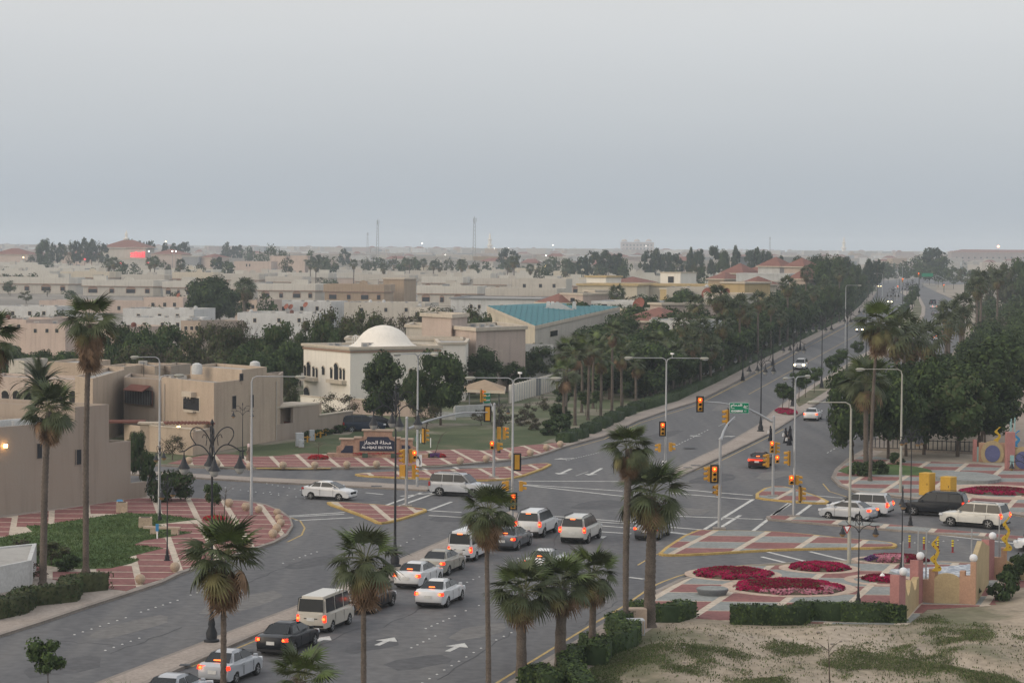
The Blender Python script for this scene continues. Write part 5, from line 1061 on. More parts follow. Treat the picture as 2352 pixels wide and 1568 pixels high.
for x, y, w_, d_, h_, lb in ((1462, 1447, 1.0, .8, 1.05, 'beige slatted utility box beside the thick palm trunk'), (1459, 1462, .9, .8, .8, 'white stone seat slab in front of the slatted box')):
    g = G(x, y); o = E('utility_box', (g[0], g[1], .15), .1, lb, 'utility box'); b = MB(); b.box((0, 0, 0), (w_, d_, h_)); b.build('box', m_cabg if h_ < 1 else m_cap, o)
    for k in range(5): b = MB(); b.box((-w_*.4+w_*.2*k, -d_/2-.01, .05), (.08, .03, h_-.1)); b.build('slat', m_cap, o)
for i, (x, y) in enumerate(((723, 1012), (736, 1008), (748, 1003), (706, 1018))):
    g = G(x, y); o = E('guard_post', (g[0], g[1], .15), 0, ['yellow guard post in front of the small cabinet', 'yellow guard post second by the wall', 'yellow guard post farthest along the wall', 'yellow guard post left of the small cabinet'][i], 'guard post', 'yellow guard posts'); b = MB(); b.tube([(0, 0, 0), (0, 0, .65)], .09, 8); b.build('post', m_sig, o); b = MB(); b.box((0, 0, .45), (.7, .08, .1), .3); b.build('rail', m_sig, o)
for i, (x, y) in enumerate(((2089, 1257), (2122, 1261), (2154, 1266), (2188, 1268))):
    g = G(x, y); o = E('delineator_post', (g[0], g[1], 0), 0, ['leftmost', 'second from left', 'third from left', 'rightmost'][i]+' of four maroon delineator posts with yellow bands', 'delineator', 'delineator posts across the slip road'); b = MB(); b.tube([(0, 0, 0), (0, 0, .85)], .065, 8); b.lathe([(.14, 0), (.06, .05)], 8); b.build('post', M('delineator_red', (.22, .03, .03), .6), o)
    for k in range(3): b = MB(); b.tube([(0, 0, .42+k*.17), (0, 0, .51+k*.17)], .078, 8); b.build('band', M('band_yellow', (.70, .62, .05), .5), o)
# people
def person(x, y, h, hd, label, cloth, head_m, stride=.3, bag=None, skin=(.30, .19, .13), w=.24):
    g = G(x, y); o = E('person', (g[0], g[1], .005), hd, label, 'person'); sec = [(0, .20, .0), (.03, .26, 0), (.30, .25, .0), (.55, .235, 0), (.75, .20, .0), (.95, .19, 0), (1.1, .185, .0), (1.25, .215, .0), (1.36, .23, 0), (1.43, .17, .0), (1.47, .085, .02), (1.52, .082, .03), (1.58, .10, .03), (1.66, .105, .03), (1.72, .075, .02), (1.745, .02, .02)]
    k = h/1.745; n = 16; vs = []
    for z, r, f in sec:
        for j in range(n):
            a = 2*pi*j/n; sx = 1.0 if z > 1.45 else (.62 if z > .9 else .75+(.25+stride)*(.6-min(.6, z))/.6); sy = 1.0 if z > 1.45 or z < .8 else 1.12
            fold = 1+(.05*sin(a*6) if z < 1 else 0); vs.append((r*cos(a)*sx*fold*k+f*k, r*sin(a)*sy*fold*k, z*k))
    b = MB(); m = len(sec); b.add(vs, [(i*n+j, i*n+(j+1) % n, (i+1)*n+(j+1) % n, (i+1)*n+j) for i in range(m-1) for j in range(n)]+[tuple(range(n-1, -1, -1)), tuple((m-1)*n+j for j in range(n))]); bd = b.build('robe', cloth, o, 60)
    for sg in (-1, 1):
        b = MB(); b.tube([(0, sg*.20*k, 1.36*k), (.03, sg*.27*k, 1.12*k), (.16, sg*.24*k, .92*k)], [.07*k, .075*k, .06*k], 8); b.build('sleeve', cloth, o, 60)
        b = MB(); hx, hy, hz = .17, sg*.235*k, .90*k; sk = M('skin', skin, .6, .1); b.lathe([(.012, -.04), (.04, -.02), (.035, .05), (.01, .06)], 8, (hx, hy, hz)); 
        for q in range(4): b.tube([(hx+.01, hy+(q-1.5)*.018, hz-.03), (hx+.03, hy+(q-1.5)*.018, hz-.09+abs(q-1.4)*.01), (hx+.02, hy+(q-1.5)*.018, hz-.115+abs(q-1.4)*.012)], .009, 5)
        b.tube([(hx+.01, hy-sg*.03, hz), (hx+.05, hy-sg*.045, hz-.05)], .011, 5); b.build('hand', sk, o)
        b = MB(); b.box((.06+sg*stride*.5, sg*.09, 0), (.24, .09, .07), 0, 0, .8); b.build('shoe', m_dark, o)
    b = MB(); fz = 1.62*k; b.lathe([(.02, -.11), (.055, -.08), (.07, 0), (.06, .06), (.02, .08)], 10, (.065*k, 0, fz), 0, .75, .95); f = b.build('face', M('skin', skin, .6, .1), o, 60)
    b = MB(); b.box((.125, 0, fz-.035), (.025, .018, .035)); b.build('nose', M('skin', skin, .6, .1), f)
    for sg in (-1, 1): b = MB(); b.box((.112, sg*.027, fz+.005), (.01, .02, .01)); b.build('eye', m_dark, f)
    if head_m:
        b = MB(); b.lathe([(.13, -.16), (.125, -.02), (.115, .08), (.07, .13), (.01, .14)], 12, (.0, 0, fz+.0)); b.build('headscarf', head_m, o, 60)
    if bag:
        b = MB(); b.box((bag[0], bag[1], bag[2]), (.22, .14, .34), 0, 0, .75); b.build('bag', m_swhite, o)
m_abaya = M('black_cloth', (.012, .012, .018), .8, .3)
person(1805, 1017, 1.62, radians(200), 'woman in black abaya carrying a white bag, leading across the lane', m_abaya, None, .5, (.18, -.22, .7))
person(1813, 1022, 1.55, radians(205), 'woman in black abaya nearest the camera, stooping beside a white bag', m_abaya, None, .4, (.22, -.2, .45))
person(1815, 1012, 1.62, radians(200), 'woman in black abaya behind the other two', m_abaya, None, .3)
person(1770, 1012, 1.62, radians(185), 'woman in black half hidden by the signal pole', m_abaya, None, .3, (.2, -.2, .75))
person(571, 1060, 1.7, radians(175), 'man in a brown robe with a pale head cloth by the lamp post', M('brown_robe', (.20, .15, .12), .85), M('pale_cloth', (.62, .50, .50), .8), .2)
# playground wall with towers
m_yw = M('wall_ochre', (.42, .325, .185), .85, .14, 1.2, 9, bump=.3); m_or = M('wall_orange', (.43, .265, .18), .85, .14, 1.2, 9, bump=.3); m_pk = M('wall_pink', (.38, .185, .175), .85, .14, 1.2, 9, bump=.2); m_gir = M('giraffe_yellow', (.52, .34, .03), .6, .15); m_spot = M('giraffe_spot', (.10, .03, .02), .6)
m_bluep = M('panel_pale_blue', (.26, .42, .42), .6, .08); m_blued = M('disc_blue', (.11, .12, .24), .7, .15)
PW = E('playground_wall', (*G(2250, 1400), .1), 0, 'ochre and orange castle style playground wall with white globes', 'wall'); po = PW.location
def wl(a, c, ya, yc, mat, name='wall_panel', th=.35, top=None):
    p, q = Vector(G(*a)), Vector(G(*c)); ha, hc = HT(a[0], a[1], ya), HT(c[0], c[1], yc); d = (q-p).normalized(); n = Vector((-d.y, d.x))*th; L = (q-p).length
    prof = [(0, 0), (L, 0)]+([(L, hc), (0, ha)] if not top else [(L*u, h) for u, h in top(ha, hc)])
    vs = [(p.x+d.x*u-po.x, p.y+d.y*u-po.y, z) for u, z in prof]+[(p.x+d.x*u+n.x-po.x, p.y+d.y*u+n.y-po.y, z) for u, z in prof]; k = len(prof)
    b = MB(); b.add(vs, [tuple(range(k)), tuple(range(2*k-1, k-1, -1))]+[(i, k+i, k+(i+1) % k, (i+1) % k) for i in range(k)]); return b.build(name, mat, PW)
wl((2064, 1434), (2079, 1431), 1325, 1325, m_pk, 'pink_tower', .6)
wl((2079, 1431), (2110, 1394), 1345, 1328, m_yw, top=lambda a, c: [(1, c), (.85, c*.98), (.78, c*.72), (.70, c*.68), (.62, c*.8), (.55, c*.95), (.4, a*.95), (.3, a*.66), (.2, a*.6), (.12, a*.72), (0, a)])
wl((2108, 1394), (2119, 1389), 1290, 1290, m_pk, 'pink_tower', .5)
wl((2117, 1388), (2145, 1391), 1325, 1311, m_or, 'orange_tower', .5, top=lambda a, c: [(1, c), (.55, c), (.55, a*.86), (0, a*.86)])
wl((2145, 1391), (2204, 1392), 1330, 1330, m_yw, top=lambda a, c: [(1, a*.98)]+[(.5+.5*cos(pi*i/12), a*(.92+.24*sin(pi*i/12))) for i in range(1, 12)]+[(0, a*.98)])
wl((2203, 1392), (2240, 1394), 1315, 1295, m_or, 'orange_tower', .5, top=lambda a, c: [(1, c), (.66, c), (.66, a*.86), (.33, a*.86), (.33, a), (0, a)])
wl((2242, 1392), (2271, 1345), 1280, 1257, m_yw, th=.3, top=lambda a, c: [(1, c), (.75, c*1.15), (.4, a*1.16), (0, a*.98)])
wl((2270, 1338), (2283, 1335), 1243, 1243, m_pk, 'pink_tower', .5)
wl((2279, 1334), (2312, 1335), 1275, 1262, m_or, 'orange_tower', .5, top=lambda a, c: [(1, c), (.6, c), (.6, a*.86), (0, a*.86)])
wl((2311, 1335), (2400, 1338), 1290, 1320, m_yw, top=lambda a, c: [(1, c), (.7, a*.50), (.4, a*.55), (.15, a*.85), (0, a*1.0)])
gb = MB(); gb.lathe([(.02, -.24), (.14, -.2), (.215, -.11), (.24, 0), (.215, .11), (.14, .2), (.02, .24)], 16); gbm = gb.mesh('globe_lamp', m_globe, 60)
for (x, y, bxy, lb) in ((2075, 1318, (2072, 1433), 'white globe lamp on the nearest pink tower'), (2114, 1282, (2113, 1391), 'white globe lamp on the second pink tower'), (2236, 1287, (2232, 1393), 'white globe lamp beside the tall ochre panel'), (2280, 1236, (2278, 1336), 'white globe lamp on the far pink tower'), (2355, 1250, (2356, 1310), 'white globe lamp at the right picture edge')):
    p = AP(x, y-6, G(*bxy)[1]+.2); o = put('globe_lamp', gbm, None, p); tag(o, lb, 'globe lamp', 'white globe lamps')
for (x, y, yt, z) in ((2130, 1391, 1222, 1), (2111, 1391, 1226, 1), (2234, 1393, 1222, 1), (2298, 1336, 1190, 1), (2076, 1433, 1250, 1)):
    g = G(x, y); h = HT(x, y, yt); b = MB(); b.tube([(g[0]-po.x, g[1]-po.y+.6, 0), (g[0]-po.x, g[1]-po.y+.6, h)], .04, 6); b.build('steel_post', m_pole, PW)
def wavy(x, y, yb, yt, label, mat=m_gir, dist=None, sc=1.0, sp=m_spot):
    d = dist or G(x, y)[1]; p0 = AP(x, yb, d); p1 = AP(x, yt, d); h = p1.z-p0.z; o = E('cutout_figure', p0, 0, label, 'cutout figure'); n = 26; Lf = []; Rt = []
    for i in range(n+1):
        t = i/n; c = .14*sc*sin(t*14); w = (.30-.20*t)*sc*(1+.35*sin(t*18+1)); Lf.append((c-w*.55, t*h)); Rt.append((c+w*.7, t*h))
    pts = Lf+Rt[::-1]; k = len(pts); b = MB()
    for i in range(n):
        q = [Lf[i], Rt[i], Rt[i+1], Lf[i+1]]; b.add([(u, -.03, v) for u, v in q]+[(u, .03, v) for u, v in q], [(0, 1, 2, 3), (7, 6, 5, 4), (0, 3, 7, 4), (1, 5, 6, 2)])
    b.build('body', mat, o)
    for i in range(7 if sp else 0):
        t = .1+.12*i; c = .14*sc*sin(t*14)+.08*(-1)**i*sc; b = MB(); b.box((c, -.04, t*h), (.06, .02, .06)); b.build('spot', sp, o)
wavy(2148, 1391, 1311, 1231, 'wavy yellow cutout figure with dark spots over the ochre arch'); wavy(2311, 1336, 1264, 1186, 'wavy yellow cutout figure on the far orange tower')
# park gate
PG = E('park_gate', (*G(2290, 1068), .14), 0, 'colourful park gate with blue discs on ochre arches', 'gate'); po2 = PG.location
def pbox(x0, x1, yb, yt, mat, name, d=.6, dy=0):
    p, q = Vector(G(x0, yb)), Vector(G(x1, yb)); h = HT((x0+x1)/2, yb, yt); m = (p+q)/2; b = MB(); b.box((m.x-po2.x, m.y-po2.y+dy, 0), ((q-p).length, d, h)); return b.build(name, mat, PG)
pbox(2235, 2242, 1062, 1012, m_pk, 'gate_post'); pbox(2242, 2250, 1062, 1030, m_bluep, 'blue_panel', .7); pbox(2250, 2312, 1064, 1020, m_or, 'gate_wall', .4, .2); pbox(2310, 2328, 1080, 995, m_pk, 'gate_post', 1.0); pbox(2318, 2326, 1082, 1048, m_bluep, 'blue_panel', .3, -.4); pbox(2326, 2352, 1076, 1035, m_or, 'gate_wall', .5, .3); pbox(2330, 2440, 1080, 1030, m_yw, 'gate_wall', .4)
for cx, cy, D_ in ((2279, 1041, (2279, 1064)), (2349, 1056, (2349, 1080))):
    p = AP(cx, cy, G(*D_)[1]-.35); 
    for r_, mt, yy in ((1.25, m_yw, 0), (.82, m_blued, -.06)):
        b = MB(); vs = [(p.x-po2.x+r_*cos(2*pi*i/28)*.9, p.y-po2.y+yy-k*.1, p.z-po2.z+r_*sin(2*pi*i/28)) for k in (0, 1) for i in range(28)]; b.add(vs, [tuple(range(27, -1, -1)), tuple(range(28, 56))]+[(i, (i+1) % 28, 28+(i+1) % 28, 28+i) for i in range(28)]); b.build('disc' if mt is m_blued else 'ochre_ring', mt, PG)
wavy(2291, 1064, 1028, 980, 'wavy ochre cutout on the park gate', m_gir, None, 1.3, None); wavy(2334, 1076, 1036, 988, 'wavy blue cutout on the park gate', M('cutout_blue', (.05, .25, .50)), None, 1.6, None)
for x, y, yt in ((2316, 1078, 1000), (2326, 1078, 990), (2318, 1064, 992)):
    g = G(x, y); h = HT(x, y, yt)+1.2; b = MB(); b.tube([(g[0]-po2.x, g[1]-po2.y-.6, 0), (g[0]-po2.x, g[1]-po2.y-.6, h)], .06, 6); b.build('steel_post', m_bluep, PG)
o = put('globe_lamp', gbm, None, AP(2322, 1002, G(2320, 1080)[1])); tag(o, 'white globe lamp on the park gate post', 'globe lamp', 'white globe lamps')
# park fence in the trees' shade
FN = E('park_fence', (*G(2100, 1040), .14), 0, 'low dark park railing under the trees', 'fence'); pf = FN.location
pa, pb = Vector(G(1990, 1036)), Vector(G(2236, 1046)); n_ = 24
for i in range(n_+1):
    p = pa.lerp(pb, i/n_); b = MB(); b.box((p.x-pf.x, p.y-pf.y, 0), (.08, .08, 1.3)); b.build('post', m_black, FN)
for z in (.25, 1.15):
    d = pb-pa; b = MB(); b.box(((pa.x+pb.x)/2-pf.x, (pa.y+pb.y)/2-pf.y, z), (d.length, .05, .07), atan2(d.y, d.x)); b.build('rail', m_black, FN)
b = MB(); d = pb-pa; b.box(((pa.x+pb.x)/2-pf.x, (pa.y+pb.y)/2-pf.y, -.1), (d.length, .3, .35), atan2(d.y, d.x)); b.build('kerb_wall', m_kerb, FN)
# low round fountain, beds
for x, y, r_, lb in ((1636, 1370, .95, 'low round dark stone table on the plaza'),):
    g = G(x, y); o = E('round_table', (g[0], g[1], .16), 0, lb, 'stone table'); b = MB(); b.lathe([(r_*.85, 0), (r_, .28), (r_, .33), (r_*.96, .36)], 28); b.build('drum', M('table_slate', (.13, .14, .15), .6), o, 30); b = MB(); b.lathe([(r_*.95, .365), (r_*.93, .38)], 28); b.build('top', m_gry, o)
bed((1684, 1325), 2.4, 2.35, 'round magenta flower bed with crimson heart on the left of the plaza', [(0, lambda x, y, r: r > -1), (1, lambda x, y, r: r < .68), (0, lambda x, y, r: (x < -.1) & (y < -.3))], 1, .3, 4200)
bed((1812, 1356), 3.2, 2.9, 'largest flower bed, magenta and crimson with a pink front edge', [(0, lambda x, y, r: r > -1), (1, lambda x, y, r: (r < .8) & (y < .45) & (x < .55)), (2, lambda x, y, r: (y < -.74) | ((x > .55) & (y < -.35)))], 2, .32, 6200)
bed((1882, 1310), 1.9, 1.75, 'plain magenta flower bed behind the largest one', [(0, lambda x, y, r: r > -1), (1, lambda x, y, r: np.sin(x*9+y*5) > .75)], 3, .28, 3400)
bed((2060, 1292), 2.0, 1.45, 'mixed pink and crimson flower bed at the slip road', [(1, lambda x, y, r: r > -1), (2, lambda x, y, r: (y < .1) & (x < .2)), (0, lambda x, y, r: (y > .35) & (x < .3)), (4, lambda x, y, r: x < -.7)], 4, .32, 4200)
bed((2025, 1337), 1.15, 1.15, 'small crimson flower bed holding a white stone', [(1, lambda x, y, r: r > -1), (0, lambda x, y, r: y < -.3)], 5, .25, 1500)
bed((2292, 1134), 3.0, 2.7, 'round magenta bed across the street by the yellow cabinets', [(0, lambda x, y, r: r > -1), (1, lambda x, y, r: (r < .72) & (y < .5)), (4, lambda x, y, r: (r > .85) & (y > .4))], 6, .3, 3600)
bed((1806, 949), 1.3, 5.0, 'magenta flower bed at the tip of the far median', [(0, lambda x, y, r: r > -1), (1, lambda x, y, r: r < .3)], 7, .3, 1600)
bed((731, 1057), .95, 1.0, 'small red flower mound with a sapling left of the sector sign', [(3, lambda x, y, r: r > -1)], 8, .3, 700)
bed((1000, 1053), 1.0, 1.0, 'dark violet flower mound round the leaning sapling', [(4, lambda x, y, r: r > -1), (3, lambda x, y, r: x > .45), (5, lambda x, y, r: x < -.5)], 9, .3, 700)
bed((492, 1198), .8, .8, 'small red flower mound behind the first ornate lamp', [(3, lambda x, y, r: r > -1)], 10, .25, 500)
bed((2090, 667), 1.5, 2.2, 'tiny red flower strip at the far end of the median', [(3, lambda x, y, r: r > -1)], 11, .3, 300)
for x, y in ((2024, 1337),):
    g = G(x, y); b = MB(); b.lathe([(.16, 0), (.2, .12), (.12, .26), (.03, .34)], 7, (g[0], g[1]-.4, .3)); o = b.build('white_stone', m_swhite); tag(o, 'white rock lying in the small crimson bed', 'rock')
# hedges
def HG(nm, pts, w, h, lb, seed, **k): return hedge(nm, GL(pts), w, h, lb, seed, **k)
HG('hedge', [(1360, 1640), (1322, 1580), (1300, 1556), (1325, 1530), (1375, 1535), (1385, 1520), (1360, 1512)], 1.0, .95, 'zigzag clipped hedge at the bottom, between the two palms', 21)
HG('hedge', [(1270, 1600), (1235, 1572), (1210, 1585)], 1.0, .9, 'short clipped hedge piece cut by the bottom edge', 22)
HG('hedge', [(1345, 1500), (1390, 1512), (1445, 1492), (1452, 1478), (1418, 1466), (1408, 1456), (1440, 1448)], .95, .95, 'clipped hedge bend beside the tall thin palm', 23)
HG('hedge', [(1420, 1470), (1470, 1470)], .8, .9, 'hedge stub under the white seat slab', 24)
HG('hedge', [(1460, 1420), (1495, 1432), (1540, 1432), (1578, 1420)], 1.3, .9, 'rounded hedge behind the thick palm trunk', 25)
HG('hedge', [(1678, 1436), (1770, 1438), (1835, 1438), (1850, 1427), (1930, 1430), (2055, 1433), (2062, 1436)], 1.15, 1.0, 'long clipped hedge along the plaza front', 26)
HG('hedge', [(-40, 1430), (40, 1412), (60, 1395), (155, 1385), (165, 1365), (235, 1357)], 1.4, 1.0, 'stepped clipped hedge at the lower left sidewalk', 27, mats=[m_lf[2], m_lf[1], m_lf[0]])
for i, (a, c) in enumerate((((1318, 1013), (1290, 1020)), ((1342, 1004), (1318, 1012)), ((1372, 989), (1345, 1000)), ((1398, 975), (1372, 988)), ((1425, 962), (1398, 975)), ((1452, 950), (1425, 960)), ((1480, 938), (1452, 948)), ((1510, 927), (1482, 937)), ((1545, 918), (1512, 926)), ((1575, 905), (1548, 915)))):
    HG('hedge', [(c[0]*.9+a[0]*.1, c[1]*.9+a[1]*.1), (a[0]*.8+c[0]*.2, a[1]*.8+c[1]*.2)], 1.7, 1.0, ordn(i+1)+' dark shrub block from the sign plaza along the far sidewalk', 30+i, mats=[m_lf[0], m_lf[4]], dens=26)

# ------------------------------------------------------------------ buildings
def W_(nm, c, v=.1, **k): return M(nm, c, .9, v, .35, 6, stain=k.pop('stain', .16), **k)
m_beige = W_('wall_beige', (.37, .30, .245), .12, bump=.25, dirt=(.33, .28, .235)); m_beige2 = W_('wall_warm_beige', (.42, .34, .265), .1, bump=.2); m_creamw = W_('wall_cream', (.74, .70, .63), .05, stain=.10); m_pale = W_('wall_pale', (.46, .43, .38)); m_band = W_('parapet_pale', (.52, .50, .45), .08); m_pinkw = W_('wall_pinkish', (.46, .375, .325))
m_whitew = W_('wall_white', (.50, .505, .50), .15); m_yelw = W_('wall_yellow', (.52, .465, .37)); m_mustard = W_('wall_mustard', (.45, .345, .19)); m_brownw = W_('wall_sand_brown', (.33, .25, .175)); m_greyw = W_('wall_grey', (.24, .25, .26)); m_roofg = W_('roof_grey', (.36, .35, .33)); m_rooft = W_('roof_tile_red', (.20, .095, .075), .15, bump=.4); m_rustr = W_('awning_rust', (.15, .06, .045), .2)
m_trim = W_('trim_cream', (.50, .44, .36)); m_archt = W_('arch_trim_brown', (.30, .20, .15)); m_teal = M('roof_tile_teal', (.04, .165, .19), .7, .15, 1.0, 6, bump=.5)
m_acg = W_('ac_casing', (.40, .38, .35), .2); m_warm = M('warm_wall_lamp', (1, .55, .2), emit=12)
def cor(x, D_): p = AP(x, 567+H*F/D_, D_); return (p.x, p.y)
def zt(x, y, D_): return AP(x, y, D_).z
def ringw(b, poly, z0, z1, do, di, mi=0):
    o = inset(poly, -do) if do else poly; i_ = inset(poly, di); n = len(poly)
    for k in range(n):
        j = (k+1) % n; q = [o[k], o[j], i_[j], i_[k]]; b.add([(p[0], p[1], z0) for p in q]+[(p[0], p[1], z1) for p in q], [(4, 5, 6, 7), (0, 1, 5, 4), (2, 3, 7, 6), (3, 2, 1, 0)], mi)
class Bd:
    def __init__(s, name, at, label, cat='building', group=None, lt=None):
        s.o = E(name, (at[0], at[1], 0), 0, label, cat, group); s.x, s.y = at[0], at[1]
        if lt: later(s.o, *lt)
    def L(s, poly): return [(p[0]-s.x, p[1]-s.y) for p in poly]
    def block(s, poly, z0, z1, mat, par=.7, parmat=None, out=0, roof=None, ph=None, nm='wall', bandh=None):
        P = s.L(poly); b = MB(); b.prism(P, z0, z1-par); w = b.build(nm, mat, s.o)
        if par: b = MB(); ringw(b, P, z1-(bandh or par), z1, out, .25); b.build('parapet', parmat or mat, s.o)
        b = MB(); b.prism(inset(P, .26), z1-par-.2, z1-par+.03); b.build('roof', roof or m_roofg, s.o)
        return w
    def win(s, p, q, u, z, w, h, style='plain', frame=None, glass=None):
        p, q = Vector(p), Vector(q); d = (q-p); L = d.length; d.normalize(); c = p+d*(L*u); c = Vector((c.x-s.x, c.y-s.y))
        def pt(a, zz): return (c.x+d.x*a, c.y+d.y*a, zz)
        b = MB(); fw = .05 if frame is not None else .09 if style != 'big' else .14; b.slab(pt(-w/2-fw, z-h/2-fw), pt(w/2+fw, z-h/2-fw), pt(w/2+fw, z+h/2+fw), pt(-w/2-fw, z+h/2+fw), off=.05, th=.06)
        nrm = Vector((d.y, -d.x))
        if style == 'arch':
            k = 9; vs = []
            for oo in (0, .12):
                vs += [(c.x+d.x*(w/2+fw)*cos(pi*i/(k-1))+nrm.x*oo, c.y+d.y*(w/2+fw)*cos(pi*i/(k-1))+nrm.y*oo, z+h/2+(w/2+fw)*sin(pi*i/(k-1))) for i in range(k)]
            b.add(vs, [tuple(range(k, 2*k))]+[(i, i+1, k+i+1, k+i) for i in range(k-1)])
        f = b.build('window', frame or m_trim, s.o)
        b = MB(); b.slab(pt(-w/2, z-h/2), pt(w/2, z-h/2), pt(w/2, z+h/2), pt(-w/2, z+h/2), off=.07, th=.03)
        if style == 'arch':
            k = 9; vs = [(c.x+d.x*(w/2-.02)*cos(pi*i/(k-1))+nrm.x*.135, c.y+d.y*(w/2-.02)*cos(pi*i/(k-1))+nrm.y*.135, z+h/2+(w/2-.02)*sin(pi*i/(k-1))*.85) for i in range(k)]; b.add(vs, [tuple(range(k))])
        b.build('pane', glass or m_wing, f)
        if style == 'sill': b = MB(); b.slab(pt(-w/2-.2, z-h/2-.2), pt(w/2+.2, z-h/2-.2), pt(w/2+.2, z-h/2-.08), pt(-w/2-.2, z-h/2-.08), off=.22, th=.24); b.build('sill', m_trim, f)
        return f
    def box(s, c, size, mat, nm, rz=0, top=1.0): b = MB(); b.box((c[0]-s.x, c[1]-s.y, c[2]), size, rz, 0, top); return b.build(nm, mat, s.o)
def quad3(a, b_, c): A, B_, C_ = cor(*a), cor(*b_), cor(*c); return [A, B_, C_, (A[0]+C_[0]-B_[0], A[1]+C_[1]-B_[1])]
def ub(p, q, x):   # fraction along the face whose picture x is x
    xa, xb = PR((*p, 3))[0], PR((*q, 3))[0]; t = (x-xa)/(xb-xa); return t
def zat(p, q, u, y): P_ = (p[0]+(q[0]-p[0])*u, p[1]+(q[1]-p[1])*u); return AP(PR((*P_, 3))[0], y, P_[1]).z
def wpx(B_, p, q, x0, x1, y0, y1, style='plain', **k):
    u = ub(p, q, (x0+x1)/2); u0, u1 = ub(p, q, x0), ub(p, q, x1); L = hypot(q[0]-p[0], q[1]-p[1]); z1, z0 = zat(p, q, u, y0), zat(p, q, u, y1); return B_.win(p, q, u, (z0+z1)/2, abs(u1-u0)*L, z1-z0, style, **k)
def dish(loc, r, label, mat=None, az=-2.2, grp='rooftop dishes', lt=None, mast=1.0):
    o = E('satellite_dish', loc, az, label, 'satellite dish', grp)
    b = MB(); b.lathe([(.02, -.0), (r*.5, .03*r), (r*.85, .12*r), (r, .2*r), (r, .23*r), (r*.82, .16*r), (.03, .05)], 18); q = b.build('reflector', mat or m_rustr, o, 50); q.location = (0, 0, mast); q.rotation_euler = (0, radians(62), 0)
    b = MB(); b.tube([(0, 0, 0), (0, 0, mast)], .05, 6); b.tube([(0, 0, mast), (cos(radians(28))*r*.9, 0, mast+sin(radians(28))*r*.9)], .02, 4); b.build('mast', m_pole, o)
    if lt: later(o, *lt)
    return o
def ac_unit(B_, x, y, z, rz=0): 
    B_.box((x, y, z), (.95, .7, .62), m_acg, 'ac_unit', rz); B_.box((x-.0, y-.36, z+.1), (.5, .03, .4), m_greyw, 'ac_grille', rz)
# villa nearest on the left
p0, p1, p2, p3, p4 = cor(-90, 172), cor(172, 182), cor(250, 185.5), cor(300, 187.7), cor(337, 189.2)
d = Vector((p4[0]-p0[0], p4[1]-p0[1])).normalized(); nb = Vector((-d.y, d.x))
def back(p, t): return (p[0]+nb.x*t, p[1]+nb.y*t)
VA = Bd('villa', p1, 'large beige rendered villa wall with two slit windows at the left edge')
VA.block([p0, p1, back(p1, 12), back(p0, 12)], 0, zt(60, 975, 178), m_beige, .5, roof=m_pale)
VA.block([p1, p2, back(p2, 13), back(p1, 13)], 0, zt(210, 931, 184), m_beige, .4); VA.block([p2, p3, back(p3, 5), back(p2, 5)], 0, zt(275, 1015, 186.5), m_beige, .3); VA.block([p3, p4, back(p4, .5), back(p3, .5)], 0, zt(320, 1107, 188.5), m_beige, 0)
wpx(VA, p0, p1, 81, 92, 1018, 1052, frame=m_beige); wpx(VA, p0, p1, 172, 173, 1032, 1067, frame=m_beige); wpx(VA, p1, p2, 175, 185, 1032, 1066, frame=m_beige)
bp = back(p0, 7); bq = back(p1, 7); VA.block([bp, back(cor(65, 178), 7), back(cor(65, 178), 12), back(p0, 12)], 0, zt(30, 928, 188), m_beige2, .3)
lp = Vector(p0).lerp(Vector(p1), ub(p0, p1, 4)); VA.box((lp.x-nb.x*.25, lp.y-nb.y*.25, zt(4, 1030, 174.5)), (.25, .25, .25), m_warm, 'wall_lamp')
for x in (20, 64): c = cor(x, 180); VA.box((c[0], c[1], zt(x, 975, 180)-.5), (3.2, .3, .9), m_whitew, 'roof_rail_wall', atan2(d.y, d.x))
dish((*back(cor(12, 175.5), 3), zt(12, 975, 178)-.4), 1.35, 'big rust red satellite dish on the left villa terrace', M('dish_rust', (.22, .07, .055), .7), radians(205), mast=1.2)
# main beige villa
VB = Bd('villa', cor(491, 231), 'two storey beige villa with scalloped window hood and rust awnings')
q1 = quad3((372, 240), (491, 231), (643, 246)); zb = zt(491, 879, 231); VB.block(q1, 0, zb, m_beige2, .45)
u1 = quad3((437, 244), (555, 237), (612, 243)); VB.block(u1, zb-.5, zt(555, 849, 237), m_beige2, .35)
u2 = quad3((560, 242), (612, 243), (643, 246)); VB.block([cor(560, 238.5), cor(643, 246), cor(650, 252), cor(567, 245)], 0, zt(600, 864, 242), m_beige, .35)
l1_ = quad3((214, 256), (287, 246), (300, 252)); VB.block(quad3((172, 240), (213, 236), (287, 254)), 0, zt(213, 869, 236), m_beige2, .4, nm='wing'); VB.block(quad3((284, 248), (372, 243), (384, 250)), 0, zt(330, 868, 246), m_beige, .4, nm='recessed_wing')
A_, B_2, C_2 = q1[0], q1[1], q1[2]
f = wpx(VB, A_, B_2, 423, 459, 912, 941, 'big'); dd = Vector((B_2[0]-A_[0], B_2[1]-A_[1])).normalized(); nn = Vector((dd.y, -dd.x)); c = Vector(A_).lerp(Vector(B_2), ub(A_, B_2, 441)); zh = zat(A_, B_2, .58, 905)
VB.box((c.x+nn.x*.3, c.y+nn.y*.3, zh-.25), (2.05, .6, .5), m_trim, 'window_hood', atan2(dd.y, dd.x)); VB.box((c.x+nn.x*.2, c.y+nn.y*.2, zat(A_, B_2, .58, 946)), (1.95, .4, .16), m_trim, 'window_sill', atan2(dd.y, dd.x))
for k in (-.62, 0, .62): VB.box((c.x+dd.x*k+nn.x*.5, c.y+dd.y*k+nn.y*.5, zh-.42), (.14, .1, .2), m_trim, 'hood_scallop', atan2(dd.y, dd.x))
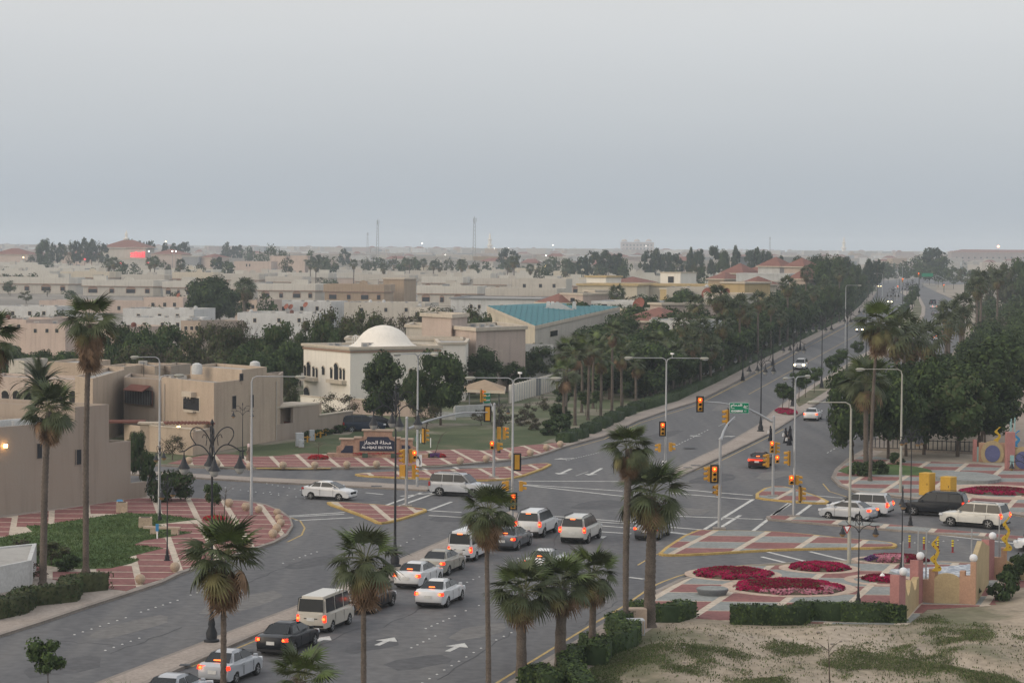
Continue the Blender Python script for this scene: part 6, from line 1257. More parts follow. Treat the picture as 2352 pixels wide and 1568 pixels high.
wpx(VB, B_2, C_2, 531, 539, 909, 938, frame=m_beige); wpx(VB, B_2, C_2, 572, 579, 907, 935, frame=m_beige); wpx(VB, B_2, C_2, 547, 555, 858, 874, frame=m_beige)
pa_, pb_ = cor(285, 247.5), cor(372, 242.5); wpx(VB, pa_, pb_, 287, 350, 895, 928, 'plain', glass=m_dark, frame=m_rustr)
c = Vector(pa_).lerp(Vector(pb_), .45); da = Vector((pb_[0]-pa_[0], pb_[1]-pa_[1])).normalized(); na = Vector((da.y, -da.x))
b = MB(); zz1 = zt(325, 884, 246); b.slab((c.x-da.x*1.75+na.x*1.1-VB.x, c.y-da.y*1.75+na.y*1.1-VB.y, zz1-.5), (c.x+da.x*1.75+na.x*1.1-VB.x, c.y+da.y*1.75+na.y*1.1-VB.y, zz1-.5), (c.x+da.x*1.75-VB.x, c.y+da.y*1.75-VB.y, zz1+.05), (c.x-da.x*1.75-VB.x, c.y-da.y*1.75-VB.y, zz1+.05), off=.02, th=.1); b.build('balcony_awning', m_rustr, VB.o)
for u_, (pA, pB, zt_) in ((.06, (A_, B_2, zb)), (.93, (B_2, C_2, zb))):
    c = Vector(pA).lerp(Vector(pB), u_); dv = Vector((pB[0]-pA[0], pB[1]-pA[1])).normalized(); nv = Vector((dv.y, -dv.x))*.1; b = MB(); b.tube([(c.x+nv.x-VB.x, c.y+nv.y-VB.y, 0), (c.x+nv.x-VB.x, c.y+nv.y-VB.y, zt_-.6)], .05, 6); b.build('downpipe', m_pale, VB.o)
for x, D_, z_ in ((452, 241, .35), (585, 246, .35)):
    g_ = cor(x, D_); b = MB(); b.lathe([(.55, 0), (.58, .6), (.5, 1.0), (.18, 1.15), (.02, 1.16)], 12, (g_[0]-VB.x, g_[1]-VB.y, zb+.3)); b.build('water_tank', m_whitew, VB.o, 50)
for x, D_ in ((400, 240), (416, 239.5)): ac_unit(VB, *cor(x, D_), zb-.42, .5)
b = MB(); g_ = cor(330, 247); b.tube([(g_[0]-VB.x, g_[1]-VB.y, zb-.3), (g_[0]-VB.x, g_[1]-VB.y, zb+1.2)], .03, 5); b.tube([(g_[0]-VB.x, g_[1]-VB.y, zb+1.1), (cor(420, 238)[0]-VB.x, cor(420, 238)[1]-VB.y, zb+.2)], .015, 3); b.build('antenna', m_dark, VB.o)
b = MB()
for k in range(16):
    cc = Vector(pa_).lerp(Vector(pb_), .03+k*.045) if False else Vector(pa_).lerp(Vector(pb_), .05+k*.043); b.tube([(cc.x+na.x*.14-VB.x, cc.y+na.y*.14-VB.y, zt(325, 928, 246)), (cc.x+na.x*.14-VB.x, cc.y+na.y*.14-VB.y, zt(325, 895, 246))], .02, 3)
b.build('window_bars', m_greyw, VB.o)
# front yard walls and pergola
YW = Bd('garden_wall', cor(445, 226.4), 'beige yard wall with rust pergola and a warm lamp', 'wall')
a_, b_, c_ = cor(343, 231), cor(443, 226.4), cor(494, 231.5)
for s_, e_ in ((a_, b_), (b_, c_)):
    dv = Vector((e_[0]-s_[0], e_[1]-s_[1])).normalized(); nv = Vector((-dv.y, dv.x))*.3; b = MB(); q = [s_, e_, (e_[0]+nv.x, e_[1]+nv.y), (s_[0]+nv.x, s_[1]+nv.y)]; ztop = zt(443, 984, 226.4) if s_ is a_ else zt(460, 985, 229); b.prism(YW.L(q), 0, ztop-.12); b.build('wall', m_beige2, YW.o); b = MB(); b.prism(inset(YW.L(q), -.06), ztop-.12, ztop); b.build('coping', m_trim, YW.o)
for k in range(14):
    t = k/13; pp = Vector(cor(376, 229.2)).lerp(Vector(cor(484, 229.8)), t); YW.box((pp.x, pp.y+1.2, zt(430, 975, 229)), (.22, 2.6, .14), m_rustr, 'pergola_slat', .25)
YW.box((*cor(410, 228.3), zt(410, 986, 228.3)), (.3, .3, .3), m_warm, 'wall_lamp')
for x, w_ in ((335, 1.0), (366, .7)):
    p = cor(x, 231.5); YW.box((p[0], p[1], 0), (w_, .9, zt(x, 973, 231.5)), m_beige2, 'pillar'); YW.box((p[0], p[1], zt(x, 973, 231.5)+.002), (w_+.45, 1.3, .18), m_trim, 'pillar_cap')
s_, e_ = cor(285, 236), cor(332, 232.5); b = MB(); b.prism(YW.L([s_, e_, (e_[0], e_[1]+.3), (s_[0], s_[1]+.3)]), 0, zt(300, 977, 234)); b.build('wall', m_beige2, YW.o); p = cor(270, 236); YW.box((p[0], p[1], 2.6), (5.5, 2.5, .18), m_rustr, 'carport_roof', .1)
GWL = Bd('garden_wall', cor(643, 245), 'beige boundary wall with square opening running to the parked cars', 'wall')
g0, g1_, g2_, g3_ = cor(592, 240.5), cor(632, 245), cor(733, 252), cor(811, 259.5)
def seg(B_, s_, e_, z0, z1, mat, th=.35, cap=None, nm='wall'):
    dv = Vector((e_[0]-s_[0], e_[1]-s_[1])).normalized(); nv = Vector((-dv.y, dv.x))*th; q = [s_, e_, (e_[0]+nv.x, e_[1]+nv.y), (s_[0]+nv.x, s_[1]+nv.y)]; b = MB(); b.prism(B_.L(q), z0, z1); b.build(nm, mat, B_.o)
    if cap: b = MB(); b.prism(inset(B_.L(q), -.08), z1, z1+.12); b.build('coping', cap, B_.o)
ztl = zt(680, 934, 248); seg(GWL, g1_, g2_, 0, zt(650, 972, 247), m_beige, .35); o1_, o2_ = cor(673, 248), cor(631.5, 245); seg(GWL, o1_, g2_, zt(650, 972, 247), ztl, m_beige, .35); seg(GWL, o2_, cor(634, 245.1), zt(650, 972, 247), ztl, m_beige, .35); seg(GWL, g1_, g2_, ztl, ztl+.18, m_trim, 3.5, nm='roof_slab')
seg(GWL, (g1_[0], g1_[1]+3), (g2_[0], g2_[1]+3), 0, ztl, m_beige2, .2); seg(GWL, g2_, g3_, 0, zt(770, 949, 256), m_beige, .35, m_trim); 
pp = cor(652, 248.5); GWL.box((pp[0], pp[1]+1, 1.6), (2.6, 1.2, .25), m_rustr, 'pergola')
# rooftops behind the left villas
for i, (x0, x1, yt_, D_, dp, mt, lb) in enumerate(((108, 194, 831, 262, 8, m_beige2, 'beige rooftop block behind the left palms'), (235, 284, 840, 262, 6, m_beige2, 'beige stair block left of the far street light'), (288, 355, 838, 266, 6, m_beige2, 'long beige stair block behind the street light'), (357, 392, 838, 268, 6, m_beige, 'grey beige chimney block beside the street light'), (391, 409, 846, 272, 4, m_pale, 'small pale block right of the street light'), (20, 56, 826, 270, 6, m_pale, 'pale parapet between the left palms'))):
    B_ = Bd('rooftop_block', cor((x0+x1)/2, D_), lb); a, c = cor(x0, D_), cor(x1, D_-2); B_.block([a, c, (c[0]+1.5, c[1]+dp), (a[0]+1.5, a[1]+dp)], 0, zt((x0+x1)/2, yt_, D_), mt, .3)
    if i == 2: ac_unit(B_, a[0]+1.5, a[1]+dp*.5, zt((x0+x1)/2, yt_, D_)-.3)
B_ = Bd('arcade', cor(100, 250), 'pale scalloped arcade behind the feather palm'); a, c = cor(-20, 252), cor(214, 246); B_.block([a, c, (c[0], c[1]+6), (a[0], a[1]+6)], 0, zt(100, 868, 249), m_pinkw, .3)
for x in range(5, 212, 26): wpx(B_, a, c, x, x+17, 905, 930, 'arch', glass=m_dark, frame=m_trim)
seg(B_, (a[0], a[1]-2), (c[0], c[1]-2), 0, zt(100, 928, 249), m_pinkw)
# house with the white dome
DH = Bd('domed_house', cor(804, 300), 'cream house with a large pointed white dome and arched windows')
q1 = quad3((697, 311), (804, 300), (1010, 307)); zr = zt(804, 797, 300); DH.block(q1, 0, zr, m_creamw, .35, m_trim, .28)
b = MB(); ringw(b, DH.L(q1), zr-.75, zr-.5, .12, .1); b.build('cornice_line', m_archt, DH.o)
DH.block([cor(1008, 309), cor(1068, 311), cor(1075, 325), cor(1000, 322)], 0, zt(1040, 786, 310), m_creamw, .3, m_trim, .2, nm='rear_wing'); DH.block([cor(793, 322), cor(1060, 322), cor(1060, 330), cor(800, 330)], 0, zt(880, 776, 322), m_creamw, .3, m_trim, .2, nm='rear_wing')
cx_, cy_ = cor(880, 311); k = F/311; zdm = zr-.3; b = MB(); rr = [(4.9, 0), (4.15, .35), (3.75, .8), (3.35, 1.35), (2.8, 1.95), (2.1, 2.45), (1.2, 2.82), (.5, 2.96), (.03, 3.0)]; b.lathe([(r_*.94, z_*.93) for r_, z_ in rr], 40, (cx_-DH.x, cy_-DH.y, zdm)); b.build('dome', m_creamw, DH.o, 60)
for dx in (-.45, -.15, .15, .45):
    lx, ly = cor(816, 309); b = MB(); b.tube([(lx-DH.x+dx, ly-DH.y+.25*k*0, zr-.3), (lx-DH.x+dx, ly-DH.y, zr+.8), (lx-DH.x+dx*.4, ly-DH.y, zr+1.15), (lx-DH.x, ly-DH.y, zr+1.2)], .035, 5); b.build('ladder_hoop', m_swhite, DH.o)
A_, Bq, Cq = q1[0], q1[1], q1[2]
for x0, x1, y0, y1 in ((699, 704, 843, 862), (706, 714, 838, 863), (719, 724, 846, 864), (727, 731, 848, 866), (741, 747, 846, 860), (760, 765, 848, 868), (769, 778, 842, 872), (781, 786, 849, 870), (789, 793, 850, 872), (699, 712, 900, 915)): wpx(DH, A_, Bq, x0, x1, y0, y1, 'arch', frame=m_trim)
for x0, x1, y in ((699, 732, 871), (760, 796, 877)):
    u = ub(A_, Bq, (x0+x1)/2); c = Vector(A_).lerp(Vector(Bq), u); dv = (Vector(Bq)-Vector(A_)).normalized(); nv = Vector((dv.y, -dv.x)); DH.box((c.x+nv.x*.35, c.y+nv.y*.35, zat(A_, Bq, u, y+3)), (abs(ub(A_, Bq, x1)-ub(A_, Bq, x0))*(Vector(Bq)-Vector(A_)).length, .7, .45), m_trim, 'balcony', atan2(dv.y, dv.x))
for x0, x1, y0, y1 in ((938, 946, 850, 864), (948, 953, 850, 866)): wpx(DH, Bq, Cq, x0, x1, y0, y1, 'arch', frame=m_trim)
for k_, x in enumerate((760, 775, 838, 850, 905)): ac_unit(DH, *cor(x, 306+k_*.6), zr-.33)
seg(DH, cor(690, 296), cor(804, 288), 0, zt(750, 914, 292), m_creamw, .3, m_trim, 'yard_wall'); seg(DH, cor(804, 285), cor(998, 279), 0, zt(900, 921, 282), m_pinkw, .3, m_trim, 'yard_wall')
seg(DH, cor(998, 277), cor(1045, 276), 0, zt(1020, 946, 277), m_whitew, .3, None, 'white_wall'); seg(DH, cor(1045, 280), cor(1127, 284), 0, zt(1080, 930, 282), m_whitew, .3, None, 'white_wall')
def hip(B_, poly, z, h, mat=m_rooft, out=.6, nm='roof'):
    P = inset(B_.L(poly), -out); c0 = Vector(((P[0][0]+P[3][0])/2, (P[0][1]+P[3][1])/2)); c1 = Vector(((P[1][0]+P[2][0])/2, (P[1][1]+P[2][1])/2)); w = (Vector(P[0])-Vector(P[3])).length/2; L = (c1-c0).length; t = min(.5, w/L); a = c0.lerp(c1, t); c = c0.lerp(c1, 1-t)
    b = MB(); b.add([(p[0], p[1], z) for p in P]+[(a.x, a.y, z+h), (c.x, c.y, z+h)], [(0, 1, 5, 4), (1, 2, 5), (2, 3, 4, 5), (3, 0, 4), (3, 2, 1, 0)]); b.build(nm, mat, B_.o)
    b = MB(); ringw(b, P, z-.35, z-.002, .05, .35); b.build('eaves', m_trim, B_.o)
# white panelled boundary wall on the verge, canopy
PWL = Bd('boundary_wall', cor(1230, 322), 'white panelled boundary wall with a blue grey gate behind the verge palms', 'wall'); wa, wb = cor(1172, 307), cor(1289, 340); h0_ = zt(1185, 882, 310)
seg(PWL, wa, wb, 0, h0_, m_whitew, .25, None); nn_ = 22
for i in range(nn_+1):
    t = i/nn_; PWL.box((wa[0]+(wb[0]-wa[0])*t, wa[1]+(wb[1]-wa[1])*t-.1, 0), (.28, .28, h0_+.12), m_creamw, 'pillar', .3)
t = .5; PWL.box((wa[0]+(wb[0]-wa[0])*t, wa[1]+(wb[1]-wa[1])*t-.25, 0), (1.4, .15, h0_+.1), m_greyw, 'gate', .9)
CT = Bd('canopy', cor(1110, 300), 'dusty tent canopy behind the white walls', 'canopy'); hip(CT, [cor(1074, 300), cor(1148, 298), cor(1150, 306), cor(1078, 308)], zt(1110, 894, 300), 1.1, m_brownw)
for x in (1078, 1110, 1146): p_ = cor(x, 300); CT.box((p_[0], p_[1], 0), (.15, .15, zt(1110, 892, 300)), m_greyw, 'post')
# white block at the left picture edge
WBK = Bd('wall_block', cor(60, 138), 'low white rendered wall block cut by the left edge', 'wall'); WBK.block([cor(-60, 134), cor(72, 139), cor(84, 147), cor(-50, 144)], 0, zt(72, 1286, 139), m_whitew, .12)
# house with tall block behind
TH = Bd('villa', cor(1070, 330), 'cream villa with a tall corniced block behind the dome'); 
TH.block([cor(968, 338), cor(1036, 331), cor(1072, 338), cor(1003, 345)], 0, zt(1036, 722, 331), m_pinkw, .5, m_trim, .3); TH.block([cor(932, 344), cor(970, 341), cor(985, 352), cor(948, 354)], 0, zt(950, 746, 342), m_pale, .4, m_trim, .25, nm='wing')
TH.block([cor(1019, 335), cor(1093, 325), cor(1206, 334), cor(1140, 350)], 0, zt(1093, 752, 325), m_pinkw, .5, m_trim, .3, nm='wing'); f = wpx(TH, cor(1093, 325), cor(1206, 334), 1131, 1152, 806, 828, 'plain', glass=m_pinkw)
for i in range(3): ac_unit(TH, *cor(1085+i*22, 338), zt(1093, 752, 325)-.5)
# teal roofed hall
TR = Bd('hall', cor(1228, 362), 'pale hall under a big teal tiled sloping roof')
ra, rb_, rc = AP(1118, 702, 400), AP(1424, 704, 432), AP(1229, 748, 360); rd = (ra+rb_)/2+Vector((0, 25, .0)); rl = lambda p: (p.x-TR.x, p.y-TR.y, p.z)
b = MB(); b.add([rl(ra), rl(rc), rl(rb_), rl(rd)], [(0, 1, 2, 3)]); b.add([(p[0], p[1], p[2]-.2) for p in map(rl, (ra, rc, rb_, rd))], [(3, 2, 1, 0)]); b.build('roof', m_teal, TR.o)
nrm = (rc-ra).cross(rb_-ra).normalized(); nrm = nrm if nrm.z > 0 else -nrm
for k in range(26):
    t = (k+.5)/26; top = ra.lerp(rb_, t); dn = (rc-(ra+rb_)/2); 
    # rib runs down slope until it meets the eave
    lo, hi = 0, 1
    e1, e2 = (ra, rc) if t < (.36) else (rc, rb_)
    tt = t/.36 if t < .36 else (1-t)/.64; end = top+(rc-ra.lerp(rb_, .36))*tt
    b = MB(); b.tube([rl(top+nrm*.05), rl(end+nrm*.05)], .09, 4); b.build('tile_row', m_teal, TR.o)
for a, c in ((ra, rc), (rc, rb_)):
    b = MB(); b.add([rl(a), rl(c), rl(c-Vector((0, 0, .55))), rl(a-Vector((0, 0, .55)))]+[(p[0], p[1]-.3, p[2]) for p in (rl(a), rl(c), rl(c-Vector((0, 0, .55))), rl(a-Vector((0, 0, .55))))], [(4, 7, 6, 5), (0, 1, 5, 4), (3, 7, 6, 2), (0, 4, 7, 3), (1, 2, 6, 5)]); b.build('fascia', m_trim, TR.o)
    b = MB(); i1 = a+Vector((0, .5, -.5)); i2 = c+Vector((0, .5, -.5)); b.add([rl(i1), rl(i2), (*rl(i2)[:2], 0), (*rl(i1)[:2], 0)]+[(p[0], p[1]+.3, p[2]) for p in (rl(i1), rl(i2), (*rl(i2)[:2], 0), (*rl(i1)[:2], 0))], [(0, 3, 2, 1), (4, 5, 6, 7), (0, 1, 5, 4)]); b.build('wall', m_yelw if a is ra else m_pale, TR.o)
pr_, qr_ = ((rc+Vector((0, .5, 0))).xy, (rb_+Vector((0, .5, 0))).xy); wpx(TR, tuple(pr_), tuple(qr_), 1258, 1273, 759, 772)
for x in (1259, 1269, 1319): p = AP(x, 704, 412); TR.box((p.x, p.y, p.z-.7), (.8, .8, 1.6), m_whitew, 'roof_vent', 0, .7)
p = AP(1280, 704, 408); b = MB(); b.add([(p.x-3-TR.x, p.y-TR.y, p.z-.6), (p.x+3-TR.x, p.y-TR.y, p.z-.6), (p.x-TR.x, p.y-TR.y, p.z+.9), (p.x-TR.x, p.y+5-TR.y, p.z)], [(0, 1, 2), (1, 3, 2), (0, 2, 3)]); b.build('skylight', m_whitew, TR.o)
seg(TR, cor(1206, 352), cor(1270, 350), 0, zt(1240, 790, 351), m_whitew, .1, None, 'slatted_fence')
def simple(name, label, x0, x1, yt_, D_, dp, mat, par=.4, parmat=None, out=.0, hipr=0, wins=(), rz=2, group=None, lt=None, cat='building', yb=None, bandh=None, style='plain'):
    B_ = Bd(name, cor((x0+x1)/2, D_), label, cat, group, lt); a, c = cor(x0, D_+rz), cor(x1, D_-rz); dv = Vector((c[0]-a[0], c[1]-a[1])).normalized(); nv = Vector((-dv.y, dv.x))*dp; poly = [a, c, (c[0]+nv.x, c[1]+nv.y), (a[0]+nv.x, a[1]+nv.y)]; z = zt((x0+x1)/2, yt_, D_)
    if hipr:
        b = MB(); b.prism(B_.L(poly), 0, z-.35); b.build('wall', mat, B_.o); hip(B_, poly, z, hipr)
    else: B_.block(poly, 0, z, mat, par, parmat, out, bandh=bandh)
    for w in wins: wpx(B_, a, c, *w[:4], w[4] if len(w) > 4 else style)
    return B_, a, c, z
simple('cottage', 'pink walled house with a red tiled hip roof beside the teal hall', 1424, 1534, 736, 405, 13, m_pinkw, hipr=2.2, wins=((1432, 1462, 742, 752), (1520, 1528, 742, 756)))
simple('villa', 'dusky pink flat roofed building behind the red hip roof', 1424, 1492, 709, 440, 10, m_pinkw, .4, m_trim, .3); simple('villa', 'taller dusky pink block behind the red hip roof', 1492, 1520, 695, 436, 12, m_pinkw, .4, m_trim, .4)
simple('villa', 'long white flat roofed building above the teal roof', 1358, 1478, 692, 480, 14, m_whitew, .6, m_whitew, .1, wins=((1382, 1394, 697, 702),))
simple('villa', 'small mauve house with a dark square window', 1287, 1338, 673, 500, 10, m_pinkw, .4, m_trim, .2, wins=((1310, 1320, 684, 694),)); simple('villa', 'pale annex with pergola beside the mauve house', 1338, 1366, 666, 520, 8, m_pale, .4, m_trim, .1, wins=((1341, 1351, 667, 678),))
simple('pavilion', 'small dark red hip roof above the teal roof', 1236, 1280, 694, 500, 8, m_greyw, hipr=2.0)
simple('warehouse', 'low grey shed with dark ribbed roof behind the olive trees', 1035, 1240, 684, 560, 22, m_whitew, .3, m_greyw, .4, wins=((1079, 1085, 700, 708), (1098, 1104, 700, 708), (1150, 1156, 700, 708)))
# yellow villas on the right
simple('villa', 'long pale yellow villa behind the teal roof', 1326, 1462, 652, 640, 18, m_yelw, .5, m_mustard, .4, wins=((1380, 1386, 672, 680),)); simple('villa', 'right hand wing of the long pale yellow villa', 1462, 1630, 653, 655, 18, m_yelw, .5, m_mustard, .4)
simple('rooftop_block', 'pale yellow roof room with a mustard cornice', 1346, 1391, 633, 680, 8, m_creamw, .5, m_mustard, .4); simple('rooftop_block', 'white tower room with a two part window', 1516, 1562, 625, 690, 9, m_creamw, .4, m_trim, .1, wins=((1534, 1547, 635, 649),)); simple('pavilion', 'low red hip roof on the yellow villa', 1400, 1472, 648, 690, 12, m_yelw, hipr=1.6)
simple('villa', 'pale house with mustard panels above the palm row', 1656, 1709, 647, 520, 10, m_mustard, .4, m_trim, .3, wins=((1668, 1674, 706, 716),)); simple('villa', 'low cream block in front of the mustard house', 1615, 1692, 673, 500, 10, m_pale, .3, m_trim, .1)
simple('villa', 'mustard box wing of the yellow villa', 1515, 1551, 662, 600, 7, m_mustard, .3, m_yelw, .2)
for x, D_ in ((1843 / 1.0 - 0, 498),): pass
for i, (x, y, D_) in enumerate(((1844, 674, 500), (1868, 676, 498), (1665 , 697, 470))):
    if i < 2: x -= 0
for (x, y, D_, lb) in ((1844-0, 673, 505, 'rust red dish on the cream block, left of the pair'), (1867, 675, 503, 'rust red dish on the cream block, right of the pair')):
    xx = x-0 if x < 1800 else x-0
    p = AP(xx-0, y, D_)
p = AP(1844, 674, 505); p2 = AP(1867, 676, 503)
dish((AP(1844-0, 676, 505).x-20.5, 505, zt(1620, 676, 505)-.8), 1.3, 'rust red satellite dish left of the pair on the cream block', M('dish_rust2', (.2, .07, .05), .7)); dish((*cor(1867-202, 503), zt(1665, 676, 503)-.8), 1.2, 'rust red satellite dish right of the pair on the cream block', M('dish_rust3', (.2, .07, .05), .7)); dish((*cor(1665-0-198, 455), zt(1467, 700, 455)-.9), 1.3, 'rust red satellite dish on the long white roof', M('dish_rust4', (.2, .07, .05), .7))
# red roof compound
for (x0, x1, yt_, D_, dp, mat, hr, lb) in ((1655, 1705, 627, 800, 14, m_brownw, 3.4, 'leftmost red hip roof of the compound'), (1740, 1790, 611, 800, 12, m_whitew, 3.2, 'second red hip roof of the compound, beside the grey block'), (1800, 1845, 612, 790, 12, m_pinkw, 3.0, 'third red hip roof of the compound next to the palm'), (1710, 1745, 624, 830, 10, m_brownw, 2.4, 'small red hip roof between the larger ones'), (1626, 1662, 640, 760, 10, m_brownw, 2.2, 'low red hip roof left of the compound'), (1698, 1732, 652, 600, 8, m_yelw, 2.0, 'red roof just above the mustard house')):
    simple('villa', lb, x0, x1, yt_, D_, dp, mat, hipr=hr)
simple('villa', 'wide white rendered villa wall below the red roofs', 1690, 1812, 628, 740, 14, m_whitew, .4, m_whitew, .1); simple('villa', 'brick red sloping wing at the right of the compound', 1812, 1850, 640, 700, 10, m_pinkw, hipr=3.6, wins=((1830, 1838, 662, 676),)); simple('villa', 'dusky pink house with a cornice under the red roofs', 1708, 1760, 645, 640, 10, m_pinkw, .5, m_trim, .4)
simple('office_block', 'long grey concrete block behind the red roofs', 1700, 1840, 590, 1250, 25, m_greyw, .6, m_greyw, .1, wins=((1754, 1758, 594, 602), (1768, 1772, 594, 602)))
# shopping hall with the lit sign, far left
MH = Bd('shopping_hall', cor(287, 1650), 'shopping hall with a red tiled hip roof and red lit sign'); a, c = cor(235, 1655), cor(335, 1645); poly = [a, c, (c[0]+2, c[1]+26), (a[0]+2, a[1]+26)]; z = zt(287, 570, 1650); b = MB(); b.prism(MH.L(poly), 0, z); b.build('wall', m_pale, MH.o); hip(MH, poly, z+.6, 5.2, out=1.4)
e_rs = M('lit_red_sign', (1, .07, .09), emit=1.15); e_ws = M('lit_white_sign', (1, .85, .85), emit=1.3)
Rr = random.Random(4)
for row, (y, hh) in enumerate(((581.5, 2.0), (588, 1.7))):
    for k in range(9):
        x = 301.5+k*3.7; p = AP(x, y+hh*1.6, 1644.5); MH.box((p.x, p.y, p.z), (.75+Rr.random()*.3, .3, hh*(.7+Rr.random()*.35)), e_rs, 'sign_letter')
p0_, p1_ = AP(301, 594.5, 1644.5), AP(333, 594.5, 1644.5); MH.box(((p0_.x+p1_.x)/2, p0_.y, p0_.z), (p1_.x-p0_.x, .3, .5), e_rs, 'sign_underline')
for k in range(8): p = AP(303+k*4, 601, 1644.5); MH.box((p.x, p.y, p.z), (.85, .3, 1.15), e_ws, 'sign_letter')
for lb, x0, x1, yt_, D_, hr in (('left wing of the shopping hall with red hip roof', 138, 212, 586, 1640, 4.2), ('farthest left red hip roof of the shopping complex', -20, 65, 584, 1660, 4.2), ('right wing of the shopping hall with red hip roof', 347, 417, 584, 1640, 3.8), ('small red hip roof between hall and left wing', 210, 236, 583, 1670, 2.4), ('small red pavilion right of the shopping hall', 460, 486, 591, 1600, 2.6)): simple('shop_wing', lb, x0, x1, yt_, D_, 22, m_pinkw, hipr=hr)
simple('shop_wing', 'low pale canopy block at the foot of the shopping hall', 212, 350, 593, 1630, 12, m_pale, .6, m_trim, .3); simple('shop_wing', 'grey ribbed block right of the shopping hall', 418, 456, 588, 1600, 14, m_greyw, .5, m_pale, .2)
for i, (x, y) in enumerate(((194, 595), (199, 595.5), (276, 605), (340, 604))):
    p = AP(x, y, 1600); b = MB(); b.lathe([(.03, -.6), (1.0, -.3), (1.25, 0), (1.0, .3), (.03, .6)], 10, (0, 0, 0)); o = put('glowing_sign', b.mesh('glowing_sign', e_rs), None, p); tag(o, ['left red glowing emblem on the shop wing', 'right red glowing emblem on the shop wing', 'red round shop light among the palms', 'red round shop light below the big sign'][i], 'lit sign')
# minarets, masts
def mast(x, yt_, D_, label, lat=True):
    g = cor(x, D_); h = zt(x, yt_, D_); o = E('radio_mast', g, 0, label, 'radio mast'); w = 1.5
    b = MB(); 
    for sx, sy in ((-1, -1), (1, -1), (1, 1), (-1, 1)): b.tube([(sx*w, sy*w, 0), (sx*w*.45, sy*w*.45, h*.9)], .14, 4)
    b.build('mast_legs', m_greyw, o); b = MB()
    for k in range(14):
        z0_, z1_ = h*.9*k/14, h*.9*(k+1)/14; f0, f1 = w*(1-.55*k/14), w*(1-.55*(k+1)/14); b.tube([(-f0, -f0, z0_), (f1, -f1, z1_)], .08, 3); b.tube([(f0, f0, z0_), (-f1, f1, z1_)], .08, 3)
    b.build('lattice', m_greyw, o); b = MB(); b.tube([(0, 0, h*.88), (0, 0, h)], .2, 5)
    for a in range(3): b.box((cos(a*2.1)*1.2, sin(a*2.1)*1.2, h*.90), (.5, .5, h*.07))
    b.build('antenna_panels', m_greyw, o)
mast(867, 503, 2300, 'left tall lattice mast on the skyline'); mast(1089, 497, 1900, 'darker tall lattice mast on the skyline'); mast(844, 533, 3300, 'thin short mast just left of the tall left one'); mast(1768, 543, 3800, 'distant mast on the right skyline')
def minaret(x, yt_, D_, label, r=1.6, mat=m_creamw):
    g = cor(x, D_); h = zt(x, yt_, D_); o = E('minaret', g, 0, label, 'minaret'); b = MB(); b.lathe([(r, 0), (r*.95, h*.5), (r*1.5, h*.52), (r*1.5, h*.55), (r*.75, h*.56), (r*.7, h*.72), (r*1.15, h*.74), (r*1.15, h*.76), (r*.5, h*.77), (r*.45, h*.86), (r*.6, h*.88), (r*.3, h*.93), (.03, h)], 12); b.build('tower', mat, o)
minaret(1125, 534, 3600, 'slender cream minaret right of the darker mast', 3.2); minaret(1938, 543, 4200, 'slender minaret on the right skyline', 3.4); minaret(290, 528, 2300, 'plain square topped minaret behind the shopping hall', 2.6)
simple('apartment_hotel', 'large pale domed hotel on the centre skyline', 1425, 1502, 556, 5200, 40, m_pinkw, 1.5, m_pinkw, .3, wins=[(1430+i*8, 1434+i*8, 561+8*j, 565+8*j) for i in range(9) for j in range(2)])
for x in (1434, 1463, 1490): p = AP(x, 555, 5200); b = MB(); b.lathe([(7, 0), (6, 3), (3.5, 5), (.1, 6)], 12, (0, 0, 0)); o = put('rooftop_dome', b.mesh('rooftop_dome', m_pinkw), None, p); tag(o, {1434: 'left', 1463: 'middle', 1490: 'right'}[x]+' shallow dome on the large pale skyline hotel', 'dome')
simple('apartment_block', 'long pink roofed apartment terrace at the right skyline', 2185, 2420, 580, 2900, 30, W_('terrace_pink', (.30, .25, .235)), hipr=3.5, wins=[(2195+i*14, 2199+i*14, 590+8*j, 594+8*j) for i in range(15) for j in range(2)])
# ---- pale villas in rows
def villa_mesh(seed, w, dp, h, wm, bm_, simplev=False):
    R = random.Random(seed); P = []
    ch = 2.2; fp = [(-w/2, 0), (w/2-ch, 0), (w/2, ch), (w/2, dp), (-w/2, dp)]
    wl_ = MB(); wl_.prism(inset(fp, .4), 0, h-.4)
    bd_ = MB(); ringw(bd_, fp, h*.62, h, 0, .7); bd2 = MB(); ringw(bd2, fp, h*.58, h*.62, .12, .5)
    rf = MB(); rf.prism(inset(fp, .6), h-.9, h-.7)
    arcs = MB(); r_ = 1.6; n = 12; vs = [(r_*cos(pi*i/n)+w*.1, .2+k*.6, h-.2+r_*sin(pi*i/n)*1.15) for k in (0, 1) for i in range(n+1)]; arcs.add(vs, [tuple(range(n, -1, -1)), tuple(range(n+1, 2*n+2))]+[(i, i+1, n+2+i, n+1+i) for i in range(n)])
    wins = []
    for x in (-w*.36, -w*.12, w*.12, w*.33):
        ww = 2.6 if (x < -w*.3 or 0 < x < w*.2) else 1.2; zc = h*.34
        f = MB(); fw = .2; f.slab((x-ww/2-fw, .4, zc-1.1), (x+ww/2+fw, .4, zc-1.1), (x+ww/2+fw, .4, zc+.75), (x-ww/2-fw, .4, zc+.75), off=.1, th=.1)
        k = 9; vv = [(x+(ww/2+fw)*cos(pi*i/(k-1)), .4-.1, zc+.75+(ww/2+fw)*.7*sin(pi*i/(k-1))) for i in range(k)]; f.add(vv, [tuple(range(k))])
        g = MB(); g.slab((x-ww/2, .4, zc-1.1), (x+ww/2, .4, zc-1.1), (x+ww/2, .4, zc+.6), (x-ww/2, .4, zc+.6), off=.16, th=.05); wins.append((f, g))
    return wl_, bd_, bd2, rf, arcs, wins
VM = {}; Rz_ = random.Random(21); VRM = []
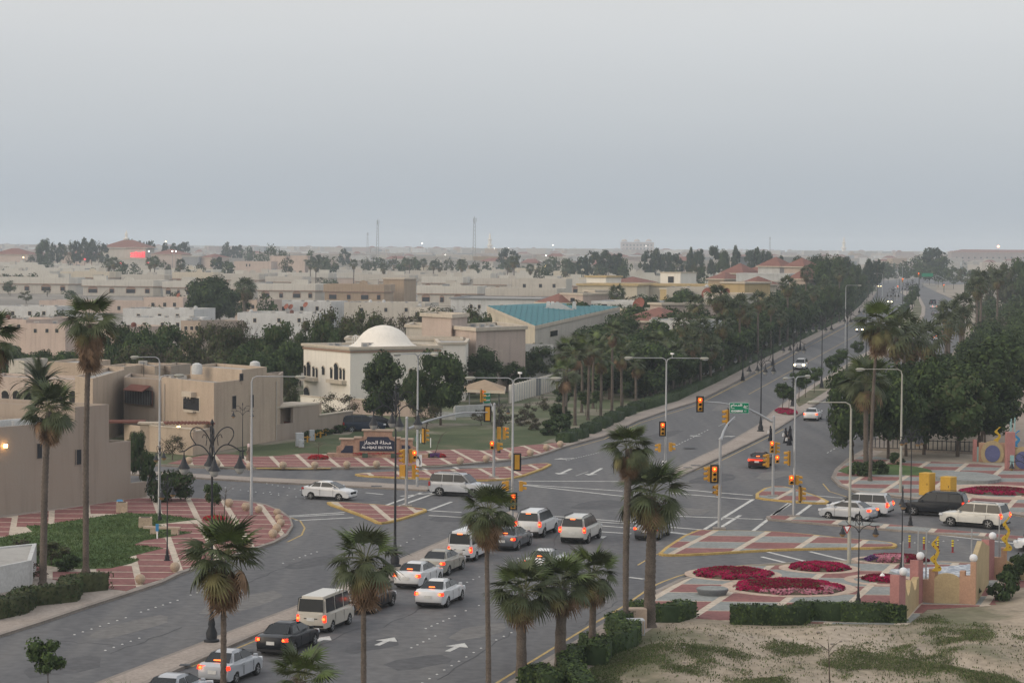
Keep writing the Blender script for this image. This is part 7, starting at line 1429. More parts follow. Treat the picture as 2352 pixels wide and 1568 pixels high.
for sz_, mt_ in (((3.5, 3, 2.6), m_pale), ((1.6, 1.6, 1.7), m_acg), ((2.4, 1.2, 1.3), m_greyw), ((5, 3, 2.2), m_band)):
    b = MB(); b.box((0, 0, 0), sz_); b.box((0, 0, sz_[2]+.003), (sz_[0]*1.06, sz_[1]*1.06, .15)); VRM.append(b.mesh('roof_room', mt_))
for i, (wm, bm_) in enumerate(((m_pale, m_band), (m_pinkw, m_band), (m_brownw, m_brownw), (m_pale, m_pale), (m_pale, m_yelw))):
    wl_, bd_, bd2, rf, arcs, wins = villa_mesh(i, 24, 15, 7.2, wm, bm_)
    VM[i] = dict(wall=wl_.mesh('wall', wm), parapet=bd_.mesh('parapet', bm_), cornice=bd2.mesh('cornice', m_archt), roof=rf.mesh('roof', m_roofg), arch_crest=arcs.mesh('arch_crest', bm_), wins=[(f.mesh('window', m_archt), g.mesh('pane', m_wing)) for f, g in wins])
def villa(x0, x1, yt_, D_, v, label=None, lt=None, parts=True, dz=0):
    w = (x1-x0)/(F/D_); p = cor((x0+x1)/2, D_); z = zt((x0+x1)/2, yt_, D_); o = E('terrace_villa', p, radians(-4), label, 'villa', 'pale arched villas in rows'); s = (w/24, 1, z/7.2)
    for k in ('wall', 'parapet', 'cornice', 'roof', 'arch_crest'):
        if k == 'cornice' and not parts: continue
        put(k, VM[v][k], o, (0, 0, 0), 0, s)
    if parts:
        for f, g in VM[v]['wins']:
            fo = put('window', f, o, (0, 0, 0), 0, s); put('pane', g, fo)
    for q in range(Rz_.choice((1, 2, 2, 3))):
        rr_ = put('roof_room', VRM[Rz_.randrange(4)], o, (Rz_.uniform(-.38, .38)*w, Rz_.uniform(3, 11), z-.8))
    if lt: later(o, *lt)
    return o
for x0, x1, y, D_, v, lb in ((-10, 176, 637, 960, 0, 'leftmost pale villa with arched windows in the front row'), (186, 370, 643, 930, 0, 'pale villa behind the tall left palm, second in the front row'), (372, 470, 646, 915, 0, 'pale villa partly hidden behind the big round dark tree'), (588, 738, 652, 870, 0, 'pale arched villa right of the big dark tree'), (742, 896, 653, 850, 2, 'sand brown arched villa, the only brown one'), (956, 1110, 657, 815, 0, 'pale arched villa right of the sand brown one'), (1114, 1295, 662, 790, 3, 'pale villa at the right end of the front row'), (470, 590, 649, 890, 3, 'pale villa just right of the dark tree crown')): villa(x0, x1, y, D_, v, lb)
simple('rooftop_block', 'square sand brown tower beside the brown villa', 880, 928, 638, 870, 9, m_brownw, .5, m_trim, .4)
Rv = random.Random(12)
rows = [(1070, 631, 'in the second villa row'), (1200, 623, 'in the third villa row'), (1370, 615.5, 'in the fourth villa row'), (1560, 608, 'in the fifth villa row')]
for D0, y0, rn in rows:
    x = -30+Rv.random()*40
    while x < (1330 if D0 < 1150 else 1560):
        w = 26*F/D0*Rv.uniform(.75, 1.3); hz = 567.5+(x-1176)*.00785; dd = D0*(1+.1*(600-x)/1000); z = 7+Rv.uniform(-.9, .7); y = hz+(H-z)*F/dd
        if not (D0 > 1500 and 120 < x < 480) and Rv.random() < .93: villa(x, x+w*.95, y, dd, Rv.choice((0, 0, 0, 3, 3, 1, 4)), lt=('pale villa', rn), parts=D0 < 1150)
        x += w+Rv.choice((0, 2, 8))
simple('villa', 'two storey pinkish block above the round dark tree', 655, 700, 600, 1350, 14, m_pinkw, .5, m_pinkw, .1, wins=((668, 671, 612, 618),)); simple('villa', 'two storey pinkish twin block by the far trees', 620, 657, 588, 1400, 14, m_pinkw, .5, m_pinkw, .1); simple('villa', 'pinkish block with arched openings at its foot', 666, 706, 587, 1390, 14, m_pinkw, .5, m_pinkw, .1, wins=[(672+i*7, 675+i*7, 606, 612) for i in range(5)]); simple('villa', 'low pink wing left of the twin blocks', 537, 622, 600, 1380, 14, m_pinkw, .5, m_pinkw, .1, wins=((565, 568, 606, 612), (572, 575, 606, 612)))
# ---- white and pink low buildings of the middle distance
mids = [(282, 445, 709, 540, 14, m_whitew, 'long white roofed building left of the dark tree'), (300, 440, 729, 505, 10, m_whitew, 'low white wall block under the long white building'), (545, 730, 719, 520, 16, m_whitew, 'white building with roof fans right of the dark tree'), (620, 760, 692, 610, 14, m_whitew, 'white flat roof crowded with coolers before the brown villa'), (790, 976, 695, 600, 16, m_pale, 'pale flat roofed building in front of the brown villa'), (-20, 60, 733, 430, 10, m_pinkw, 'pink villa at the left edge behind the palm'), (60, 150, 743, 420, 12, m_pinkw, 'pink villa left of the tall palm crown'), (66, 118, 729, 440, 8, m_pinkw, 'pink stair room on the left pink villa'), (210, 300, 750, 400, 12, m_pinkw, 'pinkish house behind the tall palm skirt'), (415, 460, 737, 420, 10, m_beige, 'tall beige wall right of the tall palm'), (0, 130, 703, 560, 10, m_whitew, 'white parapet strip at the left edge'), (330, 420, 683, 660, 12, m_pinkw, 'pink low house with an orange awning'), (90, 330, 691, 700, 14, m_pinkw, 'row of low pink yards left of the palm crown'), (540, 590, 688, 600, 10, m_pinkw, 'small pink tower room right of the dark tree'), (940, 1010, 705, 560, 8, m_pale, 'small pale annex behind the bare trees'), (1530, 1640, 660, 560, 12, m_pale, 'cream building behind the tall median palms'), (1490, 1600, 735, 380, 10, m_whitew, 'white low wall between palms and red roof'), (1176, 1300, 640, 900, 14, m_pale, 'pale flat roofs right of the villa rows')]
for x0, x1, y, D_, dp, mt, lb in mids:
    B_, a, c, z = simple('low_building', lb, x0, x1, y, D_, dp, mt, .45, wins=[(x0+(x1-x0)*t, x0+(x1-x0)*t+7, y+12, y+21) for t in (.2, .5, .75)])
    if D_ < 650:
        n = max(2, int((x1-x0)/28))
        for k in range(n):
            t = (k+.5)/n; ac_unit(B_, a[0]+(c[0]-a[0])*t, a[1]+2+Rv.random()*5, z-.42, Rv.uniform(-.2, .2))
            if Rv.random() < .22: b = MB(); px_, py_ = a[0]+(c[0]-a[0])*(t+.06)-B_.x, a[1]+4-B_.y; b.lathe([(.45, 0), (.45, .8), (.2, .95), (.02, 1.0)], 10, (px_, py_, z-.4)); b.build('water_tank', m_whitew if Rv.random() < .6 else m_rustr, B_.o)
for i, (x, y, D_) in enumerate(((658, 704, 526), (668, 705, 526), (702, 700, 526), (410, 678, 640), (498, 690, 600))): dish((*cor(x, D_), zt(x, y, D_)-1), .65, ['left round rust fan dish on the white building', 'second round rust fan dish on the white building', 'right round rust fan dish on the white building', 'orange dish on the pink low house', 'dish beside the round dark tree'][i], M('dish_orange', (.24, .08, .05), .7))
# ---- far city
fm_ = [W_('wall_pale_town', (.36, .34, .31)), W_('wall_pinkish_town', (.35, .29, .26)), W_('wall_cream_town', (.43, .39, .34)), W_('wall_white_town', (.50, .50, .49)), m_brownw, m_greyw]; small = []
def fhouse(x, D_, w, dp, h, mt, hipp):
    key = (round(w/4), round(h/3), mt.name, hipp)
    if key not in small_c:
        wq, hq = max(1, round(w/4))*4, max(1, round(h/3))*3; b = MB(); b.box((0, 0, 0), (wq, 14, hq)); wall = b.mesh('wall', mt)
        b = MB()
        if hipp: b.add([(-wq/2-1, -8, hq), (wq/2+1, -8, hq), (wq/2+1, 8, hq), (-wq/2-1, 8, hq), (-wq/4, 0, hq+3), (wq/4, 0, hq+3)], [(0, 1, 5, 4), (1, 2, 5), (2, 3, 4, 5), (3, 0, 4)])
        else: ringw(b, [(-wq/2, -7), (wq/2, -7), (wq/2, 7), (-wq/2, 7)], hq-.4, hq+.7, .3, .5)
        roof = b.mesh('roof', m_rooft if hipp else mt); b = MB(); nw = max(2, wq//5)
        for i in range(nw):
            for j in range(max(1, int(hq/3.2))): b.box((-wq/2+wq*(i+.5)/nw, -7.02, 1+3.1*j), (1.4, .1, 1.5))
        small_c[key] = (wall, roof, b.mesh('window_row', m_wing))
    return small_c[key]
small_c = {}; Rf = random.Random(33); place = []
for k in range(5200):
    D_ = 1500+7500*Rf.random()**1.35; xx = Rf.uniform(-80, 2440); 
    if xx > 1850 and D_ < 2300: continue
    if D_ < 1800 and 100 < xx < 520: continue
    if D_ < 1720 and xx < 1300: continue
    place.append((D_, xx))
place.sort(); stuffb = MB(); kept = []; nob = 0
for D_, xx in place:
    w = Rf.choice((12, 16, 20, 28)); h = Rf.choice((6, 6, 9, 9, 12)) if D_ < 3500 else Rf.choice((6, 9, 12, 12, 15, 18)); mt = Rf.choices(fm_, (5, 4, 3, 2, 1, 1))[0]; hp = Rf.random() < .10; g = cor(xx, D_)
    if nob < 240:
        if any((g[0]-a)**2+(g[1]-c)**2 < 26**2 for a, c in kept): continue
        kept.append(g); nob += 1; wa, ro, wi = fhouse(xx, D_, w, 14, h, mt, hp); o = E('distant_house', g, Rf.uniform(-.3, .3)); put('wall', wa, o); put('roof', ro, o); put('window_row', wi, o)['kind'] = 'stuff'
        cn = {'wall_pale_town': 'pale', 'wall_pinkish_town': 'pinkish', 'wall_cream_town': 'cream', 'wall_white_town': 'white', 'wall_sand_brown': 'brown', 'wall_grey': 'grey'}[mt.name]
        later(o, f"{'tall' if h > 9 else 'low'} {cn} {'red roofed' if hp else 'flat roofed'} house", 'beyond the villa rows' if D_ < 2050 else 'in the hazy town', 'house', 'distant town houses')
    else: stuffb.box((g[0], g[1], 0), (w, 14, h), Rf.uniform(-.3, .3), fm_.index(mt)); (stuffb.box((g[0], g[1], h+.01), (w*.8, 10, 2.2), 0, 6, .3) if hp else None)
o = stuffb.build('hazy_town', fm_+[m_rooft]); tag(o, 'mass of hazy flat roofed town buildings along the skyline', 'town', None, 'stuff')
# town lights
e_lampw = M('town_lamp_white', (1, .95, .85), emit=9); e_lampy = M('town_lamp_yellow', (1, .75, .35), emit=9); e_flare = M('town_lamp_orange', (1, .42, .25), emit=5)
for x, y, D_, m_, r_, lb in ((970, 559, 3200, e_lampw, 1.1, 'bright white town light left of the skyline centre'), (1254, 587, 2200, e_lampw, .7, 'white town light above the pale flat roofs'), (1535-0, 611, 1300, e_lampy, .9, 'yellow town light glowing above the pale roofs'), (1270, 563, 3400, e_lampw, .9, 'small white town light on the skyline'), (1484, 565, 3400, e_lampw, .8, 'white light left of the large skyline hotel'), (381, 555, 1900, e_lampy, .7, 'warm light among the left skyline trees'), (2293, 566, 2600, e_flare, 2.2, 'orange flare light on the right skyline'), (342, 577, 1500, e_lampw, .6, 'white light by the right shop wing'), (396, 577, 1500, e_lampw, .6, 'white light over the right shop wing roof'), (404, 577, 1500, e_lampw, .6, 'second white light over the right shop wing roof'), (54, 591, 1500, e_lampy, .6, 'warm light on the far left shop wing'), (351, 617, 1350, e_lampw, .5, 'headlight like white light below the big sign'), (1023, 585, 2300, e_lampw, .6, 'small white light in the hazy town centre'), (1136, 570, 3000, e_lampw, .7, 'white light just right of the cream minaret'), (1168, 570, 3000, e_lampw, .6, 'faint white light before the skyline trees')):
    if y == 611: x = 1440+310/4-588*0; x = 1176+78
    p = AP(x, y, D_); o = E('town_light', (p.x, p.y, 0), 0, lb, 'street light', 'town lights'); b = MB(); b.tube([(0, 0, 0), (0, 0, max(1, p.z))], .15, 4); b.build('pole', m_greyw, o); b = MB(); r_ *= .62; b.lathe([(.02, -r_), (r_*.8, -r_*.6), (r_, 0), (r_*.8, r_*.6), (.02, r_)], 8, (0, -.2, max(1, p.z))); b.build('lamp', m_, o)

# ------------------------------------------------------------------ planting
def T(k, x, D_, ytop, base, row=None, name='tree', wpx_=None, grp=None, cat='tree'):
    cm, tm, cz = KIND[k]; hs = {'ficus': 8.6, 'green': 7.4, 'olive': 6.8, 'grey': 6.0, 'gum': 14.2, 'conic': 7.0, 'round': 3.6, 'bush': 2.8}[k.rstrip('0123456789')]
    if k == 'bush1': hs = 1.35
    if k == 'bush2': hs = 1.75
    g = cor(x, D_); z = zt(x, ytop, D_); sz = z/hs; rw = {'ficus': 4.2, 'green': 3.4, 'olive': 3.4, 'grey': 3.2, 'gum': 4.4, 'conic': 1.9, 'round': 1.2, 'bush': 2.6}[k.rstrip('0123456789')]
    if k == 'bush1': rw = 1.0
    if k == 'bush2': rw = 1.2
    s = (wpx_/(F/D_)/rw) if wpx_ else sz
    o = tree(k, g, s, None, name, sz)
    if row: later(o, base, row, cat, grp)
    else: tag(o, base, cat, grp)
    return o
def Dy(x, y): return G(x, y)[1]
# near and named trees
T('round0', 112, 104, 1453, 'small round crowned tree on the near median at the bottom left', wpx_=54)
T('ficus0', 484, 560, 629, 'big round dark tree standing alone before the villa rows', wpx_=62); T('ficus1', 505, 575, 640, 'dark tree touching the big round one on its right', wpx_=48)
T('ficus2', 877, 270, 806, 'dark spreading tree left in front of the domed house', wpx_=62); T('ficus0', 1012, 268, 797, 'dark round tree right in front of the domed house', wpx_=62); T('green1', 955, 266, 848, 'lower tree between the two dark ones', wpx_=42)
T('conic0', 1120, 318, 795, 'dense dark clipped tree beside the domed house', wpx_=48); T('ficus1', 1175, 330, 826, 'low dark tree right of the domed house', wpx_=36); T('green2', 1255, 352, 792, 'dark bush tree before the teal hall', wpx_=44); T('green0', 1215, 345, 800, 'dark green tree under the teal roof', wpx_=34)
T('olive1', 665, 262, 872, 'small olive tree behind the beige boundary wall', wpx_=26); T('grey0', 775, 262, 900, 'bare spreading tree before the domed house wall', wpx_=56); T('grey1', 980, 262, 925, 'leafless vine tree along the white walls', wpx_=45); T('grey2', 1105, 268, 935, 'scraggly climber on the white wall', wpx_=34); T('grey0', 1140, 262, 966, 'scrubby bush on the rubble lot', wpx_=20); T('bush2', 1200, 268, 958, 'dry scrub right of the rubble lot', wpx_=24); T('bush2', 1232, 262, 962, 'second dry scrub beside the lawn palms', wpx_=16)
T('bush0', 393, 186, 1082, 'big round bougainvillea bush at the villa corner', wpx_=58, cat='bush'); T('grey1', 396, 222, 995, 'dry shrub against the yard wall', wpx_=38); T('bush0', 320, 205, 1000, 'tangled green bush between the two left villas', wpx_=26, cat='bush'); T('bush1', 345, 200, 1045, 'low leafy bush behind the wall end', wpx_=22, cat='bush'); T('bush0', 312, 225, 992, 'climber over the carport', wpx_=22, cat='bush')
T('olive0', 118, 148, 1240, 'thin brown shrub behind the left thin trunk', wpx_=48, cat='bush'); T('bush2', 40, 150, 1238, 'dry flowering shrubs at the left edge', wpx_=55, cat='bush'); T('bush2', 70, 142, 1290, 'grey brown flowering shrub above the white wall block', wpx_=42, cat='bush'); T('bush1', 160, 146, 1275, 'dark shrub between the two left palm trunks', wpx_=32, cat='bush')
T('round1', 492, Dy(492, 1196), 1102, 'thin sapling behind the first ornate lamp', wpx_=25)
# mass of trees behind the left villas
Rt = random.Random(5)
for i, (x, D_, yt_, k, w) in enumerate(((30, 330, 790, 'ficus2', 60), (95, 320, 800, 'ficus0', 46), (280, 330, 738, 'green0', 50), (330, 318, 735, 'ficus1', 48), (385, 330, 745, 'green1', 52), (425, 310, 765, 'olive0', 50), (352, 300, 780, 'grey1', 60), (300, 296, 800, 'olive1', 50), (250, 305, 790, 'ficus2', 44), (470, 330, 740, 'olive2', 44), (495, 340, 738, 'grey0', 48), (520, 325, 742, 'olive0', 50), (560, 345, 722, 'grey2', 40), (548, 330, 750, 'olive1', 56), (600, 330, 770, 'ficus0', 62), (570, 318, 780, 'ficus1', 58), (640, 325, 745, 'green2', 50), (655, 318, 780, 'ficus2', 52), (620, 305, 810, 'ficus0', 50), (500, 310, 800, 'olive2', 60), (455, 300, 810, 'grey2', 50), (560, 300, 815, 'green1', 46), (400, 296, 815, 'olive0', 52), (150, 316, 800, 'ficus0', 44), (690, 340, 755, 'green0', 40), (60, 300, 840, 'green0', 44), (725, 345, 718, 'olive0', 44), (770, 350, 712, 'olive1', 52), (820, 352, 710, 'olive2', 52), (870, 356, 708, 'olive0', 48), (915, 362, 720, 'grey0', 46), (745, 335, 735, 'green1', 40), (800, 340, 738, 'olive1', 50), (860, 350, 730, 'olive2', 44), (950, 372, 706, 'grey1', 44), (990, 410, 700, 'olive0', 46), (1030, 420, 695, 'grey2', 44), (1075, 400, 706, 'olive1', 42), (1105, 390, 716, 'green0', 38), (560, 600, 668, 'green1', 26), (600, 610, 672, 'olive1', 24), (612, 560, 680, 'green0', 26))):
    T(k, x, D_, yt_, ['dark bushy tree', 'mid green tree', 'brownish olive tree', 'grey leafless tree'][{'ficus': 0, 'green': 1, 'olive': 2, 'grey': 3}[k[:-1]]], 'behind the left villas' if x < 700 else 'behind the domed house', wpx_=w, grp='trees between the villas')
# garden palms row on the left verge
vp = [(1295, 989, 845), (1321, 979, 800), (1351, 967, 790), (1380, 957, 805), (1405, 952, 748), (1427, 944, 800), (1482, 914, 805), (1506, 917, 775), (1546, 912, 798), (1300, 960, 790), (1336, 950, 772), (1460, 925, 820), (1528, 905, 770), (1362, 940, 775)]
for i, (x, y, yc) in enumerate(vp):
    D_ = Dy(x, y); h = zt(x, yc+20, D_); o = fan_palm((*cor(x, D_), .12), h, .185, 1.95 if i % 3 else 2.2, 40+i, .55, 26, r1=.15); later(o, 'tall palm on the grass verge', 'left of the far road', 'palm tree', 'palms on the left verge')
for i, (x, yc, D_, s) in enumerate(((1608, 757, 330, 1), (1646, 682, 380, 1.1), (1808, 656, 470, 1.1), (1416, 675, 500, 1.1), (1927, 628, 560, 1.05), (1850, 628, 620, 1), (1585, 790, 310, 1), (1632, 800, 305, 1), (1660, 745, 350, 1), (1698, 700, 400, 1), (1740, 690, 430, .95), (1770, 700, 450, .9), (1830, 690, 480, .9), (1868, 672, 520, .9), (1895, 655, 560, .9), (1955, 640, 600, .9), (1572, 745, 340, 1), (1712, 720, 385, 1), (1790, 728, 420, .9), (1662, 700, 400, .9), (1595, 700, 420, 1))):
    kx = [k_ for k_ in zip(far_left[:-1], far_left[1:]) if k_[0][0] <= x <= k_[1][0]]
    if kx: (xa_, ya_), (xb_, yb_) = kx[0]; D_ = max(D_, Dy(x, ya_+(yb_-ya_)*(x-xa_)/(xb_-xa_))*1.06+9)
    o = far_palm((*cor(x, D_), 0), zt(x, yc, D_), s*1.05); later(o, 'fan palm', 'rising from the dark left tree row', 'palm tree', 'palms in the left tree row')
# tree row along the left of the far road
kl = GL(far_left[3:]); n = 0
seglen = [0]
for a, c in zip(kl[:-1], kl[1:]): seglen.append(seglen[-1]+hypot(c[0]-a[0], c[1]-a[1]))
def along(s):
    for i in range(len(kl)-1):
        if s <= seglen[i+1] or i == len(kl)-2:
            t = (s-seglen[i])/(seglen[i+1]-seglen[i]); a, c = Vector(kl[i]), Vector(kl[i+1]); d = (c-a).normalized(); return a.lerp(c, t), Vector((-d.y, d.x))
for r_, off_, stp, st in ((0, 6.4, 5.0, 24), (1, 13, 8.0, 20), (2, 22, 10, 60), (3, 34, 14, 130)):
    s = st
    while s < seglen[-1]-90:
        p, nv = along(s); q = p+nv*(off_+Rt.uniform(-1.5, 1.5)); k = Rt.choice(('ficus0', 'ficus1', 'ficus2', 'green0', 'green2')); hgt = (.80+.22*min(1, s/120) if r_ == 0 else .85+.3*min(1, s/120))*Rt.uniform(.88, 1.12); o = tree(k, (q.x, q.y), hgt*Rt.uniform(.95, 1.15), None, 'tree', hgt)
        later(o, 'dense dark street tree', ['next to the far left sidewalk', 'in the second line of the left row', 'in the third line of the left row', 'at the back of the left row'][r_], 'tree', 'left tree row'); s += stp*Rt.uniform(.85, 1.15)
b = MB(); s = 4
hk = [along(s_)[0]+along(s_)[1]*3.4 for s_ in np.linspace(2, seglen[-1]-90, 60)]; hedge('hedge', [tuple(p) for p in hk], 1.6, 1.1, 'continuous low dark hedge along the far left sidewalk', 77, dens=9, z0=.1)
# bushes and small trees on the left verge
for i, (x, y, k, s) in enumerate(((1281, 1000, 'bush1', 1.6), (1258, 1002, 'bush1', 1.2), (1286, 972, 'bush1', 1.5), (1345, 958, 'round0', .9), (1370, 948, 'round1', .8), (1432, 932, 'round0', .9), (1285, 925, 'bush1', 1.3), (1312, 912, 'bush1', 1.6), (1340, 905, 'bush0', .9), (1370, 898, 'bush0', 1.0), (1455, 915, 'bush1', 1.6), (1500, 905, 'bush1', 1.8), (1225, 990, 'bush2', .8), (1215, 965, 'bush2', 1.1), (1195, 975, 'bush2', .9), (1250, 945, 'bush2', 1.0), (1400, 905, 'bush0', 1.1), (1440, 895, 'bush0', 1.1), (1480, 885, 'bush0', 1.2), (1150, 985, 'bush2', 1.3))):
    o = tree(k, (*G(x, y), .1), s, None, 'shrub'); later(o, ['rounded shrub', 'dry shrub', 'small verge tree'][0 if k in ('bush1', 'bush0') else (1 if k == 'bush2' else 2)], 'on the left verge', 'shrub', 'shrubs on the left verge')
for i in range(14):
    x = 700+i*8+Rt.uniform(-3, 3); y = 1012-i*1.6; o = tree('bush1', (*G(x, y), .1), Rt.uniform(.4, .7), None, 'shrub'); later(o, 'little shrub', 'at the foot of the beige boundary wall', 'shrub', 'small shrubs by the wall')
# small trees on the far median
for x, y, k, s in ((1797, 950, 'round0', 1.1), (1812, 945, 'round1', .9), (1835, 925, 'round1', 1.2), (1850, 915, 'round0', 1.15), (1870, 905, 'round0', 1.1), (1911, 880, 'round1', 1.25), (1926, 868, 'round0', 1.35), (1972, 836, 'round0', 1.2), (2003, 806, 'round1', 1.4), (2012, 800, 'round0', 1.4), (2075, 745, 'round0', 1.5), (2080, 735, 'round1', 1.5), (2088, 722, 'round0', 1.7), (2096, 712, 'round0', 1.8), (2100, 704, 'round1', 1.9), (2098, 695, 'round0', 1.9), (2102, 688, 'round1', 1.9)):
    o = tree(k, (*G(x, y), .14), s, None, 'tree'); later(o, 'small round headed tree', 'on the far median', 'tree', 'small median trees')
# park on the right
fr = GL(far_right[2:]); cand = []
for i in range(54):
    D_ = 232+i*9.6
    # right road edge at this depth
    xe = None
    for a, c in zip(fr[:-1], fr[1:]):
        if (a[1]-D_)*(c[1]-D_) <= 0: xe = a[0]+(c[0]-a[0])*(D_-a[1])/(c[1]-a[1]+1e-9)
    if xe is None: continue
    for j in range(7 if D_ < 420 else 9):
        X = xe+(4.5 if D_ < 380 else 7)+j*7.6+Rt.uniform(-1.8, 1.8); Y = D_+Rt.uniform(-2.5, 2.5); px, py = PR((X, Y, 0)); pt = PR((X, Y, 8))
        lim_ = 2290-0.02*(px-2000) if D_ < 420 else 9999
        if D_ < 250 and (j > 3): continue
        if px > 2450: continue
        if D_ < 290 and px > 2262: continue
        if 290 <= D_ < 345 and px > 2310: continue
        if (X-xe) > 75: continue
        cand.append((D_, j, X, Y))
for D_, j, X, Y in cand:
    far_ = D_ > 480; k = Rt.choice(('ficus0', 'ficus1', 'ficus2', 'green0', 'green1') if not far_ else ('green0', 'olive0', 'olive1', 'ficus2', 'green2')); hg = Rt.uniform(.9, 1.1)*(1.08 if D_ < 300 else .9)*(.82 if j == 0 else 1); o = tree(k, (X, Y, .1), hg*1.08, None, 'tree', hg)
    later(o, 'leafy park tree' if k[0] != 'o' else 'olive park tree', ('at the near edge of the right park' if D_ < 262 else 'in the near half of the right park' if D_ < 360 else 'in the middle of the right park' if D_ < 500 else 'in the far part of the right park'), 'tree', 'trees of the right park')
for x, D_, yt_, w, k, lb in ((1958, 226, 838, 74, 'ficus0', 'dark park tree overhanging the avenue kerb, leftmost of the near row'), (2040, 229, 818, 82, 'ficus1', 'big dark park tree behind the two median palms'), (2122, 234, 822, 84, 'ficus2', 'big dark park tree behind the cream street light'), (2203, 240, 838, 76, 'ficus0', 'dark park tree above the railing'), (2262, 248, 868, 46, 'ficus1', 'dark park tree beside the colourful gate'), (1990, 246, 822, 60, 'ficus2', 'park tree behind the overhanging one')): T(k, x, D_, yt_, lb, wpx_=w)
ta = fan_palm((*G(1998, 1108), .14), HT(1998, 1108, 752), .17, 2.5, 101, 1.5, 44, (.6, 0), r1=.13); tag(ta, 'tallest slender palm rising above the right park', 'palm tree')
tb = fan_palm((*G(1988, 1088), .14), HT(1988, 1088, 885), .25, 3.0, 102, .5, 46, r1=.22, young=.4); tag(tb, 'broad palm with a thick trunk before the dark park trees', 'palm tree')
for i, (x, yc, D_, s) in enumerate(((2056, 772, 262, 1.15), (2092, 782, 272, 1.15), (2128, 780, 298, 1.2), (2074, 752, 268, 1.0), (2178, 722, 400, 1.3), (2172, 745, 372, 1.2), (2212, 700, 450, 1.2), (2252, 645, 520, 1.2), (2243, 660, 500, 1.2), (2290, 640, 560, 1.1), (2205, 735, 400, 1.1))):
    o = far_palm((*cor(x, D_), 0), zt(x, yc, D_), s*1.12); later(o, 'park fan palm', 'above the right park trees', 'palm tree', 'palms of the right park')
for x, y, k, s in ((1972, 1096, 'bush1', .9), (1995, 1097, 'bush1', 1.0), (2020, 1092, 'bush1', .85), (2060, 1070, 'bush1', .8), (2240, 1380, 'bush1', .5)):
    o = tree(k, (*G(x, y), .15), s, None, 'shrub'); later(o, 'clipped dark shrub', 'on the park lawn', 'shrub', 'park lawn shrubs')
for x, y, s, lb in ((2306, 1384, 1.0, 'small dark topiary bush in front of the ochre wall'), (2336, 1338, .95, 'second topiary bush with red blooms at the right edge'), (2358, 1330, .8, 'topiary bush cut by the right picture edge')):
    o = tree('bush1', (*G(x, y), .1), s, None, 'shrub', s*1.25); tag(o, lb, 'shrub')
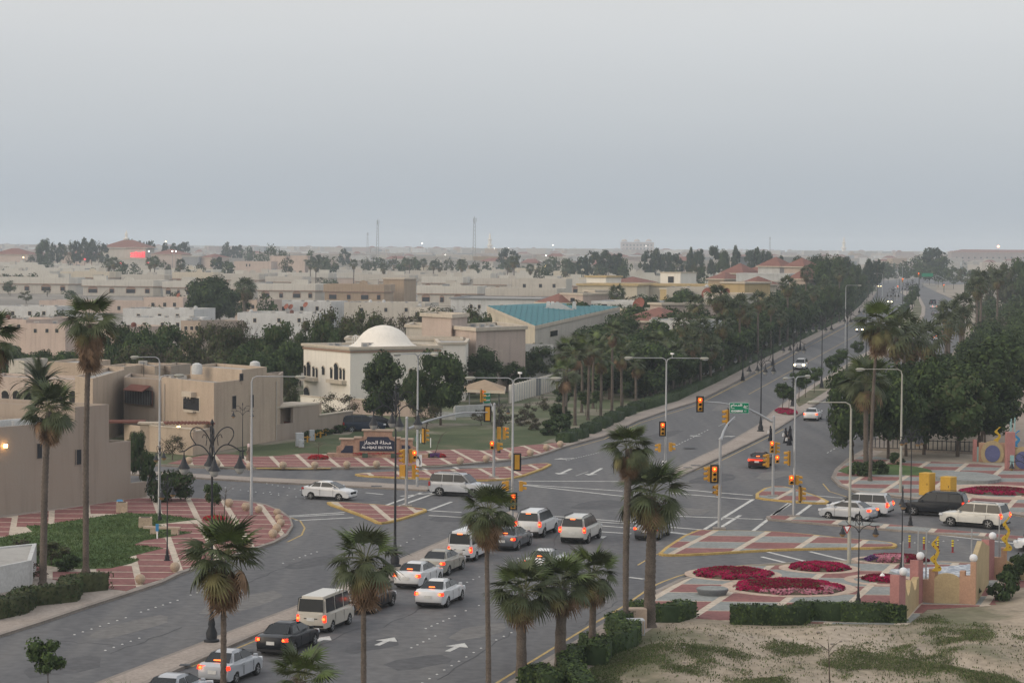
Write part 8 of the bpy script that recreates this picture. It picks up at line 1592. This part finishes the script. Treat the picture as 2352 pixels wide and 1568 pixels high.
# skyline and mid distance trees
sk = [(100, 545, 'ficus0', 1500, 17), (122, 555, 'gum1', 1520, 11), (140, 551, 'gum2', 1600, 12), (158, 554, 'olive1', 1550, 14), (176, 552, 'gum0', 1550, 13), (194, 545, 'gum1', 1530, 14), (210, 542, 'gum2', 1550, 13), (226, 552, 'olive0', 1550, 14), (240, 558, 'gum0', 1600, 11), (300, 546, 'gum1', 1900, 12), (318, 547, 'gum2', 1900, 12), (345, 552, 'gum0', 1700, 14), (380, 555, 'gum1', 1700, 12), (405, 553, 'gum2', 1800, 16), (425, 555, 'gum0', 1800, 14), (520, 555, 'gum1', 2000, 14), (545, 558, 'gum2', 2000, 14), (570, 562, 'green0', 1900, 16), (625, 557, 'ficus0', 1500, 20), (600, 570, 'ficus1', 1550, 18), (650, 575, 'green1', 1500, 18), (735, 580, 'gum2', 1350, 20), (760, 586, 'green0', 1300, 22), (715, 575, 'green1', 1500, 18), (790, 570, 'gum1', 1700, 14), (840, 590, 'olive0', 1400, 16), (870, 592, 'green2', 1400, 20), (900, 590, 'olive1', 1400, 18), (930, 588, 'green0', 1350, 20), (950, 590, 'green1', 1350, 18), (1000, 595, 'olive2', 1400, 18), (1030, 592, 'olive0', 1400, 18), (1060, 590, 'green0', 1450, 16), (1160, 568, 'gum0', 1500, 18), (1180, 572, 'gum1', 1500, 14), (1340, 580, 'gum2', 1150, 16), (1362, 576, 'gum0', 1180, 18), (1390, 572, 'gum1', 1150, 22), (1415, 574, 'gum2', 1160, 20), (1435, 590, 'green0', 1100, 18), (1250, 610, 'ficus0', 1050, 20), (1240, 606, 'olive1', 1100, 18), (1270, 590, 'green2', 1300, 18), (1300, 592, 'green1', 1250, 18), (1320, 596, 'green0', 1250, 16), (1485, 574, 'gum0', 1250, 16), (1505, 568, 'gum1', 1250, 18), (1530, 572, 'gum2', 1250, 18), (1552, 580, 'gum0', 1200, 18), (1585, 566, 'gum1', 1200, 10), (1605, 564, 'gum2', 1180, 14), (1640, 563, 'gum0', 1150, 16), (1660, 575, 'green1', 1100, 20), (1590, 600, 'olive0', 1000, 18), (1615, 605, 'green1', 1000, 18), (1690, 562, 'gum1', 1250, 12), (1740, 560, 'gum2', 1200, 14), (1720, 572, 'gum0', 1200, 14), (1765, 575, 'gum1', 1200, 16), (1790, 580, 'gum2', 1100, 16), (1870, 580, 'ficus0', 800, 28), (1895, 577, 'ficus1', 790, 30), (1920, 588, 'green1', 800, 28), (1885, 605, 'ficus2', 700, 34), (1860, 600, 'ficus0', 720, 26), (1835, 592, 'green2', 900, 20), (1945, 588, 'gum0', 900, 16), (1965, 600, 'green0', 850, 20), (1995, 592, 'gum1', 1000, 14), (2015, 588, 'gum2', 1000, 14), (2040, 600, 'green1', 1450, 20), (2030, 605, 'ficus0', 1400, 24), (2060, 602, 'ficus1', 1450, 22), (2085, 600, 'green2', 1400, 22), (2112, 582, 'ficus0', 1400, 26), (2135, 567, 'gum0', 1400, 26), (2150, 568, 'gum1', 1400, 26), (2165, 585, 'ficus2', 1350, 26), (2120, 602, 'green0', 1300, 34), (2155, 605, 'ficus1', 1300, 34), (2190, 612, 'green1', 1250, 26), (2215, 612, 'olive0', 1150, 26), (2240, 618, 'olive2', 1050, 26), (2010, 606, 'olive0', 1200, 20), (2240, 612, 'green0', 760, 24), (2275, 608, 'olive1', 740, 30), (2310, 602, 'olive2', 740, 34), (2340, 598, 'green2', 740, 34), (2300, 606, 'gum1', 900, 14), (2330, 604, 'gum0', 900, 14), (1090, 598, 'olive0', 1300, 16), (1120, 602, 'green2', 1350, 14), (660, 590, 'olive0', 1250, 20), (690, 620, 'green0', 1250, 10), (250, 598, 'ficus0', 1250, 16), (275, 600, 'green1', 1200, 22), (310, 603, 'ficus2', 1200, 20), (380, 600, 'olive1', 1250, 20), (420, 602, 'green0', 1200, 22), (460, 604, 'olive2', 1200, 20), (500, 585, 'gum2', 1300, 16), (520, 598, 'green1', 1200, 22), (40, 623, 'ficus1', 1000, 26), (80, 628, 'green2', 1000, 20), (10, 626, 'green0', 1000, 20), (70, 585, 'olive0', 1500, 18), (110, 588, 'green0', 1450, 14), (1535, 672, 'ficus1', 450, 32), (1490, 674, 'ficus0', 470, 28), (1560, 680, 'ficus2', 440, 26), (1548, 700, 'ficus0', 420, 30), (1480, 755, 'olive0', 370, 30), (1450, 750, 'grey1', 360, 26), (1600, 690, 'green1', 480, 30), (1640, 720, 'ficus1', 440, 36), (1680, 715, 'green0', 460, 32), (1735, 700, 'ficus2', 480, 36), (1770, 680, 'green1', 520, 30), (1800, 690, 'ficus0', 500, 32), (1840, 672, 'green2', 560, 30), (1875, 655, 'ficus1', 600, 30), (1910, 650, 'green0', 600, 28), (1945, 636, 'ficus2', 720, 24), (1972, 622, 'green1', 900, 24), (1992, 632, 'ficus0', 1000, 22), (2004, 628, 'olive1', 1060, 18), (90, 716, 'green0', 480, 40), (150, 712, 'olive1', 500, 36), (210, 720, 'green2', 470, 34), (20, 712, 'olive0', 500, 36), (360, 700, 'olive2', 560, 26), (400, 668, 'olive0', 720, 24), (340, 680, 'grey0', 700, 24), (60, 668, 'olive2', 800, 22), (160, 666, 'green1', 820, 20)]
for x, y, k, D_, w in sk:
    T(k, x, D_, y, {'gum': 'tall feathery tree', 'ficus': 'dark round tree', 'green': 'bushy green tree', 'olive': 'olive scrubby tree', 'grey': 'leafless grey tree'}[k[:-1]], 'on the skyline' if D_ > 1150 else ('in the middle distance' if D_ > 600 else 'among the middle houses'), wpx_=w, grp='town trees')
for i in range(46):
    x = Rt.uniform(700, 1650); D_ = Rt.uniform(1150, 1500); o = far_palm((*cor(x, D_), 0), Rt.uniform(8, 12), 1.35); later(o, 'distant fan palm', 'in the town', 'palm tree', 'palms in the town')
for x, D_, yt_ in ((250, 1150, 605), (262, 1140, 602), (355, 1120, 600), (345, 1150, 603), (415, 1180, 606), (565, 600, 665), (1180, 1100, 600), (560, 590, 660)):
    o = far_palm((*cor(x, D_), 0), zt(x, yt_, D_), 1.5); later(o, 'distant fan palm', 'in the town', 'palm tree', 'palms in the town')
for i in range(60):
    x = Rt.uniform(-40, 1800); D_ = Rt.uniform(900, 1700); k = Rt.choice(('green0', 'olive0', 'green2', 'olive2', 'grey1')); o = tree(k, cor(x, D_), Rt.uniform(.6, .95), None, 'tree'); later(o, 'small yard tree', 'between the pale villas' if D_ < 1300 else 'behind the pale villas', 'tree', 'yard trees')
fw_ = MB(); Rw = random.Random(8)
# far woods as one mass
C = []; 
for i in range(700):
    x = Rw.uniform(-60, 2420); D_ = 1700+4000*Rw.random()**1.4; g = cor(x, D_); C.append((g[0], g[1], Rw.uniform(2.5, 4.5), Rw.uniform(3, 7)))
R_ = rs(3); pts = []
for cx, cy, cz, r_ in C:
    u = unit(R_, 26)*R_.uniform(.4, 1, (26, 1)); pts.append(np.array([cx, cy, cz])+u*np.array([r_, r_, r_*.75]))
pts = np.vstack(pts); n = len(pts); N = unit(R_, n); t = np.cross(N, unit(R_, n)); t /= np.linalg.norm(t, axis=1)[:, None]; s_ = np.cross(N, t); me = quads_mesh('far_woods', pts, t*1.6, s_*1.3, m_lf[:3], R_.choice(3, n)); tag(put('far_woods', me), 'hazy tree clumps scattered through the far town', 'trees', None, 'stuff')
# ---- foreground palms
def basep(x, D_): p = AP(x, 567+H*F/D_, D_); return (p.x, p.y)
fp = [(515, 84, 1288, 509, .135, 1.78, 'foreground palm at left, crossing the small silver sedan', 1.25), (838, 94, 1292, 832, .135, 1.72, 'foreground palm beside the beige van, with a dense skirt', 1.35), (1119, 103, 1180, 1120, .13, 1.58, 'slim foreground palm in front of the white van', 1.1), (1203, 111.5, 1362, 1197, .27, 2.05, 'thick trunked foreground palm, left of the central clump', .35), (1291, 113, 1350, 1288, .31, 1.9, 'thick trunked palm in the middle of the clump', .35), (1360, 117, 1322, 1361, .20, 1.7, 'medium palm at the right of the clump', .7)]
for i, (x, D_, yc, xb, r0, cr, lb, sk_) in enumerate(fp):
    zc = zt(x, yc, D_); g = basep(xb, D_); top = AP(x, yc, D_); z0 = .1; o = fan_palm((g[0], g[1], z0), zc-z0, r0, cr, 200+i, sk_, 44, (top.x-g[0], 0), r1=r0*.72, young=.3, spread=(.92, 1.06, .98, 1.12, .9, 1.05)[i]); tag(o, lb, 'palm tree', 'foreground palms')
g = G(1437, 1452); D_ = g[1]; o = fan_palm((g[0], g[1], .12), zt(1443, 1035, D_), .15, 1.6, 210, 1.2, 42, (AP(1443, 1035, D_).x-g[0], 0), r1=.19); tag(o, 'tall slim palm in front of the junction centre', 'palm tree', 'foreground palms')
g = G(1493, 1445); D_ = g[1]; o = fan_palm((g[0], g[1], .12), zt(1487, 1145, D_), .33, 2.35, 211, .4, 46, r1=.24, young=.35); tag(o, 'stout palm with a straight thick trunk beside the clipped hedge', 'palm tree', 'foreground palms')
for x, D_, yc, cr, lb, s in ((692, 80, 1570, 1.4, 'young palm crown rising from the bottom edge', 212), (300, 76, 1668, 1.4, 'palm tip just showing at the bottom left edge', 213)):
    g = basep(x, D_); o = fan_palm((g[0], g[1], .1), zt(x, yc, D_), .2, cr, s, .3, 30, young=.6, spread=.75); tag(o, lb, 'palm tree', 'foreground palms')
g = G(98, 1350); D_ = g[1]; o = fan_palm((g[0], g[1], .14), zt(114, 950, D_), .23, 2.05, 214, .9, 44, (AP(114, 950, D_).x-g[0], 0), r1=.18, young=.2); tag(o, 'left palm with a ragged drooping crown before the villa wall', 'palm tree', 'left palms')
g = G(196, 1322); D_ = g[1]; o = fan_palm((g[0], g[1], .14), zt(206, 750, D_), .20, 2.1, 215, 2.6, 42, (AP(206, 750, D_).x-g[0], 0), r1=.16); tag(o, 'tallest left palm with a long brown hanging skirt', 'palm tree', 'left palms')
g = basep(-26, 128); o = fan_palm((g[0], g[1], .14), zt(-24, 790, 128), .2, 2.1, 216, 1.6, 34, r1=.2); tag(o, 'palm crown cut by the left picture edge', 'palm tree', 'left palms')
g = cor(92, 196); o = date_palm((g[0], g[1], 0), zt(92, 892, 196), 2.9, 58, 5); tag(o, 'feather leaved date palm behind the left villa wall', 'palm tree')
g = cor(70, 150); 
# bare sapling on the sand, weeds
def sapling(x, y, yt_, label, lean=.0, seed=1):
    g = G(x, y); h = HT(x, y, yt_); R = random.Random(seed); b = MB(); o = E('sapling', (g[0], g[1], .12), 0, label, 'tree'); b.tube([(0, 0, 0), (lean*.3, 0, h*.3), (lean*.5, 0, h*.55), (lean, 0, h*.8)], [.05, .035, .025, .012], 5)
    for k in range(12): a = R.uniform(0, 6.28); z = h*R.uniform(.45, .8); L = h*R.uniform(.2, .42); b.tube([(lean*z/h, 0, z), (lean*z/h+cos(a)*L*.5, sin(a)*L*.5, z+L*.35), (lean*z/h+cos(a)*L, sin(a)*L, z+L*.5)], [.014, .009, .003], 3)
    b.build('branches', m_wood, o); return o
sapling(1906, 1590, 1462, 'bare crooked sapling on the sandy lot at the bottom', -.1, 3); sapling(997, 1051, 985, 'thin leaning sapling in the violet flower mound', .9, 4); sapling(731, 1056, 1010, 'thin upright sapling in the small red mound', .05, 5); sapling(514, 1196, 1110, 'bare sapling twin beside the first ornate lamp', .2, 6)
m_w1 = M('weed_green', (.10, .135, .05), .8, .4); m_w2 = M('weed_olive', (.16, .155, .09), .8, .4)
# uneven soil of the lot
import mathutils
lot_g = GL([(1500, 1457), (1450, 1486), (1400, 1545), (1345, 1620), (1300, 1700), (2480, 1700), (2480, 1372), (2352, 1352), (2330, 1350), (2300, 1366), (2250, 1408), (2110, 1412), (2090, 1440), (2060, 1450), (1670, 1451), (1590, 1437)])
def lot_h(x, y):
    if not inpoly(x, y, lot_g): return .16
    d = min(mathutils.geometry.intersect_point_line(Vector((x, y, 0)), Vector((*a, 0)), Vector((*c, 0)))[0].__sub__(Vector((x, y, 0))).length for a, c in zip(lot_g, lot_g[1:]+lot_g[:1])); f = min(1, d/2.5)
    return .15+f*(.34+.60*mathutils.noise.noise(Vector((x*.13, y*.09, 1)))+.17*mathutils.noise.noise(Vector((x*.5, y*.35, 5)))+.03*mathutils.noise.noise(Vector((x*1.9, y*1.2, 8))))
xs_ = [p[0] for p in lot_g]; ys_ = [p[1] for p in lot_g]; st_ = .42; nx, ny = int((max(xs_)-min(xs_))/st_)+1, int((max(ys_)-min(ys_))/st_)+1; gv = {}; lm = MB()
for j in range(ny):
    for i in range(nx):
        x, y = min(xs_)+i*st_, min(ys_)+j*st_
        if inpoly(x, y, lot_g): gv[(i, j)] = len(lm.v); lm.v.append((x, y, lot_h(x, y)))
for (i, j) in list(gv):
    if (i+1, j) in gv and (i+1, j+1) in gv and (i, j+1) in gv: lm.f.append((gv[(i, j)], gv[(i+1, j)], gv[(i+1, j+1)], gv[(i, j+1)])); lm.m.append(0)
o = lm.build('lot_soil', m_lot, None, 60); tag(o, 'uneven sandy soil of the lower right lot', None, None, 'structure')
stn = [MB() for _ in range(3)]
for k, b in enumerate(stn): b.lathe([(.03, 0), (.5, .08), (.6, .3), (.35, .5), (.03, .55)], 6+k, (0, 0, 0), 0, 1, .8)
stn = [b.mesh('stone', m_kerb) for b in stn]; Rs_ = random.Random(5)
ST = E('stone_scatter', (0, 0, 0)); tag(ST, 'small loose stones strewn over the sandy lot', 'stones')
for i in range(90):
    x, y = Rs_.uniform(1560, 2350), Rs_.uniform(1455, 1570); g = G(x, y)
    if inpoly(g[0], g[1], lot_g): put('stone', stn[i % 3], ST, (g[0], g[1], lot_h(*g)-.02), Rs_.uniform(0, 6), Rs_.uniform(.05, .22))
# weeds on the sandy lot
def tufts(name, label, sampler, n, seed, size=.11, mats=None, k3=3):
    R = rs(seed); P = []
    while len(P) < n:
        x, y = sampler(R)
        if x is None: continue
        g = G(x, y); P.append((g[0], g[1], lot_h(g[0], g[1])))
    P = np.array(P); m = len(P)*3; Q = np.repeat(P, 3, 0)+np.column_stack([R.normal(0, .07, m), R.normal(0, .07, m), R.uniform(.0, .06, m)]); A = unit(R, m)*.5; A[:, 2] = 1; A /= np.linalg.norm(A, axis=1)[:, None]; B2 = np.cross(A, unit(R, m)); B2 /= np.linalg.norm(B2, axis=1)[:, None]; sz = size*R.uniform(.4, 1.4, m)[:, None]; mm = mats or [m_lf[1], m_lf[2], m_lf[0]]
    tag(put(name, quads_mesh(name, Q+A*sz, A*sz, B2*sz*.5, mm, R.choice(len(mm), m), taper=.5)), label, 'weeds', None, 'stuff')
def weed_s(R):
    x, y = R.uniform(1300, 2360), R.uniform(1410, 1640)
    if y < 1450-(.0)+max(0, (x-2090))*.0 and x < 2085: return None, None
    if x > 2080 and y < 1440-(x-2080)*.33: return None, None
    if y < 1470 and x < 1500: return None, None
    if x < 1500 and y < 1568-(x-1320)*.6: return None, None
    g = G(x, y); v = mathutils.noise.noise(Vector((g[0]*.16, g[1]*.10, 0)))+.5*mathutils.noise.noise(Vector((g[0]*.6, g[1]*.4, 3)))
    if v < (.06 if x < 2000 else .22)+R.uniform(-.12, .22): return None, None
    return x, y
tufts('lot_weeds', 'patchy green weeds spread over the sandy lot', weed_s, 30000, 4, .042, [m_w1, m_w2, m_lf[5]])
def scat(R):
    x, y = R.uniform(1330, 2360), R.uniform(1440, 1640)
    if x < 1520 and y < 1580-(x-1320)*.62: return None, None
    if x > 2080 and y < 1440-(x-2080)*.33: return None, None
    return x, y
tufts('dry_scrub', 'scattered dry weed tufts on the sand', scat, 3000, 9, .05, [m_w2, m_lf[2], m_w1])
LW = LAWN
def lawn_s(R):
    x, y = R.uniform(-80, 455), R.uniform(1180, 1315); return (x, y) if inpoly(x, y, LW) else (None, None)
tufts('lawn_grass', 'short green grass blades of the corner lawn', lawn_s, 9000, 6, .05, [m_lf[1], m_lf[5]])
# haze: one even box of pale air
hz = MB(); hz.box((0, 6000, -4), (17000, 13000, 74)); ho = hz.build('haze', bpy.data.materials.new('haze_air')); tag(ho, None, None, None, 'stuff')
hm = ho.data.materials[0]; hm.use_nodes = True; n_ = hm.node_tree; n_.nodes.clear(); oo = n_.nodes.new('ShaderNodeOutputMaterial'); pv = n_.nodes.new('ShaderNodeVolumePrincipled'); pv.inputs['Color'].default_value = (.80, .90, 1, 1); pv.inputs['Density'].default_value = .00016; pv.inputs['Anisotropy'].default_value = 0; n_.links.new(pv.outputs[0], oo.inputs['Volume'])
ho.display_type = 'WIRE'
# the 300 largest trees stay single; the rest, a few pixels each, join one mass
def fold_small_trees(limit=300):
    L = [t for t in PEND if t[0].get('category') == 'tree' and t[0].name.split('.')[0] == 'tree']
    def size(o): return max(c.dimensions.z for c in o.children)/max(1, o.location.y)
    bpy.context.view_layer.update(); L.sort(key=lambda t: -size(t[0])); n_named = 60; drop = [t for t in L[limit-n_named:] if 'round headed' not in t[1] and 'verge' not in t[2]]
    V = []; MI = []; Rz = rs(77); tb = MB(); gone = set()
    for t in drop:
        o = t[0]; gone.add(o.name)
        for c in o.children:
            if c.name.startswith('crown'):
                me = c.data; co = np.empty(len(me.vertices)*3); me.vertices.foreach_get('co', co); co = co.reshape(-1, 3); lt_ = np.empty(len(me.polygons), int); me.polygons.foreach_get('loop_total', lt_); mi = np.empty(len(me.polygons), int); me.polygons.foreach_get('material_index', mi)
                nl = min(len(co)//4, int((lt_ == 4).sum())); nl = min(nl, 6400); k = Rz.choice(min(nl, 1500), 420, replace=False); q = co[:min(nl, 1500)*4].reshape(-1, 4, 3)[k]; ctr = q.mean(1, keepdims=True); q = ctr+(q-ctr)*1.9
                M4 = np.array(o.matrix_world @ c.matrix_basis); q = q @ M4[:3, :3].T+M4[:3, 3]; V.append(q); nm = [m_lf.index(m) for m in me.materials]; MI.append(np.array(nm)[mi[:min(nl, 1500)][k] % len(nm)])
        tb.tube([tuple(o.location), (o.location.x, o.location.y, max(c.dimensions.z for c in o.children)*.5)], .12, 4, 6)
    V = np.vstack(V); n = len(V); me = bpy.data.meshes.new('tree_mass'); vv = V.reshape(-1, 3); me.vertices.add(n*4+len(tb.v)); me.vertices.foreach_set('co', np.vstack([vv, np.array(tb.v)]).ravel())
    tf = [f for f in tb.f]; lens = np.array([4]*n+[len(f) for f in tf]); idx = np.concatenate([np.arange(n*4), np.array([n*4+k for f in tf for k in f])]); me.loops.add(len(idx)); me.loops.foreach_set('vertex_index', idx.astype(np.int32)); me.polygons.add(len(lens)); me.polygons.foreach_set('loop_start', np.concatenate([[0], np.cumsum(lens)[:-1]]).astype(np.int32)); me.polygons.foreach_set('loop_total', lens.astype(np.int32))
    for m in m_lf+[m_wood]: me.materials.append(m)
    me.polygons.foreach_set('material_index', np.concatenate([np.concatenate(MI), np.full(len(tf), 6)]).astype(np.int32)); me.update(calc_edges=True); tag(put('tree_mass', me), 'small distant trees and inner park trees read as one mass', 'trees', None, 'stuff')
    PEND[:] = [t for t in PEND if t[0].name not in gone]
    dead_ = []
    for t in drop:
        dead_.extend(list(t[0].children)); dead_.append(t[0])
    bpy.data.batch_remove(dead_)
fold_small_trees()
finish_labels()
